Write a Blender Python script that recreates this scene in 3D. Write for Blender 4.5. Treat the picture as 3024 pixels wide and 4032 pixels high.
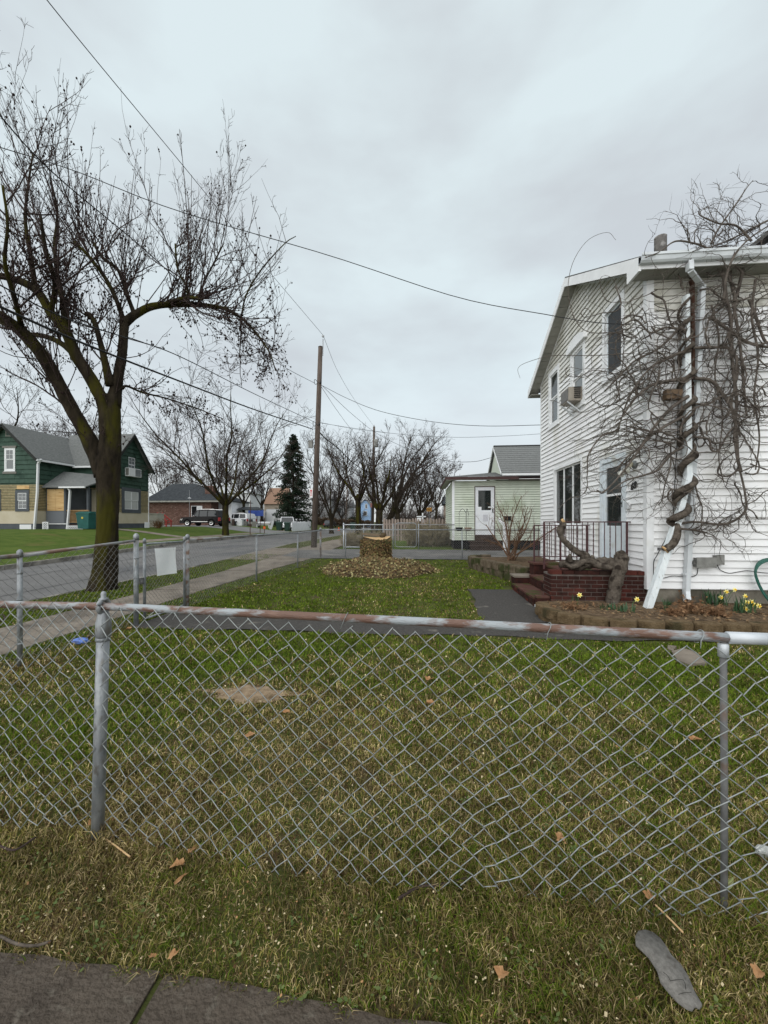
import bpy, bmesh, math, random
import numpy as np
from mathutils import Vector, Matrix
random.seed(7); rng = np.random.default_rng(11)
scene = bpy.context.scene
for o in list(bpy.data.objects): bpy.data.objects.remove(o, do_unlink=True)
col = scene.collection
PI = math.pi

# ------------------------------------------------------------------ camera
CAM_H, FPX, CXP, HYP = 1.65, 1549.0, 1512.0, 2055.0      # eye height, focal length / centre / horizon of the 3024 x 4032 photograph
YAW = math.atan(143 / FPX)
cd = bpy.data.cameras.new('camera'); cam = bpy.data.objects.new('camera', cd); col.objects.link(cam)
cam.location = (0, 0, CAM_H); cam.rotation_euler = (PI / 2, 0, YAW)
cd.sensor_fit = 'HORIZONTAL'; cd.sensor_width = 36; cd.lens = FPX / 3024 * 36
cd.shift_y = 39 / 3024; cd.clip_start = 0.05; cd.clip_end = 3000
scene.camera = cam

# ------------------------------------------------------------------ sky, sun, exposure
world = bpy.data.worlds.new('World'); scene.world = world; world.use_nodes = True
wt = world.node_tree; wt.nodes.clear()
wn = lambda t: wt.nodes.new(t)
SUN_DIR = Vector((-0.34, -0.66, 0.66)).normalized()       # towards the sun, hidden behind the overcast
sky = wn('ShaderNodeTexSky'); sky.sky_type = 'NISHITA'; sky.sun_disc = False
sky.sun_elevation = math.asin(SUN_DIR.z); sky.sun_rotation = math.atan2(SUN_DIR.x, SUN_DIR.y)
skys = wn('ShaderNodeVectorMath'); skys.operation = 'SCALE'; skys.inputs['Scale'].default_value = 0.07
wt.links.new(sky.outputs[0], skys.inputs[0])
tc = wn('ShaderNodeTexCoord'); sep = wn('ShaderNodeSeparateXYZ'); wt.links.new(tc.outputs['Generated'], sep.inputs[0])
mp = wn('ShaderNodeMapping'); mp.inputs['Scale'].default_value = (1.3, 1.3, 3.2); wt.links.new(tc.outputs['Generated'], mp.inputs[0])
n1 = wn('ShaderNodeTexNoise'); n1.inputs['Scale'].default_value = 1.7; n1.inputs['Detail'].default_value = 5; n1.inputs['Roughness'].default_value = 0.5
wt.links.new(mp.outputs[0], n1.inputs['Vector'])
cr = wn('ShaderNodeValToRGB'); wt.links.new(n1.outputs[0], cr.inputs[0])
cr.color_ramp.elements[0].position = 0.36; cr.color_ramp.elements[0].color = (0.322, 0.343, 0.357, 1)
cr.color_ramp.elements[1].position = 0.62; cr.color_ramp.elements[1].color = (0.398, 0.450, 0.462, 1)
hz = wn('ShaderNodeMapRange'); hz.inputs[1].default_value = 0.02; hz.inputs[2].default_value = 0.34; hz.inputs[3].default_value = 1; hz.inputs[4].default_value = 0
wt.links.new(sep.outputs[2], hz.inputs[0])
mx = wn('ShaderNodeMixRGB'); mx.inputs[2].default_value = (0.395, 0.402, 0.41, 1)
hm = wn('ShaderNodeMath'); hm.operation = 'MULTIPLY'; hm.inputs[1].default_value = 0.75; wt.links.new(hz.outputs[0], hm.inputs[0])
wt.links.new(hm.outputs[0], mx.inputs[0]); wt.links.new(cr.outputs[0], mx.inputs[1])
mx2 = wn('ShaderNodeMixRGB'); mx2.inputs[0].default_value = 0.88
wt.links.new(skys.outputs[0], mx2.inputs[1]); wt.links.new(mx.outputs[0], mx2.inputs[2])
bg = wn('ShaderNodeBackground'); bg.inputs[1].default_value = 1.0; wt.links.new(mx2.outputs[0], bg.inputs[0])
wo = wn('ShaderNodeOutputWorld'); wt.links.new(bg.outputs[0], wo.inputs[0])
sd = bpy.data.lights.new('sun', 'SUN'); sd.energy = 1.5; sd.angle = math.radians(110); sd.color = (1.0, 0.975, 0.94)
sun = bpy.data.objects.new('sun', sd); col.objects.link(sun); sun.rotation_euler = SUN_DIR.to_track_quat('Z', 'Y').to_euler()
vs = scene.view_settings; vs.view_transform = 'Standard'; vs.look = 'None'; vs.exposure = 1.03; vs.gamma = 1; vs.use_curve_mapping = False

# ------------------------------------------------------------------ helpers: photo pixel (3024 x 4032) -> place in the world
FWD = np.array([-math.sin(YAW), math.cos(YAW), 0.0]); RGT = np.array([math.cos(YAW), math.sin(YAW), 0.0])
EYE = np.array([0, 0, CAM_H])
HY_, HZ_ = [0, 5, 8, 10, 15, 18, 22, 60, 4000], [0, .01, .05, .08, .20, .30, .40, .45, .45]
def sm(a, b, v):
    t = np.clip((v - a) / (b - a), 0, 1); return t * t * (3 - 2 * t)
def road_near(y): return np.interp(y, [-40, 0, 9, 13, 20, 4000], [-8.5, -8.1, -7.85, -7.5, -7.4, -7.4])
def road_far(y): return np.interp(y, [-40, 0, 13, 21, 51, 4000], [-13.7, -13.8, -14.0, -14.2, -15.2, -22])
def ground(x, y):
    """height of the terrain: the yard rises gently to the back, a bank rises across the street"""
    return np.interp(y, HY_, HZ_) + 0.72 * sm(0.6, 9.0, road_far(y) - x) - 0.10 * sm(0.0, .05, road_near(y) - x) * sm(0.0, .05, x - road_far(y))
def ray(px, py): return FWD + RGT * ((px - CXP) / FPX) + np.array([0, 0, (HYP - py) / FPX])
def AD(px, py, d): return EYE + ray(px, py) * d
def AY(px, py, y):
    r = ray(px, py); return EYE + r * (y / r[1])
def AX(px, py, x):
    r = ray(px, py); return EYE + r * (x / r[0])
def G(px, py):
    r = ray(px, py); t = -CAM_H / r[2]
    for _ in range(60):
        p = EYE + r * t; t += 0.5 * ((ground(p[0], p[1]) - CAM_H) / r[2] - t)
    return EYE + r * t
def on(x, y, dz=0.0): return np.array([x, y, float(ground(x, y)) + dz])

# ------------------------------------------------------------------ helpers: materials
MATS = {}
def mat(name, c1, c2=None, scale=8.0, rough=0.85, bump=0.0, bscale=None, detail=6, stretch=(1, 1, 1), c3=None, spec=0.3, metal=0.0, lo=0.35, hi=0.65, coat=0.0, attr=None, obj=True, c3s=None, c3w=0.5):
    if name in MATS: return MATS[name]
    if spec == 0.3 and rough >= .8: spec = .08
    m = bpy.data.materials.new(name); m.use_nodes = True; nt = m.node_tree; N = nt.nodes; L = nt.links
    b = N['Principled BSDF']; b.inputs['Roughness'].default_value = rough; b.inputs['Specular IOR Level'].default_value = spec; b.inputs['Metallic'].default_value = metal
    if coat: b.inputs['Coat Weight'].default_value = coat
    t = N.new('ShaderNodeTexCoord'); mp = N.new('ShaderNodeMapping'); mp.inputs['Scale'].default_value = stretch
    if obj: L.new(t.outputs['Object'], mp.inputs[0])
    else:
        g = N.new('ShaderNodeNewGeometry'); L.new(g.outputs['Position'], mp.inputs[0])
    f = lambda c: (c[0], c[1], c[2], 1)
    b.inputs['Base Color'].default_value = f(c1)
    out = None
    if attr:
        a = N.new('ShaderNodeAttribute'); a.attribute_name = attr; out = a.outputs['Color']
    if c2 is not None:
        n = N.new('ShaderNodeTexNoise'); n.inputs['Scale'].default_value = scale; n.inputs['Detail'].default_value = detail; n.inputs['Roughness'].default_value = .62
        L.new(mp.outputs[0], n.inputs['Vector'])
        r = N.new('ShaderNodeValToRGB'); L.new(n.outputs[0], r.inputs[0])
        r.color_ramp.elements[0].position = lo; r.color_ramp.elements[1].position = hi
        r.color_ramp.elements[0].color = f(c1); r.color_ramp.elements[1].color = f(c2); out = r.outputs[0]
        if c3 is not None:
            n3 = N.new('ShaderNodeTexNoise'); n3.inputs['Scale'].default_value = c3s or scale * .37; n3.inputs['Detail'].default_value = 5
            ad = N.new('ShaderNodeVectorMath'); ad.operation = 'ADD'; ad.inputs[1].default_value = (7.3, 3.1, 5.7); L.new(mp.outputs[0], ad.inputs[0]); L.new(ad.outputs[0], n3.inputs['Vector'])
            r3 = N.new('ShaderNodeValToRGB'); r3.color_ramp.elements[0].position = c3w; r3.color_ramp.elements[1].position = min(c3w + .12, 1); L.new(n3.outputs[0], r3.inputs[0])
            m3 = N.new('ShaderNodeMixRGB'); L.new(r3.outputs[0], m3.inputs[0]); L.new(out, m3.inputs[1]); m3.inputs[2].default_value = f(c3); out = m3.outputs[0]
    if out is not None: L.new(out, b.inputs['Base Color'])
    if bump:
        nb = N.new('ShaderNodeTexNoise'); nb.inputs['Scale'].default_value = bscale or scale * 3; nb.inputs['Detail'].default_value = 6; L.new(mp.outputs[0], nb.inputs['Vector'])
        bu = N.new('ShaderNodeBump'); bu.inputs['Strength'].default_value = bump; bu.inputs['Distance'].default_value = .02
        L.new(nb.outputs[0], bu.inputs['Height']); L.new(bu.outputs[0], b.inputs['Normal'])
    MATS[name] = m; return m
def glassmat(name, tint=(.02, .025, .03), rough=.04):
    return mat(name, tint, rough=rough, spec=.5)

# ------------------------------------------------------------------ helpers: objects
ORG = {}
def origin(o): return ORG.get(o, np.zeros(3)) if o is not None else np.zeros(3)
def tag(o, label, cat, group=None, kind=None):
    if label: o['label'] = label
    if cat: o['category'] = cat
    if group: o['group'] = group
    if kind: o['kind'] = kind
    return o
def thing(name, label, cat, loc, group=None):
    o = bpy.data.objects.new(name, None); col.objects.link(o); loc = np.array(loc, float)
    o.location = loc; o.empty_display_size = .1; ORG[o] = loc; tag(o, label, cat, group); return o
def mesh_obj(name, V, Fc, m, parent=None, smooth=False, at=None):
    """V, Fc in world space; local origin = parent's (or at, for a single-mesh thing)"""
    V = np.asarray(V, float).reshape(-1, 3)
    og = origin(parent) if parent is not None else (np.array(at, float) if at is not None else np.zeros(3))
    me = bpy.data.meshes.new(name)
    if isinstance(Fc, np.ndarray):
        k = Fc.shape[1]; me.vertices.add(len(V)); me.vertices.foreach_set('co', (V - og).astype(np.float32).ravel())
        me.loops.add(Fc.size); me.loops.foreach_set('vertex_index', Fc.astype(np.int32).ravel())
        me.polygons.add(len(Fc)); me.polygons.foreach_set('loop_start', np.arange(0, Fc.size, k, dtype=np.int32))
        me.update(calc_edges=True)
    else:
        me.from_pydata((V - og).tolist(), [], Fc); me.update()
    if smooth: me.polygons.foreach_set('use_smooth', [True] * len(me.polygons))
    if m is not None: me.materials.append(m)
    o = bpy.data.objects.new(name, me); col.objects.link(o)
    if parent is not None: o.parent = parent; ORG[o] = og
    else: o.location = og; ORG[o] = og
    return o
class MB:
    def __init__(s): s.v = []; s.f = []
    def add(s, V, F):
        b = len(s.v); s.v.extend([tuple(map(float, p)) for p in V]); s.f.extend([tuple(b + i for i in f) for f in F]); return s
    def box(s, lo, hi):
        x0, y0, z0 = lo; x1, y1, z1 = hi
        return s.add([(x0,y0,z0),(x1,y0,z0),(x1,y1,z0),(x0,y1,z0),(x0,y0,z1),(x1,y0,z1),(x1,y1,z1),(x0,y1,z1)],
                     [(0,3,2,1),(4,5,6,7),(0,1,5,4),(1,2,6,5),(2,3,7,6),(3,0,4,7)])
    def hexa(s, b, t):                                    # 4 bottom + 4 top corners
        return s.add(list(b) + list(t), [(3,2,1,0),(4,5,6,7),(0,1,5,4),(1,2,6,5),(2,3,7,6),(3,0,4,7)])
    def prism(s, poly, d):                                # closed 3D polygon pushed along d
        n = len(poly); P = [np.array(p, float) for p in poly]; d = np.array(d, float)
        return s.add(P + [p + d for p in P], [tuple(range(n - 1, -1, -1)), tuple(range(n, 2 * n))] + [(i, (i + 1) % n, n + (i + 1) % n, n + i) for i in range(n)])
    def bar(s, a, b, w, h=None, upv=(0, 0, 1)):           # rectangular bar
        a = np.array(a, float); b = np.array(b, float); h = h or w; t = (b - a) / np.linalg.norm(b - a)
        u = np.cross(t, np.array(upv, float))
        if np.linalg.norm(u) < 1e-4: u = np.cross(t, (1., 0, 0))
        u /= np.linalg.norm(u); v = np.cross(u, t)
        c = [-u * w/2 - v * h/2, u * w/2 - v * h/2, u * w/2 + v * h/2, -u * w/2 + v * h/2]
        return s.hexa([a + k for k in c], [b + k for k in c])
    def tube(s, pts, r, n=8, cap=True):
        P = np.array(pts, float); R = np.full(len(P), r, float) if np.isscalar(r) else np.array(r, float)
        V, F = tubes(P[None], R[None], n); b = len(s.v); s.add(V, [tuple(f) for f in F.tolist()])
        if cap:
            s.f.append(tuple(b + i for i in range(n - 1, -1, -1))); e = b + (len(P) - 1) * n; s.f.append(tuple(e + i for i in range(n)))
        return s
    def lathe(s, base, prof, n=14, axis=(0, 0, 1)):       # prof: (radius, height) list
        ax = np.array(axis, float); ax /= np.linalg.norm(ax); u = np.cross(ax, (0., 1, 0) if abs(ax[1]) < .9 else (1., 0, 0)); u /= np.linalg.norm(u); w = np.cross(ax, u)
        base = np.array(base, float); V = []; F = []
        for r, h in prof:
            for k in range(n):
                a = 2 * PI * k / n; V.append(base + ax * h + (u * math.cos(a) + w * math.sin(a)) * r)
        for i in range(len(prof) - 1):
            for k in range(n): F.append((i*n+k, i*n+(k+1) % n, (i+1)*n+(k+1) % n, (i+1)*n+k))
        F.append(tuple(range(n - 1, -1, -1))); F.append(tuple((len(prof)-1)*n + k for k in range(n)))
        return s.add(V, F)
    def build(s, name, m, parent=None, smooth=False, at=None): return mesh_obj(name, s.v, s.f, m, parent, smooth, at)
def tubes(P, R, n=4):
    """batch of polylines P (M,K,3) with radii R (M,K) -> verts, quads"""
    P = np.asarray(P, float); R = np.asarray(R, float); M, K, _ = P.shape
    T = np.empty_like(P); T[:, 1:-1] = P[:, 2:] - P[:, :-2]; T[:, 0] = P[:, 1] - P[:, 0]; T[:, -1] = P[:, -1] - P[:, -2]
    T /= np.maximum(np.linalg.norm(T, axis=2, keepdims=True), 1e-9)
    D = P[:, -1] - P[:, 0]; ref = np.where((np.abs(D[:, 2]) > .8 * np.linalg.norm(D, axis=1))[:, None], np.array([1., .13, 0]), np.array([.05, .1, 1.]))
    U = ref[:, None, :] - T * np.sum(T * ref[:, None, :], axis=2, keepdims=True); U /= np.maximum(np.linalg.norm(U, axis=2, keepdims=True), 1e-9)
    W = np.cross(T, U); a = 2 * PI * np.arange(n) / n
    ring = P[:, :, None, :] + R[:, :, None, None] * (U[:, :, None, :] * np.cos(a)[None, None, :, None] + W[:, :, None, :] * np.sin(a)[None, None, :, None])
    idx = np.arange(M * K * n).reshape(M, K, n); i0 = idx[:, :-1]; i1 = idx[:, 1:]
    F = np.stack([i0, np.roll(i0, -1, 2), np.roll(i1, -1, 2), i1], axis=-1).reshape(-1, 4)
    return ring.reshape(-1, 3), F
def join(parts):
    Vs, Fs, b = [], [], 0
    for V, F in parts: Vs.append(V); Fs.append(F + b); b += len(V)
    return np.concatenate(Vs), np.concatenate(Fs)
def unit(v): return v / np.maximum(np.linalg.norm(v, axis=-1, keepdims=True), 1e-9)
def grow(S, Dv, L, R, n, wob, trop, r, tip=.35):
    """grow M polylines of n steps: start, direction, length, radius; trop = pull (3-vector) per step"""
    M = len(S); P = np.empty((M, n + 1, 3)); P[:, 0] = S; d = unit(Dv.copy())
    for i in range(n):
        P[:, i + 1] = P[:, i] + d * (L / n)[:, None]
        d = unit(d + r.normal(0, wob, (M, 3)) + np.asarray(trop))
    RR = R[:, None] * np.linspace(1, tip, n + 1)[None]
    return P, RR
def spawn(P, R, k, r, t0=.2, t1=1.0, ang=(.5, 1.0), lf=(.3, .6), rf=.55, up=0.0, L=None):
    """k children per parent at random places along it"""
    M, K, _ = P.shape; t = r.uniform(t0, t1, (M, k)) * (K - 1.001); i = t.astype(int); f = (t - i)[..., None]; m = np.arange(M)[:, None]
    S = P[m, i] * (1 - f) + P[m, i + 1] * f; T = unit(P[m, i + 1] - P[m, i])
    q = unit(np.cross(T, r.normal(size=T.shape))); a = r.uniform(*ang, (M, k))[..., None]
    Dn = unit(T * np.cos(a) + q * np.sin(a) + np.array([0, 0, up])); PL = np.linalg.norm(np.diff(P, axis=1), axis=2).sum(1)
    Ln = PL[:, None] * r.uniform(*lf, (M, k)) * (1.15 - .5 * t / K) if L is None else r.uniform(*L, (M, k))
    Rn = (R[m, i] * (1 - f[..., 0]) + R[m, i + 1] * f[..., 0]) * rf
    return S.reshape(-1, 3), Dn.reshape(-1, 3), Ln.ravel(), Rn.ravel()
def smooth_path(pts, n):
    """Catmull-Rom resample of control points (…, any columns)"""
    P = np.array(pts, float); Q = np.vstack([2 * P[0] - P[1], P, 2 * P[-1] - P[-2]]); out = []
    for u in np.linspace(0, len(P) - 1.0001, n):
        i = int(u); t = u - i; a, b, c, d = Q[i], Q[i+1], Q[i+2], Q[i+3]
        out.append(.5 * (2*b + (c - a)*t + (2*a - 5*b + 4*c - d)*t*t + (3*b - a - 3*c + d)*t**3))
    return np.array(out)
def sheet(name, left, right, ys, dz, m, parent=None, kind=None, nx=6, at=None):
    """a strip of ground between x = left(y) and x = right(y), dz above the terrain"""
    V = []; 
    for y in ys:
        a, b = float(left(y)), float(right(y))
        for k in range(nx + 1):
            x = a + (b - a) * k / nx; V.append((x, y, float(ground(x, y)) + dz))
    n = nx + 1; F = [(j*n+k, j*n+k+1, (j+1)*n+k+1, (j+1)*n+k) for j in range(len(ys) - 1) for k in range(nx)]
    o = mesh_obj(name, V, F, m, parent, at=at)
    if kind: o['kind'] = kind
    return o

# ================================================================== THE SETTING
def vnoise(x, y, s, seed):
    r = np.random.default_rng(seed); g = r.random((64, 64)); u = x / s + 1000; v = y / s + 1000
    i = np.floor(u).astype(int); j = np.floor(v).astype(int); fu = u - i; fv = v - j; fu = fu*fu*(3-2*fu); fv = fv*fv*(3-2*fv)
    a = g[i % 64, j % 64]; b = g[(i+1) % 64, j % 64]; c = g[i % 64, (j+1) % 64]; d = g[(i+1) % 64, (j+1) % 64]
    return (a*(1-fu) + b*fu)*(1-fv) + (c*(1-fu) + d*fu)*fv
m_soil = mat('lawn_soil', (.040, .046, .014), (.078, .088, .026), scale=1.3, rough=1, bump=.6, bscale=60, c3=(.085, .066, .036), c3s=2.1, c3w=.56, obj=False)
m_asph = mat('asphalt_road', (.125, .122, .120), (.165, .161, .158), scale=.8, rough=.9, bump=.25, bscale=120, c3=(.105, .105, .108), c3s=.35, c3w=.52, obj=False)
m_asph2 = mat('asphalt_path', (.048, .045, .042), (.082, .077, .072), scale=34, rough=.92, bump=.5, bscale=90, c3=(.17, .155, .135), c3s=3.0, c3w=.64, obj=False)
m_drive = mat('asphalt_driveway', (.10, .098, .095), (.155, .15, .145), scale=1.6, rough=.92, bump=.4, bscale=80, c3=(.20, .19, .172), c3s=.8, c3w=.57, obj=False)
m_conc = mat('sidewalk_concrete', (.150, .127, .104), (.235, .203, .168), scale=3.0, rough=.93, bump=.35, bscale=90, c3=(.115, .10, .085), c3s=.9, c3w=.55, obj=False)
m_conc_wet = mat('damp_concrete', (.042, .031, .022), (.075, .058, .043), scale=5.0, rough=.6, bump=.9, bscale=55, c3=(.095, .080, .062), c3s=26, c3w=.58, obj=False)
m_kerb = mat('kerb_stone', (.16, .15, .13), (.27, .25, .22), scale=2.5, rough=.9, bump=.4, bscale=40, c3=(.09, .085, .075), c3s=1.4, c3w=.5, obj=False)

ys = np.concatenate([np.arange(-12, 0, 2.), np.arange(0, 30, .5), np.arange(30, 70, 2.), np.array([70, 80, 100, 130, 180, 260, 400, 700, 1200, 2000])])
V = []; ncol = None
for y in ys:
    rf, rn_ = float(road_far(y)), float(road_near(y))
    xs = list(np.array([-2000, -800, -300, -120, -70, -40, -25, -18, -13, -10, -8, -6.5, -5, -3.5, -2.2, -1.2, -.6, -.005]) + rf) + list(np.linspace(rf + .06, rn_ - .06, 5)) + [rn_ + .005] + list(np.linspace(rn_ + .5, 12, 40)) + [16, 22, 40, 90, 300, 900, 2000]
    ncol = len(xs)
    for x in xs:
        z = float(ground(x, y)) + (0.018 * (vnoise(np.array([x]), np.array([y]), .9, 3)[0] - .5) if abs(x) < 8 and y < 20 and x > rn_ else 0)
        V.append((x, y, z))
F = [(j*ncol+k, j*ncol+k+1, (j+1)*ncol+k+1, (j+1)*ncol+k) for j in range(len(ys)-1) for k in range(ncol-1)]
o = mesh_obj('ground', V, F, m_soil); o['kind'] = 'structure'
m_lawnf = mat('far_lawn', (.046, .078, .012), (.080, .108, .022), scale=1.6, rough=1, bump=.8, bscale=30, c3=(.10, .095, .03), c3s=.5, c3w=.60, obj=False)

RY = np.concatenate([np.arange(-12, 30, 1.), np.arange(30, 70, 2.), np.array([70, 85, 100, 130, 180, 260, 400, 700])])
road = sheet('road', lambda y: road_far(y) + .08, lambda y: road_near(y) - .08, RY, .008, m_asph, kind='structure', nx=8)
m_tar = mat('tar_seam', (.05, .05, .05), (.07, .07, .07), rough=.8)
for off, nm in ((2.1, 'tar_seam'), (4.4, 'tar_seam')):
    sheet(nm, lambda y: road_far(y) + off + .05 * math.sin(y * .9), lambda y: road_far(y) + off + .055 + .05 * math.sin(y * .9), RY[RY < 60], .013, m_tar, parent=road, nx=1)
def kerb(name, xf, w, h, ys):
    mb = MB()
    for a, b in zip(ys[:-1], ys[1:]):
        za, zb = float(np.interp(a, HY_, HZ_)), float(np.interp(b, HY_, HZ_)); g = .012
        mb.hexa([(xf(a) - w/2, a + g, za - .15), (xf(a) + w/2, a + g, za - .15), (xf(b) + w/2, b - g, zb - .15), (xf(b) - w/2, b - g, zb - .15)],
                [(xf(a) - w/2, a + g, za + h), (xf(a) + w/2 - .02, a + g, za + h), (xf(b) + w/2 - .02, b - g, zb + h), (xf(b) - w/2, b - g, zb + h)])
    o = mb.build(name, m_kerb); o['kind'] = 'structure'; return o
kerb('kerb_far', lambda y: float(road_far(y)), .17, .06, np.arange(0, 78, 3.0))
kerb('kerb_near', lambda y: float(road_near(y)), .14, .012, np.concatenate([np.arange(-3, 15, 3.0), np.arange(22, 70, 3.)]))

# ---- street sidewalk: one slab after another
def swl(y): return np.interp(y, [-10, 5.4, 13, 60], [-6.55, -6.33, -6.0, -5.4])
def swr(y): return np.interp(y, [-10, 4.3, 8.5, 12, 15.5, 60], [-5.15, -5.08, -5.02, -4.72, -4.2, -4.05])
sw = thing('sidewalk', None, None, on(-5.7, 8)); sw['kind'] = 'structure'
y = -2.2; k = 0
while y < 60:
    step = 1.55; g = .014
    tilt = random.uniform(-.008, .012)
    yy = np.linspace(y + g, y + step - g, 4)
    V = []; lo = []
    for q in yy:
        for x in (float(swl(q)), .5 * float(swl(q) + swr(q)), float(swr(q))): V.append((x, q, float(ground(x, q)) + .022 + tilt * (q - y)))
    n = len(V); V += [(a, b, c - .09) for a, b, c in V]
    F = [(j*3+i, j*3+i+1, (j+1)*3+i+1, (j+1)*3+i) for j in range(3) for i in range(2)]
    ring = [0, 1, 2, 5, 8, 11, 10, 9, 6, 3]; F += [(ring[i], ring[(i+1) % 10], ring[(i+1) % 10] + n, ring[i] + n)[::-1] for i in range(10)]
    mesh_obj('slab', V, F, m_conc, sw); y += step
# concrete apron where the neighbour's drive meets the street
sheet('drive_apron', lambda y: road_near(y) + .02, lambda y: swl(y) - .02, np.linspace(14.6, 19.2, 8), .012, m_conc, kind='structure', nx=3)
# foreground pavement at the camera's feet
fp = thing('pavement', None, None, (0, .5, 0)); fp['kind'] = 'structure'
xj = [-4.3, -2.55, -.93, .72, 2.4, 4.1]
for a, b in zip(xj[:-1], xj[1:]):
    edge = lambda x: 1.35 - .055 * max(0, x + 1.0)
    V = [(a + .012, -.4, .012), (b - .012, -.4, .012), (b - .012, edge(b), .012), (a + .012, edge(a), .012)]
    nb = 10; top = [(a + .012 + (b - a - .024) * i / nb, edge(a + (b-a)*i/nb) + random.uniform(-.012, .012), .014) for i in range(nb + 1)]
    poly = [V[0], V[1]] + top[::-1]
    MB().prism([(p[0], p[1], -.08) for p in poly], (0, 0, .094 + random.uniform(0, .006))).build('slab', m_conc_wet, fp)
sheet('lawn_far', lambda y: -75, lambda y: road_far(y) - .1, RY[(RY > -2) & (RY < 70)], .010, m_lawnf, kind='structure', nx=30)
sheet('lawn_back', lambda y: -4.0, lambda y: 2.2, np.linspace(18.8, 27, 8), .012, m_lawnf, kind='structure', nx=6)
# far pavement across the street
sheet('sidewalk_far', lambda y: road_far(y) - 2.9, lambda y: road_far(y) - 1.65, RY[(RY > 0) & (RY < 60)], .02, m_conc, kind='structure', nx=2)
sheet('house_path', lambda y: -22.5 + 0*y, lambda y: road_far(y) - 2.9, np.linspace(26.6, 27.7, 3), .024, m_conc, kind='structure', nx=10)
# asphalt walk behind the front fence, patch to the steps, neighbour's driveway
wob = lambda f, a, s: (lambda t: f(t) + a * math.sin(t * 3.1 + s) + a * .6 * math.sin(t * 7.7 + 2 * s))
V = []; xs = np.arange(-4.42, 7.01, .18)
for x in xs:
    n0 = 5.66 + .05 * math.sin(x * 2.1) + .03 * math.sin(x * 6.3); f0 = 6.52 + .05 * math.sin(x * 1.7 + 1) + .03 * math.sin(x * 5.1)
    V += [(x, n0, float(ground(x, n0)) + .016), (x, f0, float(ground(x, f0)) + .016)]
o = mesh_obj('walk', V, [(2*i, 2*i+2, 2*i+3, 2*i+1) for i in range(len(xs)-1)], m_asph2); o['kind'] = 'structure'
sheet('path', wob(lambda y: 1.02 + .05 * (y - 7), .03, 1), lambda y: 2.3, np.linspace(6.46, 9.3, 20), .020, m_asph2, kind='structure', nx=4)
o = sheet('driveway', lambda y: -5.0 if y < 15.6 else -5.7, lambda y: 12, np.linspace(15.12, 18.75, 12), .024, m_drive, kind='structure', nx=30)
m_soilbed = mat('bed_soil', (.075, .05, .03), (.16, .115, .075), scale=14, rough=1, bump=.8, bscale=40, c3=(.05, .036, .024), c3s=5, c3w=.55, obj=False)

V = [(-1.62, 3.62, float(ground(0, 3.62)) + .016)] + [(-1.62 + (.44 + .10 * math.sin(5 * a) + .05 * math.sin(9 * a)) * math.cos(a), 3.62 + (.17 + .04 * math.sin(4 * a + 1) + .02 * math.sin(11 * a)) * math.sin(a), .012) for a in np.linspace(0, 2 * PI, 48, endpoint=False)]
o = mesh_obj('bare_soil', V, [(0, i + 1, (i + 1) % 48 + 1) for i in range(48)], mat('dry_tan_soil', (.19, .135, .085), (.30, .225, .15), scale=16, rough=1, bump=.8, bscale=60, c3=(.12, .085, .05), c3s=9, c3w=.55, obj=False)); o['kind'] = 'structure'
# ------------------------------------------------------------------ grass blades (uncountable)
def lawn_mask(x, y):
    ok = np.ones(len(x), bool)
    ok &= ~((y < 1.345 - .055 * np.maximum(0, x + 1.0) + .02 * np.sin(x * 31) + .012 * np.sin(x * 83)))     # pavement
    ok &= ~((y > 5.64) & (y < 6.54) & (x > -4.45))                                                          # walk
    ok &= ~((x > 1.04 + .03 * np.sin(y * 3)) & (x < 2.3) & (y > 6.5) & (y < 9.28))                          # path
    ok &= ~((x > 1.95) & (y > 5.6) & (y < 9.9))
    ok &= ~((y > 9.85) & (x > np.maximum(2.52 - .30 * (y - 10.1), 1.65)))
    ok &= ~((y > 15.1) & (x > -4.9))
    ok &= ~((x > swl(y)) & (x < swr(y)))
    ok &= ~((x < road_near(y) + .05) & (x > road_far(y) - .1))
    ok &= x > -8.2
    return ok
NB = 560000
D = 1.15 * np.exp(rng.random(NB) * math.log(17 / 1.15)); keep = rng.random(NB) < np.clip((D / 2.3) ** .25, .62, 1); D = D[keep]
S = rng.uniform(-1.06, 1.06, len(D)) * D * (CXP / FPX)
x = FWD[0] * D + RGT[0] * S; y = FWD[1] * D + RGT[1] * S
k = lawn_mask(x, y) & (rng.random(len(D)) < .40 + .75 * vnoise(x, y, .16, 61)); x, y, D = x[k], y[k], D[k]
nb = len(x)
n_a = vnoise(x, y, 1.5, 1) * .5 + vnoise(x, y, .5, 2) * .3 + vnoise(x, y, .14, 5) * .2
# how green: fresh by the walk and the house side and in the back yard, tired and brown in the middle and on the verge
green = .34 + .36 * sm(3.2, 5.0, y) + .30 * sm(.9, 3.0, x) * sm(2.6, 4.2, y) + .30 * sm(6.3, 7.5, y) + .30 * sm(-1.0, -2.4, x) * sm(2.0, 2.8, y) + .04 * sm(2.2, 1.4, y) + (n_a - .5) * 1.35
green += .2 * (x < -6.3) - .9 * np.exp(-(((x + 1.62) / .42) ** 2 + ((y - 3.62) / .2) ** 2)) - .26 * np.exp(-(((x + 0) / 1.6) ** 2 + ((y - 2.3) / .9) ** 2))
green -= .35 * np.exp(-((x + 4.5) / .35) ** 2) * (y < 6) + .25 * np.exp(-((x + 4.15) / .4) ** 2) * (y > 8)
bare = np.exp(-(((x + 1.62 + .05 * np.sin(y * 40)) / .36) ** 2 + ((y - 3.62 + .03 * np.sin(x * 30)) / .17) ** 2)) > .42
green = np.clip(green, 0, 1)
hgt = rng.uniform(.014, .040, nb) * (.75 + .7 * vnoise(x, y, .35, 9)) * (1 + .35 * green) * np.where(bare, .25, 1) * np.where(y > 6.5, .9, 1)
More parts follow.
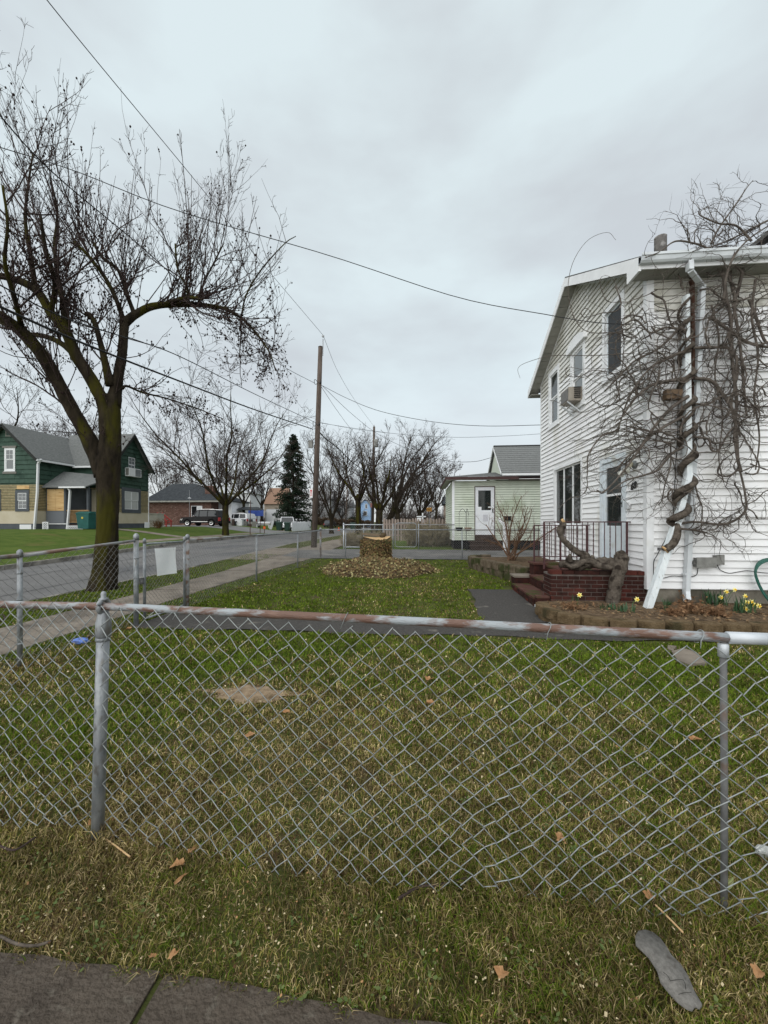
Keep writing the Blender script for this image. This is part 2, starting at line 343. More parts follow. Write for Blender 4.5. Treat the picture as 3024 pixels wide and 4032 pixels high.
edge = np.exp(-((y - (1.80 - .059 * x)) / .07) ** 2); hgt = hgt * (1 + 1.1 * edge * rng.random(nb)); base_d = np.minimum.reduce([np.hypot(x - a, y - b) for a, b in ((-1.65, 1.9), (1.24, 1.73), (-4.5, 4.08), (-4.45, 5.85), (-7.35, 8.6))]); hgt = hgt * (1 + 1.2 * np.exp(-(base_d / .09) ** 2))
wid = np.clip(.0028 * D / 1.6, .0028, .016) * rng.uniform(.7, 1.4, nb)
th = rng.uniform(0, 2*PI, nb) * .45 + rng.choice([0.3, 2.6, 4.4], nb) + vnoise(x, y, .6, 12) * 2
lean = rng.uniform(.25, 1.35, nb)
dirx, diry = np.cos(th), np.sin(th); fa = rng.uniform(0, PI, nb); fx, fy = np.cos(fa), np.sin(fa)
z0 = ground(x, y) - .004
P0 = np.stack([x - fx*wid/2, y - fy*wid/2, z0], 1); P1 = np.stack([x + fx*wid/2, y + fy*wid/2, z0], 1)
mxp = np.stack([x + dirx*hgt*lean*.35, y + diry*hgt*lean*.35, z0 + hgt*.62], 1); w2 = wid * .42
P2 = mxp + np.stack([fx*w2, fy*w2, 0*w2], 1); P3 = mxp - np.stack([fx*w2, fy*w2, 0*w2], 1)
tp = np.stack([x + dirx*hgt*lean, y + diry*hgt*lean, z0 + hgt*np.clip(1.15 - .45*lean, .35, 1)], 1)
V = np.stack([P0, P1, P2, P3, tp], 1).reshape(-1, 3); b = np.arange(nb) * 5
F3 = np.concatenate([np.stack([b, b+1, b+2], 1), np.stack([b, b+2, b+3], 1), np.stack([b+3, b+2, b+4], 1)])
# colour of each blade: its own albedo
r1 = rng.random(nb)
gA = np.array([.060, .108, .008]); gB = np.array([.130, .166, .020]); gO = np.array([.185, .158, .046]); gS = np.array([.46, .36, .18]); gD = np.array([.105, .064, .032])
pg = green * 1.02
c = np.where((r1 < pg)[:, None], gA + (gB - gA) * rng.random((nb, 1)), gO + (gO * .35) * rng.normal(0, .5, (nb, 1)))
r2 = rng.random(nb); c = np.where((r2 < .34 * (1 - green) + .02)[:, None], gS * rng.uniform(.55, 1.15, (nb, 1)), c); c = np.where(((r2 > .70 + .28 * green))[:, None], gD, c)
c = np.where((bare & (rng.random(nb) < .8))[:, None], gS * rng.uniform(.5, .95, (nb, 1)), c)
c *= rng.uniform(.7, 1.25, (nb, 1)) * (.62 + .76 * vnoise(x, y, .11, 77))[:, None]
c = c * np.where(y < 1.82, .84, 1.0)[:, None]
def grass_obj(name, sel, label):
    bi = np.flatnonzero(sel); vi = (bi[:, None] * 5 + np.arange(5)).ravel(); n = len(bi); bb = np.arange(n) * 5
    FF = np.concatenate([np.stack([bb, bb+1, bb+2], 1), np.stack([bb, bb+2, bb+3], 1), np.stack([bb+3, bb+2, bb+4], 1)])
    o = mesh_obj(name, V[vi], FF, mat('grass_blade', (.06, .09, .02), rough=.8, spec=.05, attr='blade'), None)
    at = o.data.color_attributes.new('blade', 'FLOAT_COLOR', 'POINT'); cc = np.ones((n * 5, 4), np.float32); cc[:, :3] = np.repeat(c[bi], 5, 0); at.data.foreach_set('color', cc.ravel())
    o.data.polygons.foreach_set('use_smooth', [True] * len(FF)); tag(o, label, 'grass', kind='stuff')
grass_obj('grass', (y < 6) & (x > -4.5), 'short olive and straw coloured grass on both sides of the front fence')
grass_obj('grass', (y >= 6) & (x > -5.1), 'fresher green lawn around the ivy covered stump')
grass_obj('grass', ((y < 6) & (x <= -4.5)) | ((y >= 6) & (x <= -5.1)), 'green verge grass between sidewalk and street')
# broad leaved weeds among the grass: rosettes and clover, too many to count
nw = 300; D = 1.2 * np.exp(rng.random(nw) * math.log(7 / 1.2)); S = rng.uniform(-1.05, 1.05, nw) * D * (CXP / FPX); wx = FWD[0]*D + RGT[0]*S; wy = FWD[1]*D + RGT[1]*S; kk_ = lawn_mask(wx, wy) & (rng.random(nw) < .25 + vnoise(wx, wy, .5, 31)); wx, wy = wx[kk_], wy[kk_]
kl = rng.integers(5, 12, len(wx)); ix = np.repeat(np.arange(len(wx)), kl); n_ = len(ix); a_ = rng.uniform(0, 2*PI, n_); rr_ = rng.uniform(.006, .05, n_); ls = rng.uniform(.004, .0105, n_)[:, None]
ctr = np.stack([wx[ix] + rr_*np.cos(a_), wy[ix] + rr_*np.sin(a_), ground(wx[ix], wy[ix]) + rng.uniform(.012, .034, n_)], 1); dv = np.stack([np.cos(a_), np.sin(a_), rng.uniform(-.2, .5, n_)], 1); sv = np.stack([-np.sin(a_), np.cos(a_), rng.normal(0, .2, n_)], 1)
WV = np.stack([ctr - dv*ls, ctr - dv*ls*.2 + sv*ls*.7, ctr + dv*ls*.9 + sv*ls*.45, ctr + dv*ls*.9 - sv*ls*.45, ctr - dv*ls*.2 - sv*ls*.7], 1).reshape(-1, 3); b = np.arange(n_) * 5
tag(mesh_obj('weeds', WV, np.stack([b, b+1, b+2, b+3, b+4], 1), mat('weed_leaf', (.055, .085, .018), (.105, .130, .038), scale=9, rough=.7, obj=False)), 'small broad leaved weeds mixed into the lawn', 'weeds', kind='stuff')
# tiny pale litter: seeds, chips, crumbs of leaf nobody could count
nl = 4800; D = 1.2 * np.exp(rng.random(nl) * math.log(9 / 1.2)); S = rng.uniform(-1.05, 1.05, nl) * D * (CXP / FPX); x = FWD[0]*D + RGT[0]*S; y = FWD[1]*D + RGT[1]*S
k = lawn_mask(x, y); x, y, D = x[k], y[k], D[k]; nl = len(x); s = rng.uniform(.002, .008, nl) * np.clip(D / 2.4, .8, 2); a = rng.uniform(0, 2*PI, nl); z = ground(x, y) + rng.uniform(.012, .04, nl)
q = rng.uniform(.3, 1, nl); e1 = np.stack([np.cos(a)*s, np.sin(a)*s, rng.normal(0, .4, nl)*s], 1); e2 = np.stack([-np.sin(a)*s*q, np.cos(a)*s*q, rng.normal(0, .4, nl)*s], 1); cc = np.stack([x, y, z], 1)
LV = np.stack([cc - e1, cc - e2, cc + e1, cc + e2], 1).reshape(-1, 3); b = np.arange(nl) * 4
o = mesh_obj('leaf_litter', LV, np.stack([b, b+1, b+2, b+3], 1), mat('litter', (.2, .2, .2), attr='blade', rough=.8))
at = o.data.color_attributes.new('blade', 'FLOAT_COLOR', 'POINT'); c4 = np.ones((nl*4, 4), np.float32); base = np.where(rng.random((nl, 1)) < .55, np.array([.46, .38, .24]), np.where(rng.random((nl, 1)) < .5, np.array([.30, .17, .08]), np.array([.12, .07, .035]))) * rng.uniform(.6, 1.2, (nl, 1))
c4[:, :3] = np.repeat(base, 4, 0); at.data.foreach_set('color', c4.ravel()); tag(o, 'tiny pale chips and crumbs of leaf scattered over the grass', 'litter', kind='stuff')

# ================================================================== HOUSES: shared builders
def siding(wallpart, P, u0, u1, z0, z1, step, openings, m, topfn=None, thick=.030, lap=0.0, slot=.015, name='siding_board', minlen=.03, vjoint=None, wob=0.0):
    """lapped boards; P(u, z, out) -> world; topfn(z) -> (ua, ub) clips boards under a gable"""
    z = z0
    while z < z1 - .01:
        zt = min(z + step, z1)
        def rng_(zz):
            a, b = u0, u1
            if topfn: ta, tb = topfn(zz); a, b = max(a, ta), min(b, tb)
            return a, b
        (a0, b0), (a1, b1) = rng_(z), rng_(zt)
        if b0 - a0 < minlen: z += step; continue
        if b1 < a1: a1 = b1 = (a1 + b1) / 2
        cuts = []
        for (oa, ob, oz0, oz1) in openings:
            if oz0 < zt - .02 and oz1 > z + .02: cuts.append((oa, ob))
        cuts.sort(); segs = []; c0 = (a0, a1)
        for oa, ob in cuts:
            if oa - c0[0] > minlen: segs.append((c0[0], c0[1], oa, oa))
            c0 = (ob, ob)
        if b0 - c0[0] > minlen: segs.append((c0[0], c0[1], b0, b1))
        if vjoint:
            s2 = []
            for (sa0, sa1, sb0, sb1) in segs:
                w = sb0 - sa0; n = max(1, round(w / vjoint)); js = [sa0 + w * (i + random.uniform(-.25, .25)) / n for i in range(1, n)]
                e = [(sa0, sa1)] + [(j, j) for j in js] + [(sb0, sb1)]
                s2 += [(e[i][0] + (.004 if i else 0), e[i][1] + (.004 if i else 0), e[i+1][0] - .004, e[i+1][1] - .004) for i in range(len(e)-1)]
            segs = s2
        for (sa0, sa1, sb0, sb1) in segs:
            t = thick * random.uniform(.85, 1.15); dz = random.uniform(-wob, wob)
            zb = z + dz + slot; ztt = zt + lap
            V = [P(sa0, zb, 0), P(sb0, zb, 0), P(sb0, zb, t), P(sa0, zb, t), P(sa1, ztt, 0), P(sb1, ztt, 0), P(sb1, ztt, .003), P(sa1, ztt, .003)]
            mesh_obj(name, V, [(0,3,2,1),(4,5,6,7),(0,1,5,4),(1,2,6,5),(2,3,7,6),(3,0,4,7)], m, wallpart)
        z += step
def pbox(P, u0, u1, z0, z1, o0, o1, mb=None):
    mb = mb or MB()
    return mb.hexa([P(u0, z0, o0), P(u1, z0, o0), P(u1, z0, o1), P(u0, z0, o1)], [P(u0, z1, o0), P(u1, z1, o0), P(u1, z1, o1), P(u0, z1, o1)])
def pframe(P, u0, u1, z0, z1, o0, o1, w, mb=None, wb=None, wt=None):
    mb = mb or MB(); wb = wb or w; wt = wt or w
    pbox(P, u0, u0 + w, z0, z1, o0, o1, mb); pbox(P, u1 - w, u1, z0, z1, o0, o1, mb)
    pbox(P, u0 + w, u1 - w, z0, z0 + wb, o0, o1, mb); pbox(P, u0 + w, u1 - w, z1 - wt, z1, o0, o1, mb); return mb
def window(house, P, u0, u1, z0, z1, m_trim, m_sash, m_pane, trim=.09, sashes=2, panes=1, out=.03, sill=True, back=None, grid=None, name='window', rec=-.045):
    w = pframe(P, u0, u1, z0, z1, -.06, out, trim).build(name, m_trim, house)
    a, b, c, d = u0 + trim, u1 - trim, z0 + trim, z1 - trim
    if sill: pbox(P, u0 - .02, u1 + .02, z0 - .035, z0 - .002, -.01, out + .035).build('sill', m_trim, w)
    n = sashes if sashes > 1 else 1
    for i in range(n):
        s0, s1 = c + (d - c) * i / n, c + (d - c) * (i + 1) / n; so = rec + .025 * i
        for j in range(panes):
            p0, p1 = a + (b - a) * j / panes, a + (b - a) * (j + 1) / panes
            pframe(P, p0 + .001, p1 - .001, s0 + .001, s1 - .001, so, so + .024, .04).build('sash', m_sash, w)
            pbox(P, p0 + .04, p1 - .04, s0 + .04, s1 - .04, so + .008, so + .013).build('pane', m_pane, w)
            if grid and (grid != 'top' or i == n - 1):
                mb = MB(); pm = (p0 + p1) / 2; sz = (s0 + s1) / 2
                pbox(P, pm - .008, pm + .008, s0 + .04, s1 - .04, so + .014, so + .02, mb); pbox(P, p0 + .04, pm - .008, sz - .008, sz + .008, so + .014, so + .02, mb); pbox(P, pm + .008, p1 - .04, sz - .008, sz + .008, so + .014, so + .02, mb)
                mb.build('muntin', m_sash, w)
    return w
m_room = mat('dark_room', (.012, .012, .013), rough=1)
m_white = mat('white_trim', (.72, .73, .74), (.80, .81, .82), scale=3, rough=.55, c3=(.60, .60, .57), c3s=1.6, c3w=.62, obj=False)
m_vinyl = mat('white_vinyl_siding', (.78, .78, .785), (.83, .83, .83), scale=1.2, rough=.5, bump=.04, bscale=200, c3=(.66, .65, .61), c3s=1.1, c3w=.56, stretch=(1, 1, .6), obj=False)
m_soff = mat('shade_toned_soffit_metal', (.22, .22, .195), (.32, .315, .285), scale=2, rough=.6, obj=False)  # base colour darkened: carries the shade under the eave along with staining
m_gutter = mat('gutter_metal', (.50, .53, .55), (.60, .63, .65), scale=2, rough=.4, spec=.5, obj=False)
m_alum = mat('painted_aluminium', (.60, .66, .70), (.70, .75, .78), scale=3, rough=.45, spec=.4, c3=(.52, .53, .50), c3s=2.2, c3w=.6, obj=False)
m_shing = mat('asphalt_shingle', (.085, .088, .088), (.15, .152, .148), scale=9, rough=.95, bump=.6, bscale=30, stretch=(1, 1, 3), obj=False)
m_found = mat('foundation_render', (.17, .155, .125), (.26, .24, .20), scale=3.5, rough=.95, bump=.4, bscale=30, c3=(.11, .10, .08), c3s=1.6, c3w=.54, obj=False)
def glass(name, tint, tr):                                # window glass that lets the room behind show and mirrors the yard
    m = bpy.data.materials.new(name); m.use_nodes = True; nt = m.node_tree; b = nt.nodes['Principled BSDF']; o = nt.nodes['Material Output']
    b.inputs['Base Color'].default_value = (*tint, 1); b.inputs['Roughness'].default_value = .03; b.inputs['Specular IOR Level'].default_value = 1.0
    t = nt.nodes.new('ShaderNodeBsdfTransparent'); mx = nt.nodes.new('ShaderNodeMixShader'); mx.inputs[0].default_value = 1 - tr
    nt.links.new(t.outputs[0], mx.inputs[1]); nt.links.new(b.outputs[0], mx.inputs[2]); nt.links.new(mx.outputs[0], o.inputs[0]); return m
g_mid = glass('storm_glass', (.09, .10, .10), .15); g_dark = glass('window_glass', (.03, .036, .034), .22); g_pale = glass('curtained_glass', (.16, .18, .18), .15); g_screen = mat('insect_screen', (.05, .055, .06), (.075, .08, .085), scale=60, rough=.8)

# ================================================================== WHITE HOUSE (number 68)
HX, HY0, HY1, ZS, ZE, ZP = 3.99, 7.34, 13.46, .47, 6.12, 7.70; YM = (HY0 + HY1) / 2
wh = thing('white_house', 'white two storey house with vinyl siding, gable end and vine grown corner', 'house', (HX, HY0, float(ground(HX, HY0))))
PG = lambda u, z, o: (HX - o, u, z)                       # gable wall, faces the street
PS = lambda u, z, o: (u, HY0 - o, z)                      # side wall, faces the camera
slope = (ZP - ZE) / (HY1 - YM)
XR = 10.5
wg = MB().prism([(HX + .004, HY0 + .01, ZS), (HX + .004, HY1 - .01, ZS), (HX + .004, HY1 - .01, ZE), (HX + .004, YM, ZP), (HX + .004, HY0 + .01, ZE)][::-1], (.02, 0, 0))
# openings are real: wall sheet built from strips around them
OPG = [(8.02, 9.12, .84, 3.02), (10.09, 12.17, 1.50, 3.24), (11.70, 12.64, 4.50, 6.22), (9.93, 10.86, 4.54, 6.12), (8.08, 9.0, 4.66, 6.20)]
def strips_wall(P, u0, u1, z0, z1, ops, o0, o1, topfn=None):
    mb = MB(); zs = sorted({z0, z1, *[q for o in ops for q in o[2:] if z0 < q < z1], *np.linspace(z0, z1, 40).tolist()})
    for a, b in zip(zs[:-1], zs[1:]):
        m_ = (a + b) / 2; l, r_ = (u0, u1) if not topfn else (max(u0, topfn(a)[0]), min(u1, topfn(a)[1])); l2, r2 = (u0, u1) if not topfn else (max(u0, topfn(b)[0]), min(u1, topfn(b)[1]))
        cut = sorted([(o[0], o[1]) for o in ops if o[2] <= m_ <= o[3]]); e = [(l, l2)]
        for oa, ob in cut: e += [(oa, oa), (ob, ob)]
        e.append((r_, r2))
        for i in range(0, len(e), 2):
            if e[i+1][0] > e[i][0] + .01:
                if e[i+1][1] < e[i][1]: e[i+1] = (e[i+1][0], e[i][1] + .001)
                mb.hexa([P(e[i][0], a, o0), P(e[i+1][0], a, o0), P(e[i+1][0], a, o1), P(e[i][0], a, o1)], [P(e[i][1], b, o0), P(e[i+1][1], b, o0), P(e[i+1][1], b, o1), P(e[i][1], b, o1)])
    return mb
gtop = lambda z: (HY0, HY1) if z <= ZE else (HY0 + (z - ZE) / slope, HY1 - (z - ZE) / slope)
wallg = strips_wall(PG, HY0, HY1, ZS, ZP - .01, OPG, -.03, -.002, gtop).build('wall', m_vinyl, wh)
walls = MB().box((HX + .04, HY0 + .002, ZS), (XR, HY0 + .03, ZE)).build('wall', m_vinyl, wh)
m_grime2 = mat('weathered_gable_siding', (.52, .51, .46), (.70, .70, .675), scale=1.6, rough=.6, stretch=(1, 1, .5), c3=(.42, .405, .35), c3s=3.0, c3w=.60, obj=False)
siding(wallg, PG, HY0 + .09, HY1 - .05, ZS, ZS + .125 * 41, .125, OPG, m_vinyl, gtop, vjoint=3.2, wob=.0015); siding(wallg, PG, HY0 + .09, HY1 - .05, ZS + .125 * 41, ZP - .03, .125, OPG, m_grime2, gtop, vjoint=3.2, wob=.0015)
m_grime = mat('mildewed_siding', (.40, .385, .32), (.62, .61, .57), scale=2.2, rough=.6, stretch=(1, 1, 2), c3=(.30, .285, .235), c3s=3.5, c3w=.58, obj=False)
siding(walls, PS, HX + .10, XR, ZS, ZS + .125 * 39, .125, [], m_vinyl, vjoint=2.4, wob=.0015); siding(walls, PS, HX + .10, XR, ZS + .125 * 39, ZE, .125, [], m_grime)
mb = MB(); mb.box((HX + .0, HY0 - .022, ZS - .01), (HX + .10, HY0 + .001, ZE)); mb.box((HX - .022, HY0 - .022, ZS - .01), (HX - .0005, HY0 + .09, ZE)); mb.build('corner_board', m_white, wh)
MB().box((HX - .022, HY1 - .05, ZS), (HX - .001, HY1 + .02, ZE)).build('corner_board', m_white, wh)
MB().box((HX + .03, HY0 + .03, -.2), (XR, HY1 - .03, ZS)).build('foundation', m_found, wh)
# rooms behind the glass
MB().box((HX + .5, HY0 + .1, ZS + .05), (HX + .55, HY1 - .1, ZE)).build('room_wall', m_room, wh)
mb = MB(); mb.box((HX + .04, HY0 + .1, 3.5), (HX + .5, HY1 - .1, 3.55)); mb.build('floor_deck', m_room, wh)
# roof: two slopes with overhang
OV, OE = .32, .37
def roof_z(y): return ZP + .16 - abs(y - YM) * slope
for s, nm in ((-1, 'roof_slope'), (1, 'roof_slope')):
    ye = YM + s * (HY1 - YM + OE); z_e = roof_z(ye)
    MB().hexa([(HX - OV, YM, ZP + .16 - .05), (XR, YM, ZP + .16 - .05), (XR, ye, z_e - .05), (HX - OV, ye, z_e - .05)], [(HX - OV, YM, ZP + .19), (XR, YM, ZP + .19), (XR, ye, z_e + .02), (HX - OV, ye, z_e + .02)]).build('roof', m_shing, wh)
    # rake fascia board, and the soffit panels under it
    yb = ye; mbf = MB()
    mbf.hexa([(HX - OV - .02, YM, ZP - .06), (HX - OV + .002, YM, ZP - .06), (HX - OV + .002, yb, z_e - .22), (HX - OV - .02, yb, z_e - .22)], [(HX - OV - .02, YM, ZP + .15), (HX - OV + .002, YM, ZP + .15), (HX - OV + .002, yb, z_e + .0), (HX - OV - .02, yb, z_e + .0)])
    mbf.build('rake_board', m_white, wh)
    n = 13
    for i in range(n):
        t0, t1 = i / n + .003, (i + 1) / n - .003; f = lambda t: (YM + (ye - YM) * t, ZP - .02 + (z_e - .17 - (ZP - .02)) * t)
        (ya, za), (yc, zc) = f(t0), f(t1); st = .012 if i % 2 else 0
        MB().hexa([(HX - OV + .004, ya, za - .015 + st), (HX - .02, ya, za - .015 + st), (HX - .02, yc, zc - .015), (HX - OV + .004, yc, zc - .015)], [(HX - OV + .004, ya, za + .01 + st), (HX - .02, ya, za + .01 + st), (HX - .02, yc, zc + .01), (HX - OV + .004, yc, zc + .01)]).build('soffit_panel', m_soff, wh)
    for dd in (0,): MB().bar((HX - .028, YM + s * .02, ZP - .05), (HX - .028, YM + s * (HY1 - YM), ZE - .03), .03, .05).build('frieze_trim', m_white, wh)
ze_ = roof_z(HY0 - OE)
for i in range(22):                                       # soffit panels along the near eave
    x0 = HX - OV + .02 + i * .3
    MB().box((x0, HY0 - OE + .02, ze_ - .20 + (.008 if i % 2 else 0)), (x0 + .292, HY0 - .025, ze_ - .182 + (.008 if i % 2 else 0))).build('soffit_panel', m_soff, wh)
MB().box((HX - OV, HY0 - OE - .0, ze_ - .20), (XR, HY0 - OE + .02, ze_ + .0)).build('fascia', m_white, wh)
MB().prism([(HX - OV - .027, HY0 - OE - .012, ze_ - .235), (HX - OV - .027, HY0 - .0, ze_ - .235), (HX - OV - .027, HY0 - .0, ze_ + .12), (HX - OV - .027, HY0 - OE - .012, ze_ - .01)], (.04, 0, 0)).build('eave_return', m_white, wh)
gp = [(-.001, .0), (-.06, -.012), (-.085, -.03), (-.095, -.07), (-.125, -.085), (-.13, .02), (-.118, .02), (-.112, -.075), (-.08, -.06), (-.012, .0)]
gz = ze_ - .02
gu = [(HX - OV - .03, HY0 - OE + a, gz + b - .07 + .07) for a, b in [(-.002, -.12), (-.075, -.12), (-.10, -.09), (-.115, -.03), (-.13, -.02), (-.13, .02), (-.12, .02), (-.12, -.012), (-.105, -.022), (-.09, -.085), (-.07, -.112), (-.012, -.112), (-.012, .01), (-.002, .01)]]
MB().prism(gu, (XR - HX + .3, 0, 0)).build('gutter', m_gutter, wh)
# far eave end box
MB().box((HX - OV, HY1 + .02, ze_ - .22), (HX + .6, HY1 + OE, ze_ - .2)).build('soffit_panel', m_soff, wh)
# roof vent pipe and dormer corner at the edge of the picture
fl = thing('roof_vent', 'weathered round metal flue pipe standing on the white house roof', 'vent pipe', (4.93, 8.6, 6.95))
mb = MB(); mb.lathe((4.93, 8.6, 6.9), [(.115, 0), (.112, .60), (.115, .615), (.095, .62), (.09, .45)], 16); mb.build('pipe', mat('old_flue', (.10, .095, .09), (.20, .19, .18), scale=9, rough=.9, bump=.5, c3=(.33, .32, .31), c3s=7, c3w=.56), fl, True)
MB().lathe((4.93, 8.6, 6.93), [(.19, 0), (.14, .06), (.13, .10)], 16).build('flashing', m_gutter, fl, True)
m_redsh = mat('red_shingle', (.10, .035, .03), (.16, .06, .05), scale=14, rough=.9, bump=.5, obj=False)
dm = MB().prism([(7.75, 9.2, 6.9), (9.3, 9.2, 6.9), (9.3, 9.2, 8.6), (8.2, 9.2, 8.25)], (0, 1.4, 0)).build('dormer', m_redsh, wh)
MB().hexa([(7.8, 8.9, 8.12), (9.7, 8.9, 9.25), (9.7, 10.7, 9.25), (7.8, 10.7, 8.12)], [(7.8, 8.9, 8.22), (9.7, 8.9, 9.38), (9.7, 10.7, 9.38), (7.8, 10.7, 8.22)]).build('dormer_roof', m_shing, dm)

# windows and door of the gable wall
window(wh, PG, 10.09, 12.17, 1.50, 3.24, m_white, m_white, g_dark, trim=.07, sashes=1, panes=3, out=.035)
w_ = window(wh, PG, 11.70, 12.64, 4.50, 6.22, m_white, m_white, g_dark, trim=.13, out=.03)
w_ = window(wh, PG, 9.93, 10.86, 4.54, 6.12, m_white, m_white, g_pale, trim=.13, out=.03)
pts = [(9.80, 6.08), (9.86, 6.22), (10.1, 6.32), (10.40, 6.36), (10.7, 6.32), (10.93, 6.22), (10.99, 6.08)]
MB().prism([PG(a, b, .0) for a, b in pts], (-.10, 0, 0)).build('awning', m_white, w_)
w_ = window(wh, PG, 8.08, 9.0, 4.66, 6.20, m_white, m_alum, g_screen, trim=.10, sashes=1, out=.035)
dr = pframe(PG, 8.02, 9.12, .84, 3.02, -.06, .035, .11, wb=.03).build('door_frame', m_alum, wh)
MB().hexa([PG(8.135, .875, -.04), PG(9.005, .875, -.04), PG(9.005, .875, 0), PG(8.135, .875, 0)], [PG(8.135, 1.52, -.04), PG(9.005, 1.52, -.04), PG(9.005, 1.52, 0), PG(8.135, 1.52, 0)]).build('door_panel', m_alum, dr)
pframe(PG, 8.135, 9.005, 1.521, 2.905, -.04, 0, .12, wb=.05).build('door_panel', m_alum, dr)
pbox(PG, 8.255, 8.885, 2.19, 2.235, -.035, -.003).build('crossbar', m_white, dr)
pbox(PG, 8.255, 8.885, 1.571, 2.19, -.03, -.022).build('pane', g_dark, dr); pbox(PG, 8.255, 8.885, 2.235, 2.785, -.022, -.014).build('pane', g_mid, dr)
pbox(PG, 8.2, 8.95, .9, 2.9, -.14, -.11).build('inner_door', mat('brown_inner_door', (.06, .03, .02), (.085, .045, .03), scale=4, rough=.5), dr)
pbox(PG, 8.255, 8.885, 1.86, 2.18, -.105, -.08).build('blind', mat('blind_cloth', (.30, .31, .32), rough=.9), dr)
mb = MB(); pbox(PG, 8.165, 8.20, 1.94, 2.06, 0, .02, mb); mb.bar(PG(8.18, 2.02, .02), PG(8.18, 2.02, .06), .018); mb.bar(PG(8.18, 2.04, .06), PG(8.22, 1.84, .06), .02); mb.build('handle', mat('black_iron', (.012, .012, .013), rough=.5), dr)
# bell box, light and number beside the door
m_cream = mat('aged_cream_plastic', (.50, .46, .34), (.58, .54, .42), scale=10, rough=.6)
bb = thing('door_bell_box', 'small pale grey box on the siding beside the door handle', 'box', PG(7.93, 2.02, .02)); pbox(PG, 7.86, 7.96, 1.90, 2.02, .025, .085).build('case', m_gutter, bb); pbox(PG, 7.965, 8.005, 1.91, 2.01, .025, .06).build('side_plate', m_cream, bb); pbox(PG, 7.845, 7.859, 1.905, 2.015, .025, .055).build('cover', m_white, bb)
fl2 = thing('flood_light', 'twin head flood light with clear bulbs beside the front door', 'flood light', PG(7.69, 2.71, .03))
m_bulb = mat('silver_bulb', (.62, .62, .56), rough=.15, spec=.6)
MB().lathe(PG(7.69, 2.71, .02), [(.075, 0), (.075, .03), (.05, .05)], 14, (-1, 0, 0)).build('base', mat('grey_cast_metal', (.16, .17, .17), rough=.5), fl2, True)
for (dy, dz, ox) in ((.02, .02, .12), (.30, -.05, .16)):
    c0 = np.array(PG(7.69 + dy * .3, 2.71 + dz, .09)); ax = np.array([-.45, .75 if dy > .1 else -.2, -.55])
    mb = MB(); mb.tube([PG(7.69, 2.71, .05), tuple(c0 + np.array([-.05, 0, 0]))], .022, 8); mb.lathe(c0, [(.03, -.02), (.035, .06), (.03, .08)], 12, ax); h = mb.build('lamp_holder', m_cream, fl2, True)
    MB().lathe(c0 + ax / np.linalg.norm(ax) * .075, [(.022, 0), (.045, .05), (.066, .10), (.066, .125), (.03, .14), (.004, .142)], 14, ax).build('bulb', m_bulb, h, True)
def text_mesh(name, body, size, m, parent, P, u, z, o, flip=False, shear=0.0, depth=.01):
    cu = bpy.data.curves.new(name, 'FONT'); cu.body = body; cu.size = size; cu.extrude = depth / 2; cu.shear = shear; cu.resolution_u = 3; cu.offset = size * .015
    t = bpy.data.objects.new(name, cu); col.objects.link(t); dg = bpy.context.evaluated_depsgraph_get(); me = bpy.data.meshes.new_from_object(t.evaluated_get(dg))
    bpy.data.objects.remove(t, do_unlink=True)
    V = [P(u + (-v.co.x if flip else v.co.x), z + v.co.y, o + v.co.z) for v in me.vertices]; F = [tuple(p.vertices) for p in me.polygons]
    return mesh_obj(name, V, F, m, parent)
nm = thing('house_number', 'black slanted numerals 68 on the white siding beside the door', 'house number', PG(7.77, 2.27, .03))
text_mesh('numeral', '6', .19, MATS['black_iron'], nm, PG, 7.83, 2.25, .037, flip=True, shear=.25); text_mesh('numeral', '8', .19, MATS['black_iron'], nm, PG, 7.735, 2.27, .037, flip=True, shear=.25)
# window air conditioner
ac = thing('air_conditioner', 'beige window air conditioner jutting from an upper window of white house', 'air conditioner', PG(10.4, 4.62, .1))
m_ac = mat('ac_beige', (.26, .23, .19), (.33, .295, .25), scale=6, rough=.6)
pbox(PG, 10.13, 10.67, 4.66, 5.0, -.02, .33).build('case', m_ac, ac); pbox(PG, 10.16, 10.64, 4.69, 4.97, .331, .34).build('grille', mat('ac_coil', (.10, .10, .10), (.22, .21, .20), scale=70, rough=.7, stretch=(1, 1, .3)), ac)
for i in range(6): pbox(PG, 10.11, 10.129, 4.72 + i * .05, 4.745 + i * .05, .05, .20).build('louvre', MATS['black_iron'], ac)
mb = MB(); mb.bar(PG(10.2, 4.40, .03), PG(10.2, 4.655, .34), .03); mb.bar(PG(10.6, 4.40, .03), PG(10.6, 4.655, .34), .03); mb.build('bracket', m_gutter, ac)
# downspout: elbows from the gutter, then down the side wall
ds = thing('downspout', 'white painted metal downspout with elbows on the side wall of white house', 'downspout', (4.62, 7.25, .45))
p0 = np.array([*AY(2715, 1030, HY0 - OE - .06)]); p1 = AY(2716, 1062, HY0 - OE - .06); p2 = AY(2764, 1125, HY0 - .13); p3 = AY(2740, 1600, HY0 - .10); p4 = AY(2702, 2330, HY0 - .075); p5 = AY(2706, 2362, HY0 - .16)
for nm_, a, b in (('outlet', p0, p1), ('elbow', p1, p2), ('pipe', p2, p3), ('pipe', p3, p4), ('shoe', p4, p5)): MB().bar(a, b + (b - a) / np.linalg.norm(b - a) * .012, .10, .072, (1, 0, 0)).build(nm_, m_gutter, ds)
for py in (1500, 1900, 2260): c = AY(2741 - (py - 1500) * .047, py, HY0 - .075); MB().box(c - [.062, .045, .015], c + [.062, .06, .015]).build('strap', m_gutter, ds)
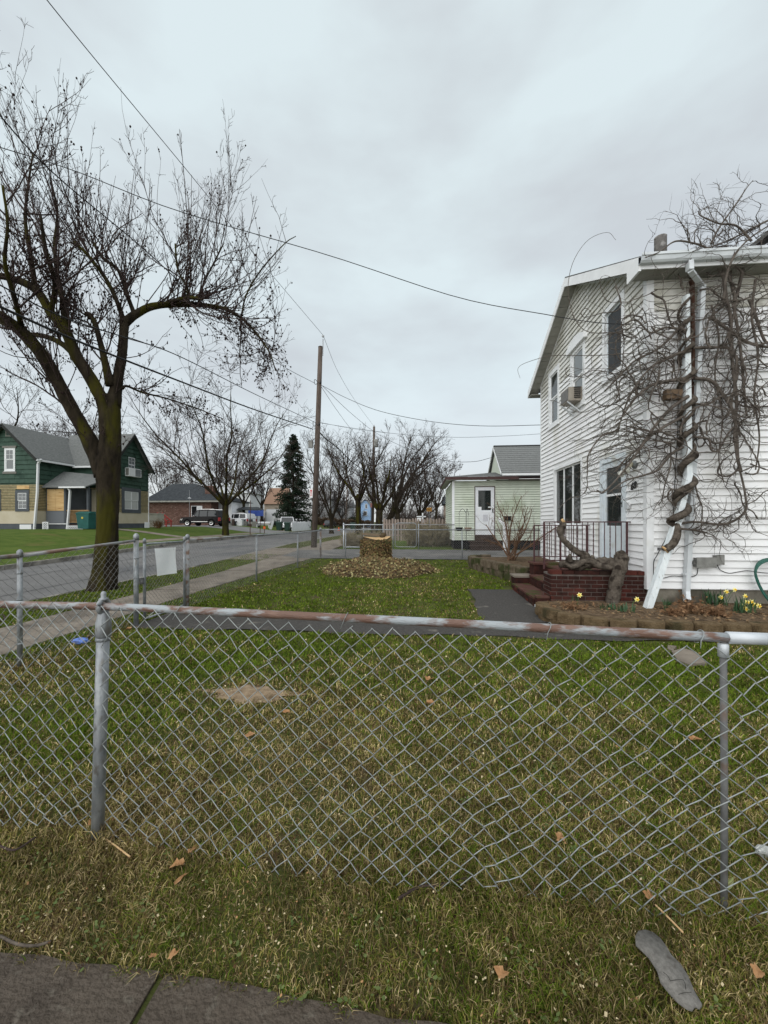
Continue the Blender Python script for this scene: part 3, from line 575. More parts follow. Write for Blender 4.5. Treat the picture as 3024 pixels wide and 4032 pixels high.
# service boxes and cables low on the side wall
sb = thing('meter_box', 'weathered grey service box on the white side wall above the daffodils', 'utility box', AY(2760, 2220, HY0))
m_box = mat('grey_service_box', (.17, .17, .16), (.26, .26, .245), scale=7, rough=.8, bump=.15, c3=(.34, .34, .33), c3s=5, c3w=.6)
a = AY(2729, 2232, HY0 - .02); b = AY(2800, 2196, HY0 - .02); bx = lambda A, B, d0, d1, n, m, p: MB().box((A[0], HY0 - d1, min(A[2], B[2])), (B[0], HY0 - d0, max(A[2], B[2]))).build(n, m, p)
bx(a, b, .016, .12, 'case', m_box, sb); bx(a + [-.012, 0, .0], b + [.012, 0, .014], .121, .135, 'lid', m_box, sb); bx(a + [-.03, 0, .05], a + [.0, 0, .10], .03, .08, 'hinge', m_box, sb)
sb2 = thing('junction_box', 'small square grey box to the right of the larger service box', 'utility box', AY(2822, 2210, HY0))
a = AY(2806, 2222, HY0 - .02); b = AY(2841, 2186, HY0 - .02); bx(a, b, .016, .09, 'case', m_box, sb2); bx(a + [.01, 0, .0], b + [-.01, 0, .012], .091, .10, 'lid', m_box, sb2)
m_wire = mat('black_cable', (.012, .012, .013), rough=.6)
for lab, pts in (('thin black cable from the service box running left under the siding', [(2748, 2236), (2745, 2258), (2735, 2268), (2718, 2271), (2690, 2271), (2650, 2268), (2622, 2274), (2596, 2280)]), ('thin grey cable sagging from the small box to the hose', [(2824, 2224), (2836, 2244), (2870, 2257), (2905, 2252), (2945, 2247), (2985, 2253), (3040, 2258)])):
    c = [AY(a, b, HY0 - .03) for a, b in pts]; o = MB().tube(smooth_path(c, 24), .006, 5).build('cable', m_wire, None, True, at=c[0]); tag(o, lab, 'cable')
c = [AY(a, b, HY0 - .05) for a, b in [(2672, 1540), (2668, 1700), (2660, 1850), (2652, 2010), (2640, 2080), (2612, 2140), (2585, 2190), (2574, 2215), (2574, 2290)]]
tag(MB().tube(smooth_path(c, 30), .007, 5).build('cable', m_wire, None, True, at=c[-1]), 'black cable hanging down the side wall behind the vine', 'cable')
# coiled garden hose at the picture's edge
hs = thing('garden_hose', 'dark green garden hose hung in loops at the right edge', 'hose', AY(3010, 2380, HY0 - .1)); m_hose = mat('green_hose', (.01, .075, .055), (.016, .11, .08), scale=9, rough=.4, spec=.5)
for i in range(4):
    cc = AY(3028 + i * 9, 2265 + i * 7, HY0 - .10 - i * .03); rx, rz = .20 + .03 * i, .36 + .02 * i
    MB().tube([cc + np.array([rx * math.cos(t) + .05 * math.sin(2*t), -.02 * math.sin(t + i), rz * math.sin(t) * (1 if math.sin(t) < 0 else .8)]) for t in np.linspace(0, 2*PI, 30)], .012, 7).build('loop', m_hose, hs, True)
hq = AY(3060, 2180, HY0); MB().box(hq + [-.03, -.16, -.02], hq + [.03, -.031, .02]).build('hanger', MATS['black_iron'], hs)

# ================================================================== FRONT STEPS, PLANTER, RAILINGS
m_brick = mat('red_brick', (.062, .019, .015), (.105, .034, .026), scale=9, rough=.9, bump=.4, bscale=50, c3=(.035, .022, .018), c3s=1.5, c3w=.50, obj=False)
m_brickd = mat('sooty_brick', (.026, .014, .012), (.055, .021, .017), scale=7, rough=.92, bump=.4, bscale=50, obj=False)
m_mort = mat('mortar', (.17, .145, .13), (.10, .085, .075), scale=8, rough=.95, bump=.3, obj=False)
m_tread = mat('mossy_red_tread', (.075, .034, .028), (.105, .055, .045), scale=6, rough=.9, bump=.4, bscale=50, c3=(.055, .060, .022), c3s=4, c3w=.52, obj=False)
pz = float(ground(2.6, 7.6)); st = thing('front_steps', 'mossy red brick front steps and landing before the white house door', 'steps', (2.6, 7.9, pz))
def brickwall(parent, P, u0, u1, z0, z1, bl=.20, bh=.062, j=.011, out=0.0, dark=.5):
    z = z0; r = 0
    while z + bh <= z1 + .001:
        u = u0 - (bl / 2 if r % 2 else 0)
        while u < u1 - .02:
            a, b = max(u, u0), min(u + bl - j, u1)
            if b - a > .03:
                d = out + random.uniform(.004, .009); top = (z - z0) / (z1 - z0)
                pbox(P, a, b, z, z + bh, out - .03, d).build('brick', m_brickd if random.random() < dark * (.25 + 1.3 * top) else m_brick, parent)
            u += bl
        z += bh + j; r += 1
# lowest step, second step, landing
for nm_, x0, x1, y0, y1, zt in (('step', 2.12, 2.52, 7.62, 9.35, .23), ('step', 2.50, 2.90, 7.86, 9.35, .44), ('landing', 2.88, HX - .03, 7.86, 9.75, .66)):
    b_ = MB().box((x0 + .012, y0 + .012, pz - .1), (x1, y1, zt - .035)).build(nm_, m_brickd, st); MB().box((x0, y0, zt - .035), (x1 + .0, y1, zt)).build('tread', m_tread, b_)
    brickwall(b_, lambda u, z, o: (x0 + .010 - o, u, z), y0 + .02, y1, pz + .01, zt - .04, dark=.8)
b_ = MB().box((2.14, 7.46, pz - .1), (2.44, 7.61, .25)).build('step_end', m_brickd, st); MB().box((2.13, 7.45, .25), (2.46, 7.615, .285)).build('tread', m_tread, b_); MB().box((2.128, 7.47, .04), (2.139, 7.58, .11)).build('paint_mark', m_white, b_)
b_ = MB().box((2.63, 9.40, pz - .1), (3.15, 9.80, .66)).build('far_pier', m_brickd, st); MB().box((2.60, 9.37, .66), (3.18, 9.83, .70)).build('cap', m_tread, b_)
b_ = MB().box((2.2, 9.37, pz - .1), (2.61, 9.80, .36)).build('far_pier', m_brickd, st); MB().box((2.17, 9.352, .36), (2.62, 9.83, .40)).build('cap', m_conc, b_)
# planter in front of the landing
pl = thing('brick_planter', 'dark red brick planter box beside the front steps', 'planter', (3.1, 7.4, pz))
core = MB().box((2.37, 7.405, pz - .1), (HX + .02, 7.845, .70)).build('core', m_mort, pl)
brickwall(core, lambda u, z, o: (u, 7.405 - o, z), 2.37, HX + .02, pz + .05, .70, dark=.85); brickwall(core, lambda u, z, o: (2.37 - o, u, z), 7.41, 7.84, pz + .05, .70, dark=.9)
u = 2.35
while u < HX - .05:
    w = min(.215, HX - u); MB().box((u, 7.385, .70), (u + w - .011, 7.55, .766 + random.uniform(0, .006))).build('brick', random.choice([m_brickd, m_brickd, m_brick]), core); u += .215
MB().box((2.45, 7.55, .70), (HX, 7.84, .735)).build('soil', m_soilbed, pl)
# wrought iron railings
m_iron = mat('maroon_iron', (.045, .012, .016), (.07, .02, .022), scale=20, rough=.5, spec=.5, obj=False)
def railing(lab, x0, x1, y, z0, z1, n, group):
    rl = thing('iron_railing', lab, 'railing', (x0, y, z0), group)
    MB().box((x0 - .01, y - .02, z1 - .022), (x1 + .06, y + .02, z1)).build('top_rail', m_iron, rl); MB().box((x0, y - .012, z0 + .08), (x1, y + .012, z0 + .10)).build('bottom_rail', m_iron, rl)
    for x in (x0, x0 + (x1 - x0) * .20, x1): MB().box((x - .015, y - .015, z0 - .08), (x + .015, y + .015, z1 - .022)).build('post', m_iron, rl)
    for i in range(1, n):
        x = x0 + (x1 - x0) * i / n
        if abs(x - (x0 + (x1 - x0) * .20)) < .04: continue
        if i % 3: MB().box((x - .006, y - .006, z0 + .10), (x + .006, y + .006, z1 - .022)).build('baluster', m_iron, rl)
        else:                                             # twisted bar
            V = []; F = []; kk = 17
            for q in range(kk):
                zz = z0 + .10 + (z1 - .122 - z0) * q / (kk - 1); a = q * .9
                for c in range(4): V.append((x + .011 * math.cos(a + c * PI/2), y + .011 * math.sin(a + c * PI/2), zz))
            F = [(q*4+c, q*4+(c+1) % 4, q*4+4+(c+1) % 4, q*4+4+c) for q in range(kk-1) for c in range(4)]
            mesh_obj('baluster', V, F, m_iron, rl)
railing('maroon iron railing on the near side of the landing behind the planter', 2.38, 3.90, 7.85, .82, 1.66, 15, 'porch railings')
railing('maroon iron railing on the far side of the landing', 2.70, 3.90, 9.66, .74, 1.58, 12, 'porch railings')

# ---- bed edging blocks and retaining blocks
m_block = mat('tan_edging_block', (.088, .060, .032), (.15, .108, .064), scale=9, rough=.95, bump=.9, bscale=45, c3=(.055, .045, .024), c3s=4, c3w=.54, obj=False)
m_block2 = mat('mossy_block', (.085, .065, .045), (.15, .12, .085), scale=9, rough=.95, bump=.9, bscale=45, c3=(.045, .05, .02), c3s=3.0, c3w=.50, obj=False)
def block(parent, c, ang, L, W, h, z, m):
    """scalloped concrete edging block: chamfered front, narrower back"""
    ca, sa = math.cos(ang), math.sin(ang); loc = [(-L/2, W*.05), (-L/2 + .05, -W/2 + .012), (-L*.12, -W/2), (L*.12, -W/2 - .004), (L/2 - .05, -W/2 + .012), (L/2, W*.05), (L*.42, W/2), (-L*.42, W/2)]
    jt = [random.uniform(-.006, .006) for _ in loc]
    P = lambda q, s, zz: [(c[0] + ca*a*s - sa*(b*s + jt[i]), c[1] + sa*a*s + ca*(b*s + jt[i]), zz) for i, (a, b) in enumerate(q)]
    n = len(loc); V = P(loc, 1, z) + P(loc, 1.0, z + h*.85) + P(loc, .955, z + h)
    F = [tuple(range(n-1, -1, -1)), tuple(range(2*n, 3*n))] + [(k*n+i, k*n+(i+1) % n, (k+1)*n+(i+1) % n, (k+1)*n+i) for k in range(2) for i in range(n)]
    mesh_obj('block', V, F, m, parent)
eg = thing('bed_edging', 'curved two course edging of tan concrete blocks round the daffodil bed', 'edging', (3.2, 5.85, 0))
path = smooth_path([(2.06, 7.05), (2.05, 6.62), (2.22, 6.18), (2.62, 5.90), (3.1, 5.82), (4.0, 5.80), (5.2, 5.80), (7.0, 5.80)], 400)
seg = np.linalg.norm(np.diff(path, axis=0), axis=1); cum = np.concatenate([[0], np.cumsum(seg)])
def place_blocks(parent, cum, path, L, z, h, off, m, W=.2, setback=0):
    s = off
    while s < cum[-1] - L:
        i = np.searchsorted(cum, s); p = path[min(i, len(path)-1)]; q = path[min(i+6, len(path)-1)] - path[max(i-6, 0)]; a = math.atan2(q[1], q[0]); nn = np.array([-math.sin(a), math.cos(a)])
        block(parent, p + nn * (setback + random.uniform(-.008, .008)), a + random.uniform(-.03, .03), L * .985, W, h, z + random.uniform(-.004, .006), m); s += L
place_blocks(eg, cum, path, .36, .0, .13, .02, m_block, setback=.03); place_blocks(eg, cum, path, .36, .131, .135, .20, m_block)
o = mesh_obj('planting_bed', [(2.12, 7.4, .2), (2.10, 6.6, .2), (2.35, 6.2, .2), (2.75, 5.98, .2), (3.3, 5.9, .2), (7, 5.88, .2), (7, 7.36, .24), (4.0, 7.36, .24), (2.4, 7.4, .22)], [tuple(range(9))], m_soilbed); o['kind'] = 'structure'
rw = thing('retaining_wall', 'low mossy block wall round the shrub bed behind the steps', 'retaining wall', on(2.2, 11.5))
ra, rb, rc = G(2150, 2285), G(1962, 2236), G(1990, 2200)
path2 = smooth_path([(2.62, 9.95), (2.55, 10.3), (2.1, 11.6), (1.72, 12.9), (1.75, 13.4), (2.1, 13.7), (3.0, 13.8)], 300); cum2 = np.concatenate([[0], np.cumsum(np.linalg.norm(np.diff(path2, axis=0), axis=1))])
place_blocks(rw, cum2, path2, .40, .10, .22, .0, m_block2, W=.24, setback=-.02); place_blocks(rw, cum2, path2, .40, .321, .20, .2, m_block2, W=.24)
o = mesh_obj('shrub_bed', [(2.65, 9.9, .46), (2.6, 10.3, .46), (2.15, 11.6, .46), (1.8, 12.9, .46), (1.9, 13.5, .46), (3.95, 13.5, .5), (3.97, 9.9, .5)], [(6, 5, 4, 3, 2, 1, 0)[::-1]], m_soilbed); o['kind'] = 'structure'
b_ = thing('stepping_stone', 'flat grey concrete slab in the grass near the right fence post', 'stepping stone', on(3.24, 5.05)); 
pts = [G(a, b) for a, b in [(2645, 2575), (2690, 2562), (2740, 2578), (2785, 2622), (2712, 2628), (2668, 2612)]]; MB().prism([(p[0], p[1], .0) for p in pts], (0, 0, .05)).build('slab', m_conc, b_)
pts = [G(a, b) for a, b in [(2630, 2548), (2664, 2552), (2650, 2572), (2628, 2562)]]; MB().prism([(p[0], p[1], .0) for p in pts], (0, 0, .045)).build('chip', m_conc, b_)

# ================================================================== WISTERIA
m_wist = mat('wisteria_bark', (.060, .050, .041), (.125, .105, .086), scale=14, rough=.95, bump=.8, bscale=40, c3=(.028, .022, .018), c3s=9, c3w=.52)
m_wist2 = mat('vine_bark', (.062, .052, .045), (.140, .120, .103), scale=14, rough=.95, bump=.6, bscale=40)
m_cut = mat('cut_wood', (.42, .27, .13), (.52, .36, .20), scale=20, rough=.8)
def gnarl(pts, rad, n, amp, seed, sides=12, twist=0.0):
    """a lumpy, fluted woody stem"""
    c = smooth_path(np.column_stack([np.array(pts, float), rad]), n); P, R = c[:, :3], c[:, 3]; V, F = tubes(P[None], R[None], sides); V = V.reshape(n, sides, 3); r = np.random.default_rng(seed)
    ph = r.uniform(0, 6, 5); a = 2*PI*np.arange(sides)/sides
    for i in range(n):
        t = i / n * 9; k = 1 + amp * (.45*np.sin(2*a + ph[0] + t*twist) + .35*np.sin(3*a + ph[1] - t*.9*twist) + .35*np.sin(t*4.1 + ph[2]) + .25*np.sin(t*8.3 + a + ph[3])) + r.normal(0, amp*.25, sides)
        V[i] = P[i] + (V[i] - P[i]) * k[:, None]
    F = F.tolist(); F.append(list(range(sides - 1, -1, -1))); F.append([(n-1)*sides + q for q in range(sides)]); return V.reshape(-1, 3), F
ws = thing('wisteria_stump', 'gnarled cut wisteria trunk lying over the brick planter', 'vine stump', (3.3, 7.25, .2))
YB = 7.27
tr = [AY(2402, 2425, YB - .02), AY(2415, 2360, YB), AY(2425, 2300, YB), AY(2440, 2240, YB), AY(2448, 2195, YB + .02), AY(2436, 2170, YB + .04)]
V, F = gnarl(tr, [.15, .11, .10, .105, .10, .055], 40, .16, 3, 14, .5); mesh_obj('trunk', V, F, m_wist, ws, True)
lg = [AY(2450, 2222, YB + .08), AY(2400, 2218, YB + .12), AY(2340, 2218, YB + .15), AY(2290, 2224, YB + .18), AY(2245, 2222, YB + .2), AY(2205, 2222, YB + .2)]
V, F = gnarl(lg, [.07, .10, .085, .095, .085, .06], 46, .22, 5, 14, 1.3); mesh_obj('fallen_stem', V, F, m_wist, ws, True)
lg2 = [AY(2420, 2236, YB + .04), AY(2360, 2228, YB + .06), AY(2310, 2206, YB + .08), AY(2260, 2232, YB + .08), AY(2220, 2210, YB + .14)]
V, F = gnarl(lg2, [.04, .055, .06, .05, .05], 40, .2, 9, 10, 1.8); mesh_obj('fallen_stem', V, F, m_wist, ws, True)
br = [AY(2300, 2222, YB + .15), AY(2302, 2190, YB + .12), AY(2270, 2172, YB + .12), AY(2235, 2142, YB + .12), AY(2212, 2118, YB + .12), AY(2208, 2088, YB + .12), AY(2218, 2066, YB + .12), AY(2211, 2052, YB + .12)]
V, F = gnarl(br, [.09, .085, .055, .05, .05, .065, .055, .052], 44, .13, 8, 12, 2.0); s_ = mesh_obj('side_stem', V, F, m_wist, ws, True)
c = br[-1]; MB().lathe(c + [0.01, -.015, 0], [(.042, 0), (.04, .03), (.01, .034)], 10, (.55, -.5, .5)).build('cut_face', m_cut, s_, True)
for px, py in ((2242, 2200), (2432, 2190), (2330, 2206)):
    c = AY(px, py, YB + .1); V, F = gnarl([c - [0, 0, .06], c, c + [.01, -.02, .09]], [.07, .06, .02], 12, .25, px, 10); mesh_obj('burl', V, F, m_wist, ws, True)

# leaning white post that carried the vine
ps = thing('wooden_post', 'white painted post leaning out from the corner with vine wound round it', 'post', AY(2545, 2408, 6.9))
m_post = mat('worn_white_paint', (.60, .65, .67), (.72, .76, .77), scale=9, rough=.7, bump=.3, stretch=(3, 3, .7), c3=(.40, .40, .37), c3s=14, c3w=.62)
MB().bar(AY(2545, 2408, 6.93), AY(2668, 2046, 7.10), .115, .10, (1, 0, 0)).build('lower_post', m_post, ps)
MB().bar(AY(2666, 2052, 7.12), AY(2712, 1862, 7.16), .10, .09, (1, 0, 0)).build('middle_post', m_post, ps)
MB().bar(AY(2708, 1880, 7.17), AY(2700, 1330, 7.19), .11, .09, (1, 0, 0)).build('upper_post', m_post, ps)
MB().bar(AY(2700, 1345, 7.18), AY(2700, 1166, 7.18), .13, .06, (1, 0, 0)).build('top_board', m_post, ps)
MB().bar(AY(2725, 1700, 7.30), AY(2722, 1062, 7.30), .11, .04, (1, 0, 0)).build('back_board', mat('bare_brown_wood', (.06, .03, .022), (.10, .055, .04), scale=9, rough=.95, stretch=(3, 3, .5)), ps)
MB().bar(AY(2617, 1555, 7.22), AY(2680, 1555, 7.22), .16, .115, (0, 1, 0)).build('cleat', mat('grey_wood', (.11, .075, .05), (.17, .12, .08), scale=9, rough=.9), ps)
MB().bar(AY(2592, 2162, 7.02), AY(2648, 2160, 7.05), .05, .05).build('clamp', mat('dark_steel', (.07, .07, .075), (.2, .2, .2), scale=14, rough=.5, metal=.6), ps)

wv = thing('wisteria_vine', 'leafless wisteria vine tangled over the corner and gutter of white house', 'vine', AY(2640, 2165, 7.05))
rv = np.random.default_rng(21)
YV = HY0 - .22
helix = []                                                # main stem wound round the post, bottom to top
ctl = [(2618, 2165, 7.0), (2655, 2140, 6.98), (2672, 2095, 6.99), (2670, 2060, 7.08), (2648, 2050, 7.12), (2640, 2040, 6.98), (2670, 2025, 6.94), (2690, 1998, 7.0), (2682, 1980, 7.14), (2664, 1972, 7.05), (2672, 1940, 6.98), (2722, 1890, 7.0), (2728, 1850, 7.08), (2700, 1835, 7.2), (2688, 1840, 7.1), (2690, 1815, 7.02), (2725, 1790, 7.02), (2732, 1760, 7.15), (2700, 1760, 7.2), (2690, 1770, 7.05), (2730, 1725, 7.02), (2736, 1690, 7.08), (2715, 1650, 7.12), (2728, 1620, 7.06), (2705, 1560, 7.05), (2700, 1500, 7.06), (2712, 1450, 7.06), (2705, 1380, 7.06), (2708, 1320, 7.08), (2690, 1260, 7.10)]
axis = lambda py: (np.interp(py, [1250, 1330, 1862, 2050], [2698, 2700, 2711, 2667]), np.interp(py, [1250, 1862, 2050], [7.19, 7.16, 7.10]))
cp = [AY(2618, 2165, 7.0), AY(2650, 2142, 6.98), AY(2668, 2105, 7.0), AY(2664, 2072, 7.06)]; cr_ = [.070, .066, .060, .058]
for py in np.arange(2052, 1252, -12.0):
    ax_, ay_ = axis(py); ph = 2 * PI * (2052 - py) / 108; f_ = np.interp(py, [1250, 1500, 2052], [.75, .9, 1.0]); cp.append(AY(ax_, py, ay_) + np.array([-.118 * f_ * math.cos(ph), -.105 * f_ * math.sin(ph), .0])); cr_.append(float(np.interp(py, [1250, 1700, 2052], [.034, .044, .058])))
V, F = gnarl(cp, cr_, 300, .16, 31, 12, 6.0); mesh_obj('main_stem', V, F, m_wist, wv, True)
cp_b = [AY(axis(py)[0], py, axis(py)[1]) + np.array([.10 * math.cos(2*PI*(2052-py)/150), .085 * math.sin(2*PI*(2052-py)/150), 0]) for py in np.arange(1990, 1150, -18.)]; V, F = gnarl(cp_b, np.linspace(.030, .020, len(cp_b)), 200, .14, 37, 9, 5.0); mesh_obj('second_stem', V, F, m_wist, wv, True)
MB().lathe(cp[0] + [-.0, -.0, 0], [(.07, -.015), (.065, .01), (.01, .012)], 12, cp[0] - cp[1]).build('cut_face', m_cut, wv, True)
cp2 = [AY(*q) for q in [(2700, 1935, 7.02), (2650, 1990, 6.95), (2640, 2035, 7.0), (2620, 2040, 7.05)]] 
stems = []
def stem(pts, r0, r1, n=40, parent=wv, amp=.08, sides=7, nm='stem'):
    P3 = [AY(*q) if len(q) == 3 else AY(q[0], q[1], YV) for q in pts]; rr = np.linspace(r0, r1, len(P3)); V, F = gnarl(P3, rr, n, amp, int(pts[0][0] + pts[0][1]), sides, 2); mesh_obj(nm, V, F, m_wist2, parent, True)
    c = smooth_path(np.column_stack([np.array(P3), rr]), 16); stems.append((c[:, :3], c[:, 3]))
stem([(2700, 1490), (2630, 1500), (2560, 1520), (2500, 1570), (2450, 1640)], .035, .014)
stem([(2710, 1560), (2640, 1610), (2570, 1690), (2520, 1760), (2470, 1800), (2420, 1860)], .032, .012)
stem([(2690, 1640), (2600, 1690), (2540, 1740), (2460, 1850, 7.0), (2380, 1935, 6.95), (2350, 1930, 6.95)], .028, .010)
stem([(2690, 1760), (2640, 1790), (2590, 1850), (2540, 1870), (2460, 1895, 6.95), (2390, 1945, 6.9)], .026, .010)
stem([(2700, 1300), (2620, 1290), (2560, 1310), (2500, 1260), (2420, 1300)], .022, .010)
stem([(2700, 1260), (2640, 1330), (2580, 1380), (2500, 1420), (2440, 1480), (2380, 1540)], .024, .010)
stem([(2720, 1380), (2650, 1400), (2560, 1450), (2480, 1560), (2430, 1700)], .03, .010)
stem([(2730, 1370), (2800, 1368), (2870, 1372), (2900, 1420), (2890, 1500), (2900, 1600)], .026, .016)
stem([(2735, 1490), (2800, 1500), (2850, 1560), (2885, 1620), (2900, 1700), (2905, 1800), (2920, 1860)], .03, .02)
stem([(2845, 1040), (2850, 1100), (2860, 1180), (2875, 1240), (2880, 1330), (2885, 1450), (2900, 1560), (2895, 1660), (2890, 1740)], .030, .020)
stem([(2925, 1060), (2905, 1150), (2890, 1200), (2905, 1300), (2920, 1420), (2930, 1540), (2940, 1640)], .026, .018)
stem([(2890, 1700), (2900, 1800), (2925, 1900), (2938, 1975), (2935, 2010), (2900, 2045), (2840, 2065), (2740, 2055), (2670, 2062)], .013, .022)
stem([(2830, 2058), (2870, 2070)], .014, .010, 10); stem([(2868, 1080), (2895, 1200), (2870, 1330), (2905, 1450), (2880, 1600), (2915, 1720)], .022, .014); stem([(2975, 1100), (2960, 1250), (2985, 1400), (2970, 1560), (2990, 1720), (2975, 1850)], .02, .010); stem([(2800, 1200), (2830, 1330), (2815, 1480), (2845, 1640), (2830, 1800), (2850, 1900)], .016, .008)
stem([(2675, 2082), (2740, 2088), (2784, 2098)], .022, .014, 14)
stem([(2730, 1720), (2790, 1730), (2800, 1770), (2830, 1770), (2880, 1690), (2950, 1640)], .02, .012)
stem([(2735, 1590), (2790, 1590), (2850, 1560), (2930, 1600), (3030, 1600)], .02, .014)
stem([(2680, 1930), (2640, 1930), (2630, 1960), (2650, 1985)], .016, .013, 24)
stem([(2735, 1900), (2750, 1960), (2765, 2000), (2760, 2085)], .012, .009, 24)
stem([(2640, 1740), (2640, 1830), (2620, 1900), (2605, 1970), (2590, 1990)], .014, .007, 24)
stem([(2800, 1250), (2870, 1300), (2950, 1350), (3040, 1370)], .03, .02); stem([(2950, 1180), (2980, 1260), (3010, 1340), (3040, 1350)], .024, .018)
stem([(2850, 1180, 6.95), (2860, 1090, 6.88), (2890, 1010, 6.85), (2950, 940, 6.9), (3040, 880, 7)], .020, .010)
stem([(2800, 985, 6.9), (2740, 960, 6.9), (2660, 950, 6.9), (2600, 990, 6.85), (2540, 1015, 6.8)], .018, .008)
stem([(2800, 960, 6.9), (2830, 900, 6.9), (2900, 800, 6.95), (2940, 740, 7), (2965, 710, 7)], .016, .005)
stem([(2960, 950, 6.9), (2900, 890, 6.9), (2830, 880, 6.9), (2760, 850, 6.9), (2750, 830, 6.9)], .018, .007)
stem([(3040, 860, 6.95), (2960, 900, 6.9), (2860, 950, 6.9), (2760, 985, 6.85)], .018, .009)
stem([(2380, 1100, 7.2), (2240, 1110, 7.4)], .0, .0, 6) if False else None
# wandering loops of cane lying over the wall: curvature drifts so that they coil and cross
nM, nK = 80, 44; st0 = np.array([AY(rv.uniform(2560, 3030) if rv.random() < .72 else rv.uniform(2420, 2600), rv.uniform(1120, 1900), HY0 - rv.uniform(.10, .36)) for _ in range(nM)]); st0[:, 2] = np.where(st0[:, 0] < 3.85, np.maximum(st0[:, 2], 3.3), st0[:, 2]); an = rv.uniform(0, 2*PI, nM); kap = rv.normal(0, .05, nM); LPt = np.empty((nM, nK + 1, 3)); LPt[:, 0] = st0
for q in range(nK):
    kap = kap * .80 + rv.normal(0, .115, nM); an = an + kap; LPt[:, q + 1] = LPt[:, q] + np.stack([np.cos(an) * .042, rv.normal(0, .008, nM), np.sin(an) * .042 - .004], 1)
LPt[:, :, 1] = np.clip(LPt[:, :, 1], 6.6, HY0 - .05); LPt[:, :, 2] = np.clip(LPt[:, :, 2], 1.7, 6.0); vq = LPt - EYE; qx = CXP + FPX * (vq @ RGT) / (vq @ FWD); qy = HYP - FPX * vq[..., 2] / (vq @ FWD); kq = ~((qx > 2440) & (qx < 2560) & (qy > 1820) & (qy < 2010)).any(1); LPt = LPt[kq]; nM = len(LPt); LRt = rv.uniform(.006, .017, nM)[:, None] * np.linspace(1, .30, nK + 1)[None] * (1 + rv.normal(0, .14, (nM, nK + 1)))
mesh_obj('looping_stems', *tubes(LPt, LRt, 6), m_wist2, wv, True)
# fine twigs and spurs: grown from the stems, never the same twice
cv = np.array([s_[0] for s_ in stems]); rv_ = np.array([s_[1] for s_ in stems])
S, Dn, L, R = spawn(cv, np.maximum(rv_, .006), 9, rv, 0, 1, (.6, 1.5), rf=.5, L=(.3, 1.1)); Dn[:, 1] = Dn[:, 1] * .28 - .10; Dn[:, 2] += .1
R = np.clip(R, .0048, .012); P1, R1 = grow(S, Dn, L, R, 14, .30, (-.03, -.0, -.02), rv)
P1[:, :, 1] = np.minimum(P1[:, :, 1], np.where(P1[:, :, 0] > HX - .03, HY0 - .03, 99))
src = np.concatenate([P1, LPt[:, ::3][:, :15]]); srr = np.concatenate([R1, LRt[:, ::3][:, :15]])
S, Dn, L, R = spawn(src, srr, 7, rv, .05, 1, (.6, 1.3), rf=.6, L=(.03, .26)); Dn[:, 1] *= .5; P2, R2 = grow(S, Dn, L, np.clip(R, .003, .006), 4, .25, (0, 0, .0), rv); P2[:, :, 1] = np.minimum(P2[:, :, 1], np.where(P2[:, :, 0] > HX - .03, HY0 - .025, 99))
# long canes sprawling left over the gable wall and waving over the roof
n = 55; S = np.array([AY(rv.uniform(2470, 2700), rv.uniform(1250, 1800), YV - .05) for _ in range(n)]); Dn = np.stack([rv.uniform(-1, -.4, n), rv.uniform(-.1, .5, n), rv.uniform(-.5, .6, n)], 1)
P3, R3 = grow(S, Dn, rv.uniform(.6, 1.7, n), rv.uniform(.0045, .010, n), 12, .13, (-.02, .0, -.05), rv)
S, Dn, L, R = spawn(P3, R3, 7, rv, .15, 1, (.4, 1.2), rf=.7, L=(.08, .4)); P4, R4 = grow(S, Dn, L, np.clip(R, .0026, .006), 4, .22, (0, 0, 0), rv)
n = 26; S = np.array([AY(rv.uniform(2720, 3040), rv.uniform(930, 1010), HY0 - rv.uniform(.2, .5)) for _ in range(n)]); Dn = np.stack([rv.uniform(-.8, .7, n), rv.uniform(-.2, .3, n), rv.uniform(.15, 1.0, n)], 1)
P5, R5 = grow(S, Dn, rv.uniform(.3, .8, n), rv.uniform(.0045, .009, n), 11, .16, (-.02, 0, -.09), rv); S, Dn, L, R = spawn(P5, R5, 7, rv, .2, 1, (.4, 1.1), rf=.7, L=(.08, .38)); P6, R6 = grow(S, Dn, L, np.clip(R, .0026, .006), 4, .2, (0, 0, .0), rv)
# shoots streaming across in front of the eave
n = 45; S = np.array([AY(rv.uniform(2640, 3040), rv.uniform(1050, 1320), HY0 - rv.uniform(.3, .5)) for _ in range(n)]); Dn = np.stack([rv.uniform(.4, 1, n) * rv.choice([-1, 1], n), rv.uniform(-.2, .1, n), rv.uniform(-.1, .7, n)], 1); Dn[:, 2] *= np.sign(Dn[:, 0])
P7, R7 = grow(S, Dn, rv.uniform(.5, 1.2, n), rv.uniform(.004, .008, n), 9, .10, (0, 0, 0), rv); P7[:, :, 1] = np.minimum(P7[:, :, 1], HY0 - .05)
V, F = join([tubes(P1, R1, 4), tubes(P2, R2, 3), tubes(P3, R3, 4), tubes(P4, R4, 3), tubes(P5, R5, 4), tubes(P6, R6, 3), tubes(P7, R7, 3)]); o = mesh_obj('twigs', V, F, m_wist2, wv)
for lab, pts in (('c', [(2455, 1310, 7.0), (2300, 1300, 7.1), (2240, 1180, 7.2), (2250, 1050, 7.2), (2310, 950, 7.2), (2390, 915, 7.2), (2425, 945, 7.2)]), ('d', [(2500, 1390, 7.0), (2330, 1400, 7.0), (2180, 1400, 7.1), (2080, 1425, 7.1), (2040, 1450, 7.1), (2048, 1490, 7.1)])):
    MB().tube(smooth_path([AY(*q) for q in pts], 30), np.linspace(.007, .0025, 30), 5).build('stray_cane', m_wist2, wv, True)

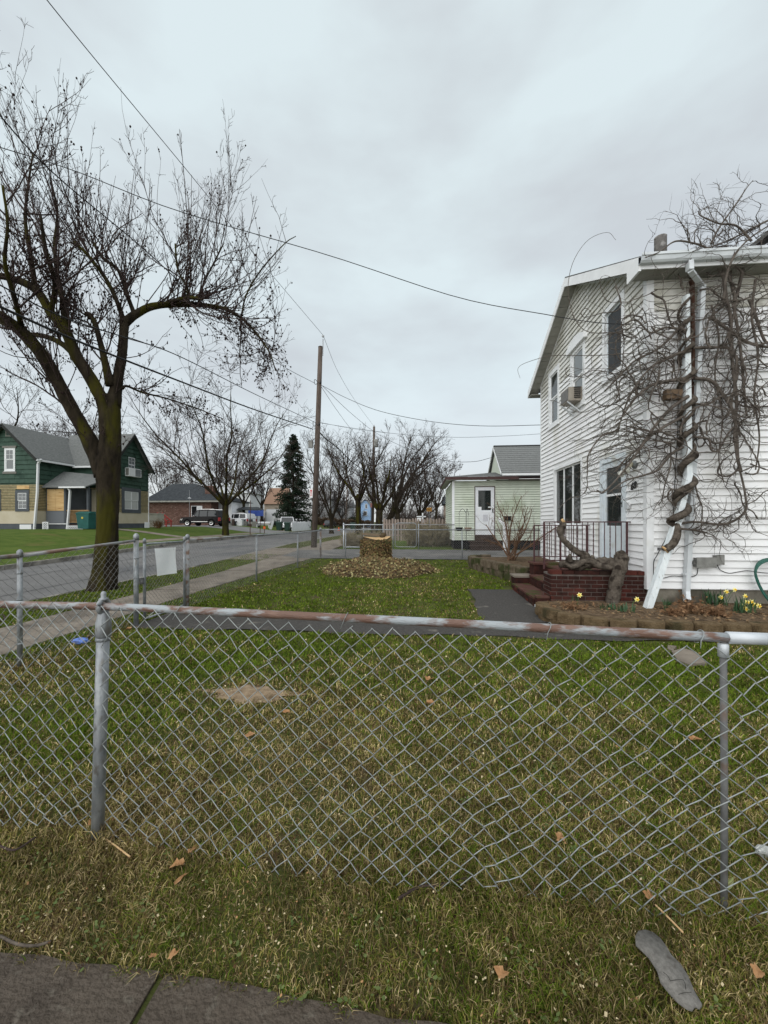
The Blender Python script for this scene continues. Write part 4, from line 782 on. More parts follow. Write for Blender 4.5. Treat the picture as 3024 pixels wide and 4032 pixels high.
# ---- daffodils, dead stalks, litter in the bed
m_leafd = mat('daffodil_leaf', (.022, .060, .022), (.045, .10, .04), scale=5, rough=.5, spec=.4); m_pet = mat('daffodil_petal', (.80, .72, .22), (.86, .82, .42), scale=9, rough=.6); m_trump = mat('daffodil_trumpet', (.85, .58, .04), rough=.6); m_stalk = mat('flower_stalk', (.07, .14, .04), rough=.6)
rd = random.Random(5)
def blades(parent, c, n, h, spread, m=m_leafd, w=.009, lean=.5):
    mb = MB()
    for _ in range(n):
        a = rd.uniform(0, 2*PI); d = rd.uniform(.1, 1) * lean; hh = h * rd.uniform(.6, 1.1); b = np.array(c) + [rd.uniform(-spread, spread), rd.uniform(-spread, spread) * .6, 0]; dr_ = np.array([math.cos(a), math.sin(a), 0]); sd_ = np.array([-dr_[1], dr_[0], 0])
        q = [b + dr_ * d * hh * t * t + np.array([0, 0, hh * t * (1 - .25 * d * t)]) for t in (0, .35, .7, 1)]; ww = [w, w * 1.1, w * .9, w * .1]
        V = [p + sd_ * s * k for p, k in zip(q, ww) for s in (-1, 1)]; mb.add(V, [(0, 1, 3, 2), (2, 3, 5, 4), (4, 5, 7, 6)])
    return mb.build('leaves', m, parent)
def daffodil(parent, base, head, face):
    base = np.array(base); head = np.array(head); MB().tube(smooth_path([base, base * .4 + head * .6 + [0, 0, .05], head], 8), .004, 5).build('stalk', m_stalk, parent)
    f = np.array(face, float); f /= np.linalg.norm(f); u = np.cross(f, (0, 0, 1.)); u /= np.linalg.norm(u); v = np.cross(u, f); mb = MB()
    for k in range(6):
        a = k * PI / 3 + .2; d = u * math.cos(a) + v * math.sin(a); s = -u * math.sin(a) + v * math.cos(a); mb.add([head, head + d * .022 + s * .014 + f * .004, head + d * .048 - f * .002, head + d * .022 - s * .014 + f * .004], [(0, 1, 2, 3)])
    p = mb.build('petals', m_pet, parent); MB().lathe(head, [(.009, 0), (.012, .014), (.018, .026), (.012, .024), (.006, .004)], 9, f).build('trumpet', m_trump, p)
def bedpt(px, py, z=.22):
    r = ray(px, py); t = (z - CAM_H) / r[2]; return EYE + r * t
clumps = [('daffodil clump with a single yellow flower in front of the brick planter', (2262, 2385), 5, .22, .05, [(2282, 2343)]), ('daffodil clump beside the wisteria trunk with one flower by the post', (2460, 2408), 20, .14, .14, [(2508, 2360)]), ('small daffodil leaves without flowers between post and downspout', (2625, 2402), 16, .20, .06, []), ('big daffodil clump with yellow flowers under the service boxes', (2815, 2385), 46, .30, .16, [(2838, 2352), (2892, 2322), (2860, 2330), (2842, 2410), (2856, 2412)]), ('cream yellow daffodil bunch beside the green hose', (2925, 2410), 34, .26, .14, [(2933, 2347), (2940, 2372), (2928, 2388), (2958, 2370), (2938, 2398), (2972, 2382), (2988, 2386), (2960, 2380)]), ('low green leaves at the foot of the wisteria trunk', (2395, 2400), 18, .12, .12, [(2440, 2385), (2452, 2378)] if False else [])]
for lab, (cx, cy), n, h, sp, fl_ in clumps:
    c = bedpt(cx, cy); t = thing('daffodils', lab, 'flowers', c, 'daffodils in the bed'); blades(t, c, n, h, sp)
    for k, (fx, fy) in enumerate(fl_):
        hd = AY(fx, fy, c[1] - .04 + .02 * (k % 3)); daffodil(t, c + [(hd[0] - c[0]) * .5, rd.uniform(-.04, .04), 0], hd, (rd.uniform(-.6, .3), -1, rd.uniform(-.1, .3)))
m_dead = mat('dead_stalks', (.16, .085, .045), (.26, .16, .09), scale=9, rough=.95)
def dead(lab, px, py, w, h, n, seed):
    r = np.random.default_rng(seed); c = bedpt(px, py); t = thing('dead_perennial', lab, 'dead plant', c, 'dead plants in the bed'); S = c + np.stack([r.normal(0, w*.5, n), r.normal(0, w*.35, n), 0*r.random(n)], 1)
    P, R = grow(S, np.stack([r.normal(0, .5, n), r.normal(0, .5, n), r.uniform(.4, 1, n)], 1), r.uniform(.4, 1, n) * h, np.full(n, .003), 6, .25, (0, 0, -.06), r); s2, d2, l2, r2 = spawn(P, R, 5, r, .2, 1, (.4, 1.3), rf=.8, L=(.03, .10)); P2, R2 = grow(s2, d2, l2, np.full(len(s2), .0025), 3, .3, (0, 0, 0), r)
    V, F = join([tubes(P, R, 3), tubes(P2, R2, 3)]); mesh_obj('stems', V, F, m_dead, t)
    nl = n * 5; q = P.reshape(-1, 3)[r.integers(0, P.shape[0] * 7, nl)]; e = r.normal(0, .014, (nl, 2, 3)); V = np.stack([q - e[:, 0], q - e[:, 1], q + e[:, 0], q + e[:, 1]], 1).reshape(-1, 3); b = np.arange(nl) * 4; mesh_obj('dry_leaves', V, np.stack([b, b+1, b+2, b+3], 1), m_dead, t)
dead('tall brown dead perennial below the downspout outlet', 2715, 2410, .16, .34, 60, 1); dead('brown dead stalks beside the yellow daffodils', 2820, 2420, .16, .20, 50, 2); dead('flattened straw coloured stalks before the brick planter', 2250, 2392, .24, .10, 50, 3); dead('low brown dead stalks between post and dead perennial', 2660, 2420, .14, .16, 36, 4)
nl = 900; x = rng.uniform(2.2, 6, nl); y = rng.uniform(5.95, 7.3, nl); z = np.full(nl, .225) + rng.uniform(0, .02, nl); e = rng.normal(0, .014, (nl, 2, 3)); e[:, :, 2] *= .4; q = np.stack([x, y, z], 1); k = (x > 2.9) | (y > 6.4); q, e = q[k], e[k]; b = np.arange(len(q)) * 4
tag(mesh_obj('bed_litter', np.stack([q - e[:, 0], q - e[:, 1], q + e[:, 0], q + e[:, 1]], 1).reshape(-1, 3), np.stack([b, b+1, b+2, b+3], 1), mat('bed_leaf_litter', (.13, .075, .04), (.27, .19, .11), scale=25, rough=1, obj=False)), 'brown leaf litter over the flower bed', 'litter', kind='stuff')
# leafless shrub in the raised bed
def shrub(lab, base, n, h, seed, m, spread=.45):
    r = np.random.default_rng(seed); t = thing('bare_shrub', lab, 'shrub', base); S = np.array(base) + np.stack([r.normal(0, .10, n), r.normal(0, .10, n), np.zeros(n)], 1)
    D0 = np.stack([r.normal(-.12, spread, n), r.normal(0, spread, n), np.ones(n)], 1); P, R = grow(S, D0, r.uniform(.55, 1.1, n) * h, r.uniform(.012, .034, n), 10, .09, (0, 0, .03), r); mesh_obj('stems', *tubes(P, R, 6), m, t, True)
    a = spawn(P, R, 7, r, .25, 1, (.4, 1.0), rf=.5, L=(.3*h/2, .7*h/2)); P2, R2 = grow(*a, 7, .16, (0, 0, .06), r); a = spawn(P2, R2, 5, r, .2, 1, (.4, 1.0), rf=.6, L=(.08, .35)); P3, R3 = grow(a[0], a[1], a[2], np.clip(a[3], .002, .004), 4, .2, (0, 0, .03), r)
    mesh_obj('twigs', *join([tubes(P2, R2, 4), tubes(P3, R3, 3)]), m, t)['kind'] = 'stuff'
sbp = np.array([2.75, 12.4, .46]); m_shrub = mat('shrub_bark', (.11, .065, .04), (.17, .105, .07), scale=12, rough=.9)
shrub('tall leafless brown shrub growing in the raised block bed', sbp, 14, 2.2, 44, m_shrub, .6)

# ================================================================== CHAIN LINK FENCES
m_galv = mat('galvanised_steel', (.165, .178, .19), (.31, .325, .335), scale=16, rough=.5, spec=.5, metal=.35, c3=(.15, .145, .135), c3s=24, c3w=.58, stretch=(1, 1, .45), bump=.25, bscale=60, obj=False)
m_wiref = mat('galvanised_wire', (.19, .205, .205), (.32, .34, .335), scale=12, rough=.45, spec=.5, metal=.3, obj=False)
m_wired = mat('dull_old_wire', (.17, .17, .165), (.26, .255, .245), scale=6, rough=.6, metal=.2, obj=False)
m_rust = mat('rusty_rail', (.29, .315, .33), (.135, .076, .056), scale=5.0, rough=.6, spec=.4, stretch=(1, 3, 3), c3=(.17, .10, .075), c3s=9, c3w=.54, lo=.44, hi=.55, bump=.3, bscale=60, obj=False)
m_rust2 = mat('half_rusty_rail', (.27, .275, .28), (.15, .09, .065), scale=3, rough=.6, spec=.4, stretch=(3, 1, 3), lo=.47, hi=.60, bump=.2, obj=False)
m_newrail = mat('bright_rail', (.46, .49, .52), (.56, .585, .61), scale=8, rough=.4, spec=.5, metal=.2, obj=False)
def chain_mesh(parent, A, B, zt, zb, cw, ch, r, m, sides=4, seed=0, off=0.0, warp=.004, sag=None, keep=None, loose=0.0):
    """woven zigzag wires between plan points A and B; zt/zb: functions of the fraction along"""
    A = np.array(A[:2], float); B = np.array(B[:2], float); L = np.linalg.norm(B - A); t = (B - A) / L; nrm = np.array([-t[1], t[0]]); M = int(L / (cw / 2)); rr = np.random.default_rng(seed)
    K = int(round((zt(.5) - zb(.5)) / (ch / 2))) + 1; i = np.arange(M)[:, None]; k = np.arange(K)[None, :]
    s = i * cw / 2 + np.where((k + i) % 2 == 1, cw / 2 + r * .9, -r * .9); fr = np.clip(s / L, 0, 1)
    ztv = np.vectorize(zt)(fr); zbv = np.vectorize(zb)(fr); z = ztv - (ztv - zbv) * k / (K - 1)
    o = off + np.where(k % 2 == 0, r * .8, -r * .8)
    s = s + rr.normal(0, warp, s.shape); z = z + rr.normal(0, warp, s.shape)
    wv_ = np.interp(s.ravel(), np.linspace(-1, L + 1, 40), rr.normal(0, warp * 3, 40)).reshape(s.shape); low = (k / (K - 1)) ** 4
    z = z + wv_ * (.4 + 2 * low); o = o + rr.normal(0, warp, s.shape) + loose * low * np.sin(s * 2.3 + seed) + loose * .25 * np.sin(s * 1.1) * (k / K)
    P = np.stack([A[0] + t[0] * s + nrm[0] * o, A[1] + t[1] * s + nrm[1] * o, z], -1)
    # add points close to each knot so the wires bend sharply there and bow slightly between
    Q = np.empty((M, (K - 1) * 3 + 1, 3)); Q[:, ::3] = P; d = P[:, 1:] - P[:, :-1]; Q[:, 1::3] = P[:, :-1] + d * .14; Q[:, 2::3] = P[:, :-1] + d * .86
    return mesh_obj('wire_mesh', *tubes(Q, np.full(Q.shape[:2], r), sides), m, parent, True)
def pipe(parent, name, a, b, r, m, n=10): return MB().tube([a, b], r, n).build(name, m, parent, True)
def post_cap(parent, p, r, m, dome=True):
    MB().lathe(p, [(r * 1.12, -.05), (r * 1.16, 0), (r * 1.1, r * .5), (r * .75, r * 1.1), (r * .3, r * 1.45), (r * .02, r * 1.5)], 12).build('post_cap', m, parent, True)
# ---- front fence, right before the camera
FY = lambda x: 1.80 - .059 * x
ff = thing('chain_link_fence', 'near chain link fence with rusty top rail across the whole foreground', 'fence', (-1.65, FY(-1.65), 0), 'chain link fences')
railz = lambda x: float(np.interp(x, [-4.5, -2.2, -1.64, 0, 1.23, 4.6], [1.20, 1.203, 1.213, 1.196, 1.178, 1.19]))
xs = np.linspace(-4.4, 1.245, 30); MB().tube([(x, FY(x), railz(x)) for x in xs], .0195, 14).build('top_rail', m_rust, ff, True)
MB().tube([(1.247, FY(1.247), railz(1.23)), (1.42, FY(1.42), railz(1.42))], .0245, 14).build('rail_sleeve', m_newrail, ff, True)
MB().tube([(1.42, FY(1.42), railz(1.42)), (4.5, FY(4.5), 1.19)], .0222, 14).build('top_rail', m_galv, ff, True)
px_ = -1.635; p = np.array([px_, FY(px_), 0])
po = MB().tube([p + [-.035, 0, -.1], p + [-.018, 0, .55], p + [0, 0, 1.13]], [.030, .030, .030], 16).build('post', m_galv, ff, True)
mb = MB(); mb.lathe(p + [0, 0, 1.055], [(.032, 0), (.036, .004), (.036, .075), (.032, .085), (.026, .12), (.02, .13)], 16); mb.build('cap_sleeve', m_galv, po, True)
tor = MB()
ring = [p + np.array([0, .034 * math.sin(a), 1.213 + .034 * math.cos(a)]) for a in np.linspace(0, 2*PI, 17)]
tor.tube(ring, .012, 8, cap=False); tor.build('rail_eye', m_galv, po, True); MB().lathe(p + [0, 0, 1.245], [(.022, 0), (.022, .008), (.012, .014), (.013, .03), (.010, .042), (.002, .046)], 12).build('cap_knob', m_galv, po, True)
MB().lathe(p + [-.003, 0, 1.035], [(.032, 0), (.034, .004), (.034, .014), (.032, .018)], 16).build('band', m_galv, po, True)
p = np.array([1.232, FY(1.232), 0]); po = MB().tube([p + [0.01, .01, -.1], p + [0.004, .0, .6], p + [0, 0, 1.16]], .0125, 12).build('post', mat('dull_post', (.10, .10, .10), (.17, .17, .168), scale=14, rough=.7, c3=(.13, .09, .07), c3s=9, c3w=.58, obj=False), ff, True); MB().lathe(p + [0, 0, 1.10], [(.019, 0), (.019, .05), (.014, .055)], 12).build('cap_sleeve', m_newrail, po, True)
p = np.array([4.4, FY(4.4), 0]); pipe(ff, 'post', p + [0, 0, -.1], p + [0, 0, 1.22], .03, m_galv)
chain_mesh(ff, (-4.4, FY(-4.4)), (px_ + .02, FY(px_)), lambda f: 1.222, lambda f: .03 + .02 * f, .100, .0965, .0022, m_wiref, 6, 1, -.036, .0028, loose=.02)
chain_mesh(ff, (px_ + .02, FY(px_)), (4.4, FY(4.4)), lambda f: 1.222 - .075 * min(1, f * 3.2), lambda f: .012 - .012 * f, .100, .0955, .0022, m_wiref, 6, 2, -.036, .0032, loose=.035)
for x in (-2.6, -1.2, -.35, .55, 1.14):                   # twisted wire ties round the rail
    MB().tube([(x + .012 * math.sin(a), FY(x) + .0255 * math.cos(a) - .002, railz(x) + .0255 * math.sin(a)) for a in np.linspace(-2.2, 3.6, 14)] + [(x - .015, FY(x) - .036, railz(x) - .04)], .0018, 5).build('wire_tie', m_wiref, ff, True)
# ---- street fence, gate
RZ = 1.22
PB = [G(a, b) for a, b in ((78, 2625), (536, 2465), (738, 2395), (1010, 2290), (1172, 2238), (1262, 2197))]
TOPS = [2190, 2128, 2126, 2106, 2099, 2088]
DEP = [float((p - EYE) @ FWD) for p in PB]; ZT = [CAM_H + (HYP - t) * d / FPX for t, d in zip(TOPS, DEP)]
sf = thing('chain_link_fence', 'chain link fence along the sidewalk to the left of the gate', 'fence', PB[0], 'chain link fences')
far0 = PB[0] + (PB[0] - PB[1]) * 1.3; far0[2] = 0
pipe(sf, 'top_rail', (*far0[:2], ZT[0] + .04), (*PB[0][:2], ZT[0]), .021, m_rust2); pipe(sf, 'top_rail', (*PB[0][:2], ZT[0]), (*PB[1][:2], ZT[1]), .021, m_rust2)
for i, r in ((0, .026), (1, .036)):
    pipe(sf, 'post', PB[i] - [0, 0, .1], (*PB[i][:2], ZT[i] + (.03 if i == 0 else .05)), r, m_galv, 14); post_cap(sf, (*PB[i][:2], ZT[i] + (.04 if i == 0 else .06)), r, m_galv)
    for zz in (.25, .75, 1.05): MB().lathe((*PB[i][:2], PB[i][2] + zz), [(r, 0), (r * 1.12, .003), (r * 1.12, .018), (r, .021)], 12).build('band', m_galv, sf, True)
chain_mesh(sf, far0, PB[1], lambda f: ZT[0] + .012 if f < .6 else ZT[0] + (ZT[1] - ZT[0]) * (f - .6) / .4 + .012, lambda f: .04, .10, .10, .0021, m_wired, 3, 5, .03, .003)
gt = thing('chain_link_gate', 'chain link walk gate with a blank white paper on it', 'gate', (PB[1] + PB[2]) / 2)
ga, gb = PB[1] * .86 + PB[2] * .14, PB[1] * .07 + PB[2] * .93; zg = lambda q: float(ground(q[0], q[1]))
zga, zgb = CAM_H + (HYP - 2142) * float((ga - EYE) @ FWD) / FPX, CAM_H + (HYP - 2132) * float((gb - EYE) @ FWD) / FPX
for q, zz in ((ga, zga), (gb, zgb)): pipe(gt, 'gate_post', (*q[:2], q[2] + .05), (*q[:2], zz + .05), .022, m_galv, 12); post_cap(gt, (*q[:2], zz + .06), .022, m_galv)
pipe(gt, 'gate_rail', (*ga[:2], zga), (*gb[:2], zgb), .018, m_galv); pipe(gt, 'gate_rail', (*ga[:2], ga[2] + .07), (*gb[:2], gb[2] + .07), .018, m_galv)
chain_mesh(gt, ga, gb, lambda f: zga + (zgb - zga) * f, lambda f: ga[2] + .07, .075, .075, .0022, m_wired, 3, 6, .01, .003)
mb = MB(); c = (PB[1] + ga) / 2; mb.box((c[0] - .03, c[1] - .09, .72), (c[0] + .02, c[1] + .06, .76)); mb.lathe((c[0], c[1] + .02, .66), [(.03, 0), (.035, .03), (.03, .07)], 10); mb.build('latch', mat('latch_metal', (.10, .095, .09), (.2, .2, .2), scale=10, rough=.6, metal=.4), gt)
sg = thing('paper_notice', 'blank white weathered paper sheet tied to the walk gate', 'paper sheet', (ga + gb) / 2)
gx = lambda px, py: AX(px, py, float((ga[0] + gb[0]) / 2) + .045)
cs = [gx(609, 2160), gx(691, 2155), gx(695, 2257), gx(617, 2268)]; V = []; n = 8
for j in range(n + 1):
    for i in range(n + 1):
        u, v = i / n, j / n; q = (cs[0] * (1-u) + cs[1] * u) * (1-v) + (cs[3] * (1-u) + cs[2] * u) * v; V.append(q + [.012 * math.sin(u * 5 + v * 2) + (.03 * max(0, u - .8) * max(0, .3 - v) * 10), 0, 0])
F = [(j*(n+1)+i, j*(n+1)+i+1, (j+1)*(n+1)+i+1, (j+1)*(n+1)+i) for j in range(n) for i in range(n)]; k = len(V); V += [v_ - np.array([.004, 0, 0]) for v_ in V]; F += [tuple(k + i for i in f[::-1]) for f in F]
mesh_obj('sheet', V, F, mat('paper', (.84, .85, .86), (.88, .88, .88), scale=14, rough=.8, c3=(.60, .60, .58), c3s=22, c3w=.66), sg, True)
nf = thing('chain_link_fence', 'chain link fence along the sidewalk between gate and corner post', 'fence', PB[2], 'chain link fences')
for i in (2, 3, 4, 5):
    r = (.034, .024, .024, .036)[i - 2]; mm = (m_rust2, m_galv, m_galv, m_rust2)[i - 2]; pipe(nf, 'post', PB[i] - [0, 0, .1], (*PB[i][:2], ZT[i] + (.05 if i in (2, 5) else -.01)), r, mm, 12)
    if i in (2, 5): post_cap(nf, (*PB[i][:2], ZT[i] + .06), r, m_galv)
    if i < 5: pipe(nf, 'top_rail', (*PB[i][:2], ZT[i]), (*PB[i+1][:2], ZT[i+1]), .021, m_rust2 if i < 3 else m_galv); chain_mesh(nf, PB[i], PB[i+1], lambda f: ZT[i] + (ZT[i+1] - ZT[i]) * f, lambda f: PB[i][2] + (PB[i+1][2] - PB[i][2]) * f + .03, .09, .09, .0021, m_wired, 3, 10 + i, -.02, .003)
# ---- back fence to the house
bf = thing('chain_link_fence', 'chain link fence between the back lawn and the neighbour driveway', 'fence', PB[5], 'chain link fences')
bp = [PB[5], G(1360, 2199), G(1820, 2203)]; yb_ = PB[5][1]; end = AY(2140, 2200, yb_); end[2] = float(ground(end[0], yb_)); bp.append(end)
for i, q in enumerate(bp):
    if i: pipe(bf, 'post', q - [0, 0, .1], (q[0], yb_, ZT[5] + .0), .021 if i < 3 else .03, m_galv if i < 3 else m_wired, 10)
    if i < 3: pipe(bf, 'top_rail', (q[0], yb_, ZT[5] + .03), (bp[i+1][0], yb_, ZT[5] + .03), .020, m_galv if i < 2 else m_wired); chain_mesh(bf, (q[0], yb_), (bp[i+1][0], yb_), lambda f: ZT[5] + .03, lambda f: float(ground(0, yb_)) + .03, .09, .09, .0022, m_wired, 3, 20 + i, -.02, .003)
# ---- neighbour's fence and gate beyond the driveway
y2 = 18.95; z2 = float(ground(0, y2)); zt2 = CAM_H + (HYP - 2066) * (y2 * .9958) / FPX
xn = [float(AY(a, 2100, y2)[0]) for a in (1353, 1432, 1508, 1548, 1556, 1640, 1648, 1790)]
n2 = thing('chain_link_fence', 'neighbour chain link fence with white rails left of the stump', 'fence', (xn[0], y2, z2), 'chain link fences')
for i in (0, 1, 2): pipe(n2, 'post', (xn[i], y2, z2 - .1), (xn[i], y2, zt2 + .04), .03 if i == 0 else .022, m_newrail if i == 0 else m_galv, 10)
post_cap(n2, (xn[0], y2, zt2 + .05), .03, m_newrail); pipe(n2, 'top_rail', (xn[0], y2, zt2), (xn[2], y2, zt2), .02, m_newrail); pipe(n2, 'bottom_rail', (xn[0], y2, z2 + .10), (xn[1], y2, z2 + .10), .02, m_newrail)
chain_mesh(n2, (xn[0], y2), (xn[2], y2), lambda f: zt2, lambda f: z2 + .08, .09, .09, .0022, m_wired, 3, 31, .02)
n3 = thing('chain_link_gate', 'rounded pipe gate in the neighbour fence right of the stump', 'gate', (xn[4], y2, z2))
x0, x1, za, zb_ = xn[4], xn[5], z2 + .12, zt2 + .08; c_ = .12
pts = [(x0 + c_, za), (x1 - c_, za), (x1 - c_*.3, za + c_*.3), (x1, za + c_), (x1, zb_ - c_), (x1 - c_*.3, zb_ - c_*.3), (x1 - c_, zb_), (x0 + c_, zb_), (x0 + c_*.3, zb_ - c_*.3), (x0, zb_ - c_), (x0, za + c_), (x0 + c_*.3, za + c_*.3), (x0 + c_, za)]
MB().tube([(a, y2, b) for a, b in pts], .02, 8, cap=False).build('gate_frame', m_galv, n3, True); chain_mesh(n3, (x0, y2), (x1, y2), lambda f: zb_, lambda f: za, .09, .09, .0022, m_wired, 3, 33)
n4 = thing('chain_link_fence', 'neighbour chain link fence between the rounded gate and green house', 'fence', (xn[6], y2, z2), 'chain link fences')
for i in (3, 6): pipe(n4, 'post', (xn[i], y2, z2 - .1), (xn[i], y2, zt2 + .05), .028, m_galv, 10)
pipe(n4, 'top_rail', (xn[6], y2, zt2), (xn[7], y2, zt2), .02, m_wired); chain_mesh(n4, (xn[6], y2), (xn[7], y2), lambda f: zt2, lambda f: z2 + .05, .09, .09, .0022, m_wired, 3, 34)

# ================================================================== STUMP
SB = on(*[float(v) for v in G(1480, 2238)[:2]]); dS = float((SB - EYE) @ FWD); rS = 56 * dS / FPX
sp_ = thing('tree_stump', 'tall sawn tree stump wrapped in brown ivy on the lawn', 'stump', SB)
zs_top = CAM_H + (HYP - 2118) * dS / FPX; hS = zs_top - SB[2]
m_stbark = mat('stump_bark', (.05, .036, .022), (.095, .07, .042), scale=9, rough=1, bump=.9, bscale=20); V = []; n = 26; rs = np.random.default_rng(4)
prof = [(-.1, 1.25), (.05, 1.12), (.2, 1.03), (.5, .97), (.8, .96), (1.0, .98)]
for t, k in prof:
    for i in range(n): a = 2*PI*i/n; q = rS * k * (1 + .05*math.sin(3*a + 1) + .03*math.sin(7*a)); V.append(SB + [q*math.cos(a), q*math.sin(a), t*hS + (.05*math.sin(a*2 + .6) if t == 1.0 else 0)])
F = [(j*n+i, j*n+(i+1) % n, (j+1)*n+(i+1) % n, (j+1)*n+i) for j in range(len(prof)-1) for i in range(n)]; mesh_obj('bark', V, F, m_stbark, sp_, True)
top = V[-n:]; mesh_obj('sawn_top', [SB + [0, 0, hS + .02]] + [SB + (np.array(t) - SB) * [.985, .985, 1] for t in top], [(0, i + 1, (i + 1) % n + 1) for i in range(n)], m_cut, sp_)
MB().hexa([AD(1428, 2106, dS), AD(1502, 2112, dS), AD(1502, 2112, dS + .35), AD(1428, 2106, dS + .35)], [AD(1424, 2098, dS), AD(1500, 2104, dS), AD(1500, 2104, dS + .35), AD(1424, 2098, dS + .35)]).build('cut_slab', mat('grey_plank', (.13, .105, .075), (.20, .16, .115), scale=9, rough=.95), sp_)
V, F = gnarl([AD(1502, 2118, dS), AD(1512, 2106, dS), AD(1518, 2112, dS)], [.09, .07, .03], 10, .25, 2, 9); mesh_obj('splinter', V, F, m_stbark, sp_, True)
for k in range(16):
    a0 = 2*PI*k/16 + rs.uniform(-.15, .15); zz_ = np.linspace(-.02, hS * rs.uniform(.7, 1.02), 14); aa_ = a0 + .22*np.sin(zz_*3 + k) + rs.normal(0, .02, 14); q_ = rS * (1.04 + .2*np.exp(-zz_/.2)); MB().tube(np.stack([SB[0] + q_*np.cos(aa_), SB[1] + q_*np.sin(aa_), SB[2] + zz_], 1), np.linspace(.02, .008, 14), 5).build('ivy_stem', m_stbark, sp_, True)
# ivy leaves: on the stump and in the mound at its foot
m_ivy = mat('faded_ivy', (.2, .2, .1), attr='blade', rough=.75)
def leaf_cloud(name, C, N, s, cols, parent=None, seed=1, label=None):
    r = np.random.default_rng(seed); k = len(C); N = unit(N + r.normal(0, .45, N.shape)); u = unit(np.cross(N, r.normal(size=N.shape))); w = np.cross(N, u); s = (s * r.uniform(.6, 1.3, k))[:, None]
    V = np.stack([C - u*s, C - u*s*.3 - w*s*.75, C + u*s*.95 - w*s*.2 + N*s*.15, C + u*s*.4 + w*s*.6, C - u*s*.5 + w*s*.65], 1).reshape(-1, 3); b = np.arange(k) * 5
    o = mesh_obj(name, V, np.stack([b, b+1, b+2, b+3, b+4], 1), m_ivy, parent); at = o.data.color_attributes.new('blade', 'FLOAT_COLOR', 'POINT'); c4 = np.ones((k*5, 4), np.float32); cc = np.array(cols)[r.integers(0, len(cols), k)] * r.uniform(.65, 1.2, (k, 1)); c4[:, :3] = np.repeat(cc, 5, 0); at.data.foreach_set('color', c4.ravel())
    if parent is not None: o['kind'] = 'stuff'
    else: tag(o, label, 'ivy', kind='stuff')
    return o
k = 3200; a = rng.uniform(0, 2*PI, k); zz = rng.random(k) ** .9 * hS * .97; q = rS * (1.02 + .22 * np.exp(-zz / (.18 * hS))) + rng.uniform(0, .10, k) ** 1.3
Nn = np.stack([np.cos(a), np.sin(a), 0*a + .3], 1); leaf_cloud('ivy_leaves', SB + np.stack([np.cos(a)*q, np.sin(a)*q, zz], 1), Nn, .031, [(.17, .105, .04), (.21, .14, .06), (.12, .07, .03), (.09, .075, .025), (.14, .13, .045)], sp_, 3)
mc = on(SB[0] + .15, SB[1] - .75); rx_, ry_, hh = 1.72, 1.15, .34; nbv = 9; V = []
for j in range(nbv):
    for i in range(30): t = j / (nbv - 1); aa = 2*PI*i/30; rr_ = 1 + .06*math.sin(3*aa) + .05*math.sin(5*aa + 1); z_ = hh * (math.cos(t * PI / 2)) ** .8; x_, y_ = mc[0] + rx_*rr_*t*math.cos(aa), mc[1] + ry_*rr_*t*math.sin(aa); V.append((x_, y_, float(ground(x_, y_)) - .03 + z_))
mesh_obj('ivy_mound_earth', V, [(j*30+i, (j+1)*30+i, (j+1)*30+(i+1) % 30, j*30+(i+1) % 30) for j in range(nbv-1) for i in range(30)], m_soilbed, sp_, True)
k = 7500; a = rng.uniform(0, 2*PI, k); t = np.sqrt(rng.random(k)) * rng.uniform(.9, 1.12, k); x = mc[0] + rx_*t*np.cos(a)*(1 + .06*np.sin(3*a) + .05*np.sin(5*a + 1)); y = mc[1] + ry_*t*np.sin(a)*(1 + .06*np.sin(3*a) + .05*np.sin(5*a + 1)); z = ground(x, y) - .01 + hh * np.cos(np.minimum(t, 1) * PI/2) ** .8 + rng.random(k) ** 2 * .16 * (.4 + vnoise(x, y, .25, 4))
leaf_cloud('ivy_patch', np.stack([x, y, z], 1), np.stack([.2*np.cos(a), .5*np.sin(a) - .3, 0*a + 1], 1), .033, [(.15, .10, .04), (.23, .18, .07), (.10, .062, .028), (.07, .06, .02), (.14, .08, .034), (.36, .32, .15), (.12, .075, .03)], None, 5, 'sprawling patch of yellowed ivy around the foot of the stump')

# ================================================================== TREES
m_bark = mat('mossy_bark', (.012, .0095, .007), (.038, .030, .020), scale=7, rough=1, bump=1.0, bscale=16, stretch=(1, 1, .35), c3=(.046, .042, .008), c3s=2.4, c3w=.48, obj=False)
m_twig = mat('twig_bark', (.036, .026, .024), (.070, .050, .045), scale=5, rough=.95, obj=False)
m_twig_far = mat('far_twig_bark', (.040, .031, .027), (.068, .053, .046), scale=2, rough=1, obj=False)
m_bark_far = mat('far_bark', (.022, .018, .013), (.042, .034, .024), scale=4, rough=1, bump=.6, stretch=(1, 1, .4), c3=(.036, .034, .012), c3s=2, c3w=.56, obj=False)
def buds(P, s, r):
    """little dark bud clusters as octahedra"""
    k = len(P); s = (s * r.uniform(.5, 1.4, k))[:, None]; e = np.eye(3); V = np.stack([P + s*e[0], P - s*e[0], P + s*e[1], P - s*e[1], P + s*1.3*e[2], P - s*1.3*e[2]], 1).reshape(-1, 3); b = np.arange(k)[:, None] * 6
    F = np.array([(0,2,4),(2,1,4),(1,3,4),(3,0,4),(2,0,5),(1,2,5),(3,1,5),(0,3,5)]); return V, (b[:, None, :] + F[None]).reshape(-1, 3)
